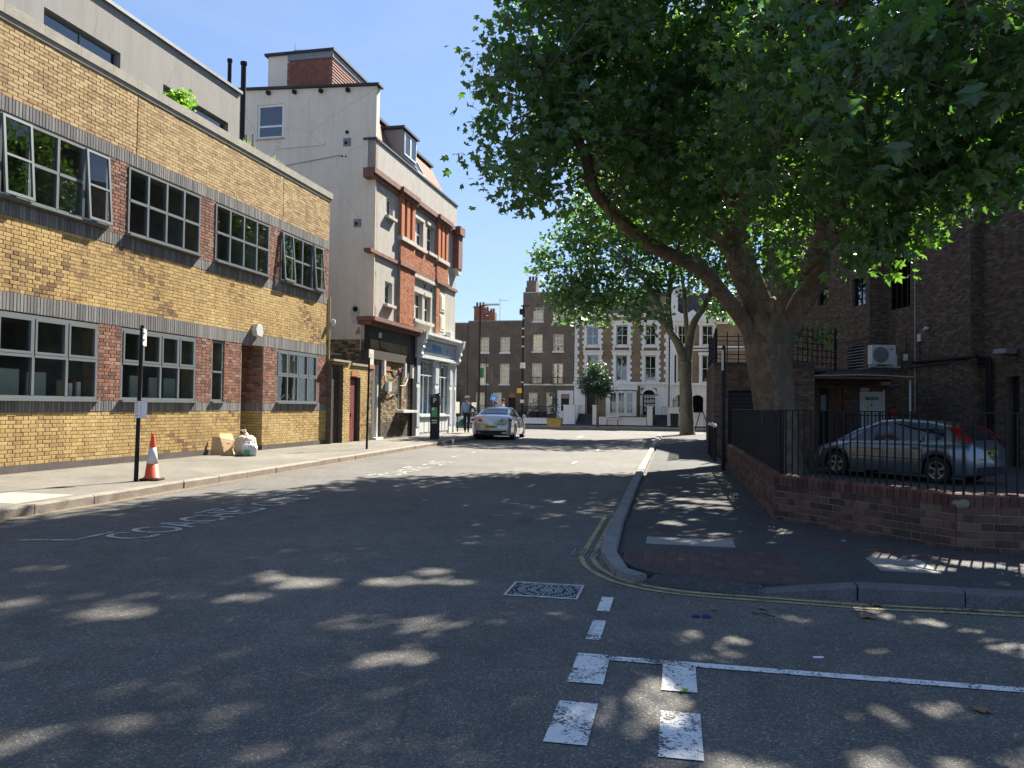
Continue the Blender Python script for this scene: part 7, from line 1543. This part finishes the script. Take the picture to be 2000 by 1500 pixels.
MBt = MB(); twigs(MBt, sk, CC1, np.random.default_rng(3), 900, .022); MBt.build('twigs', M['bark'], T1)['kind'] = 'stuff'
dist = np.linalg.norm(PP1-np.array([0, 0, 1.45]), axis=1); v_ = PP1-np.array([0, 0, 1.45]); dep_ = v_ @ np.array(fw); px_ = 1000+F_PX*(v_ @ np.array(cr))/dep_; py_ = 750-F_PX*(v_ @ np.array(cu))/dep_
inn_ = (px_ > 0) & (px_ < 2000) & (py_ > 0) & (py_ < 1500) & (dep_ > 1)
near = np.argsort(np.where(inn_, dist, 1e9))[:300]; restm = np.ones(len(PP1), bool); restm[near] = False
leaves_obj('crown', PP1[restm], .168, M['leaf'], LEAF12, up=.35, droop=.55, seed=1, parent=T1)
lmesh = []
for q in range(8):
    V, Fa, T_l = leaf_arrays(np.zeros((1, 3)), .19, LEAF12, .35, .55, 100+q); T_l[:] = (q+.5)/8
    lmesh.append(np_mesh('leaf', V, Fa, T_l, M['leaf']))
for i in near:
    o = bpy.data.objects.new('leaf', lmesh[random.randrange(8)]); reg(o, Matrix.Translation(PP1[i]) @ Matrix.Rotation(random.uniform(0, 6.28), 4, 'Z') @ Matrix.Scale(random.uniform(.8, 1.2), 4), T1)
# second tree
T2 = thing('plane_tree', 'slimmer olive-barked plane tree with a Y-shaped trunk at the far end of the right pavement', 'tree', (.6, 43.1, .1))
mb = MB(); organic(mb, [(.62, 43.12, -.05), (.6, 43.1, .4), (.56, 43.05, 1.5), (.5, 43.0, 2.8), (.47, 42.96, 3.9)], [.48, .36, .31, .30, .34], 18, .06, 4); mb.build('trunk', M['bark2'], T2, smooth=True)
sk2 = []
for P_, a_, b_ in (([(.46, 42.95, 3.72), (.14, 42.68, 4.71), (-.22, 42.4, 5.27), (-.59, 42.12, 5.77), (-.79, 41.67, 6.56), (-1.3, 41.16, 7.54), (-2.31, 40.85, 8.55)], .24, .06), ([(.52, 42.96, 3.6), (.72, 43.0, 5.11), (.92, 43.04, 5.91), (1.38, 43.13, 6.72), (1.92, 43.24, 8.06), (2.3, 43.2, 9.5)], .24, .06), ([(-.22, 42.5, 5.28), (-.39, 42.26, 6.63), (-.25, 42.29, 8.22), (.2, 42.38, 10.35), (.3, 42.4, 12)], .16, .05), ([(.62, 43.08, 4.6), (.5, 43.16, 6.19), (.36, 42.93, 7.78), (-.05, 42.84, 9.92)], .15, .04), ([(-.59, 42.12, 5.77), (-1.43, 41.54, 6.3), (-3.06, 40.8, 6.74), (-4.32, 40.45, 7.23)], .12, .03)):
    mb = MB(); n = len(P_); sk2 += organic(mb, P_, [b_+(a_-b_)*(1-i/(n-1))**.8 for i in range(n)], 10, .05, 3); mb.build('limb', M['bark2'], T2, smooth=True)
BL2 = [(-5.3,40.8,8.9,1.95,2.00,1.82), (-4.6,40.9,6.7,1.82,1.60,1.3), (-5.4,39.7,7.1,1.39,1.30,1.01), (-2.3,41.4,8.9,2.85,2.50,1.9), (0.2,41.9,9.2,3.11,2.50,1.9,.7), (-0.6,42.7,12.1,5.05,3.50,2.92), (2.3,43.3,9.9,2.39,2.60,2.5,.8), (-3.9,41.0,10.7,2.34,2.00,1.56), (-1.4,40.0,6.1,1.10,1.30,1.2,.8), (-3.1,41.2,7.1,1.56,1.50,1.10), (2.6,42.9,6.9,1.31,1.40,.9,.8)]
CC2, PP2 = blob_points(BL2, 2.6, 11, .26, 21)
MBt = MB(); twigs(MBt, sk2, CC2, np.random.default_rng(4), 260, .018); MBt.build('twigs', M['bark2'], T2)['kind'] = 'stuff'
leaves_obj('crown', PP2, .20, M['leaf2'], LEAF8, up=.35, droop=.5, seed=2, parent=T2)
# small street tree, topiary, shrubs, roof plants
T3 = thing('small_street_tree', 'small round dark tree with a slim pale trunk in front of the stucco-trimmed house', 'tree', (-5.05, 53.6, .12))
MB().tube([(-5.05, 53.6, .1), (-5.06, 53.6, 1.2), (-5.12, 53.62, 2.2), (-5.15, 53.6, 3.4)], [.09, .07, .06, .03], 8, True, .5, .08).build('trunk', M['bark2'], T3, smooth=True)
_, PP3 = blob_points([(-5.2,53.7,3.1,1.05,1.0,1.15), (-5.3,53.7,3.9,.65,.7,.7), (-4.7,53.7,2.7,.7,.7,.6), (-5.8,53.7,2.8,.6,.7,.6)], 12, 16, .14, 31, .2)
leaves_obj('crown', PP3, .13, M['leaf3'], LEAF4, up=.3, droop=.3, seed=3, parent=T3)
def bush(name, lab, cat, blobs, dens, n, sig, size, m, base, tmpl=LEAF4, stem=None, seed=9, droop=.2, up=.3):
    t = thing(name, lab, cat, base); _, P_ = blob_points(blobs, dens, n, sig, seed, .2)
    leaves_obj('foliage', P_, size, M[m], tmpl, up=up, droop=droop, seed=seed, parent=t)
    if stem: MB().tube(stem, .03, 6).build('stem', M['bark2'], t)
    return t
bush('clipped_shrub', 'dark spiral-clipped shrub growing from the mustard planter', 'shrub', [(-7.95,53.85,1.0,.32,.3,.4), (-7.9,53.85,1.7,.26,.25,.4), (-8.0,53.85,2.3,.18,.18,.35), (-7.92,53.85,2.75,.08,.08,.2)], 30, 14, .05, .06, 'leaf3', (-7.95, 53.85, .68), stem=[(-7.95, 53.85, .65), (-7.95, 53.85, 2.6)], seed=41)
bush('garden_shrub', 'low dark shrub behind the railings beside the tall signal pole', 'shrub', [(-10.4,57.9,1.2,.8,.3,.55), (-10.0,57.9,1.6,.3,.25,.4)], 16, 12, .08, .07, 'leaf3', (-10.4, 57.9, .12), seed=42)
bush('wall_ivy', 'dark green creeper on the house front behind the shopfront corner', 'creeper', [(-16.5,59.8,1.8,.5,.12,1.6), (-17.2,59.8,2.4,.6,.12,1.5)], 14, 10, .12, .09, 'leaf3', (-16.5, 59.7, .12), seed=43)
q_ = A0+W_*17.5+N_*-.5; bush('roof_shrub', 'bright green leafy shrub growing behind the parapet of the yellow building', 'shrub', [(q_.x,q_.y,8.75,.28,.3,.38), (q_.x+.02,q_.y+.25,8.95,.2,.2,.25)], 34, 10, .08, .10, 'grasslike', (q_.x, q_.y, 7.8), stem=[(q_.x, q_.y, 7.7), (q_.x, q_.y, 8.8)], tmpl=LEAF8, seed=44)
for i, (s_, h_, lab) in enumerate(((20.6, .50, 'spiky green roof plant nearest the black flue pipes'), (21.3, .36, 'middle spiky green roof plant behind the parapet'), (22.0, .50, 'farthest spiky yucca-like roof plant above the parapet end'), (21.7, .38, 'small spiky tuft squeezed between the two right-hand roof plants'))):
    q_ = A0+W_*s_+N_*-.45; t = thing('spiky_roof_plant', lab, 'plant', (q_.x, q_.y, 8.3)); rg_ = random.Random(i)
    MB().tube([(q_.x, q_.y, 7.75), (q_.x, q_.y, 8.4)], .04, 6).build('stem', M['bark2'], t); lf = MB()
    for k in range(60):
        a = rg_.uniform(0, 6.3); e = rg_.uniform(.15, 1.4); L_ = h_*rg_.uniform(.8, 1.15); d_ = Vector((cos(a)*cos(e), sin(a)*cos(e), sin(e))); sd_ = Vector((-sin(a), cos(a), 0))*.016
        p0 = Vector((q_.x, q_.y, 8.38)); p1 = p0+d_*L_*.55; p2 = p0+d_*L_-Vector((0, 0, .12*L_))
        lf.add([p0-sd_, p0+sd_, p1+sd_, p2, p1-sd_], [(0, 1, 2, 4), (4, 2, 3)], rg_.random())
    o = lf.build('blades', M['grasslike'], t); o['kind'] = 'stuff'
o = thing('roof_rail', 'short grey mesh roof rail in front of the cream gable window', 'railing', tuple(A0+W_*24.6+N_*-3.2+Vector((0, 0, 8))))
FR = FG(24.7)
MB().fb(-4.2, -2.9, -.02, .02, 10.2, 10.26).fb(-3.0, -2.92, -.03, .03, 8.2, 10.5).fb(-2.75, -2.67, -.03, .03, 8.2, 10.5).build('rail_frame', M['frame'], o, FR)
for k in range(12): MB().fb(-4.2+k*.1, -4.19+k*.1, -.005, .005, 9.2, 10.2).build('mesh_wire', M['frame'], o, FR)
ball = MB().lathe([(0, -.14), (.1, -.1), (.14, 0), (.1, .1), (0, .14)], 0, 0, 12).build('round_lamp', M['acwhite'], None, FL @ Matrix.Translation((17.0, 1.7, 9.3))); tag(ball, 'small round pale lantern on the roof terrace by the slot window', 'lantern')
# sun-lit boundary planting beyond the right side street is out of frame
for o in list(bpy.data.objects):
    if o.type == 'MESH' and not o.data.materials: o.data.materials.append(M['blackmatt'])
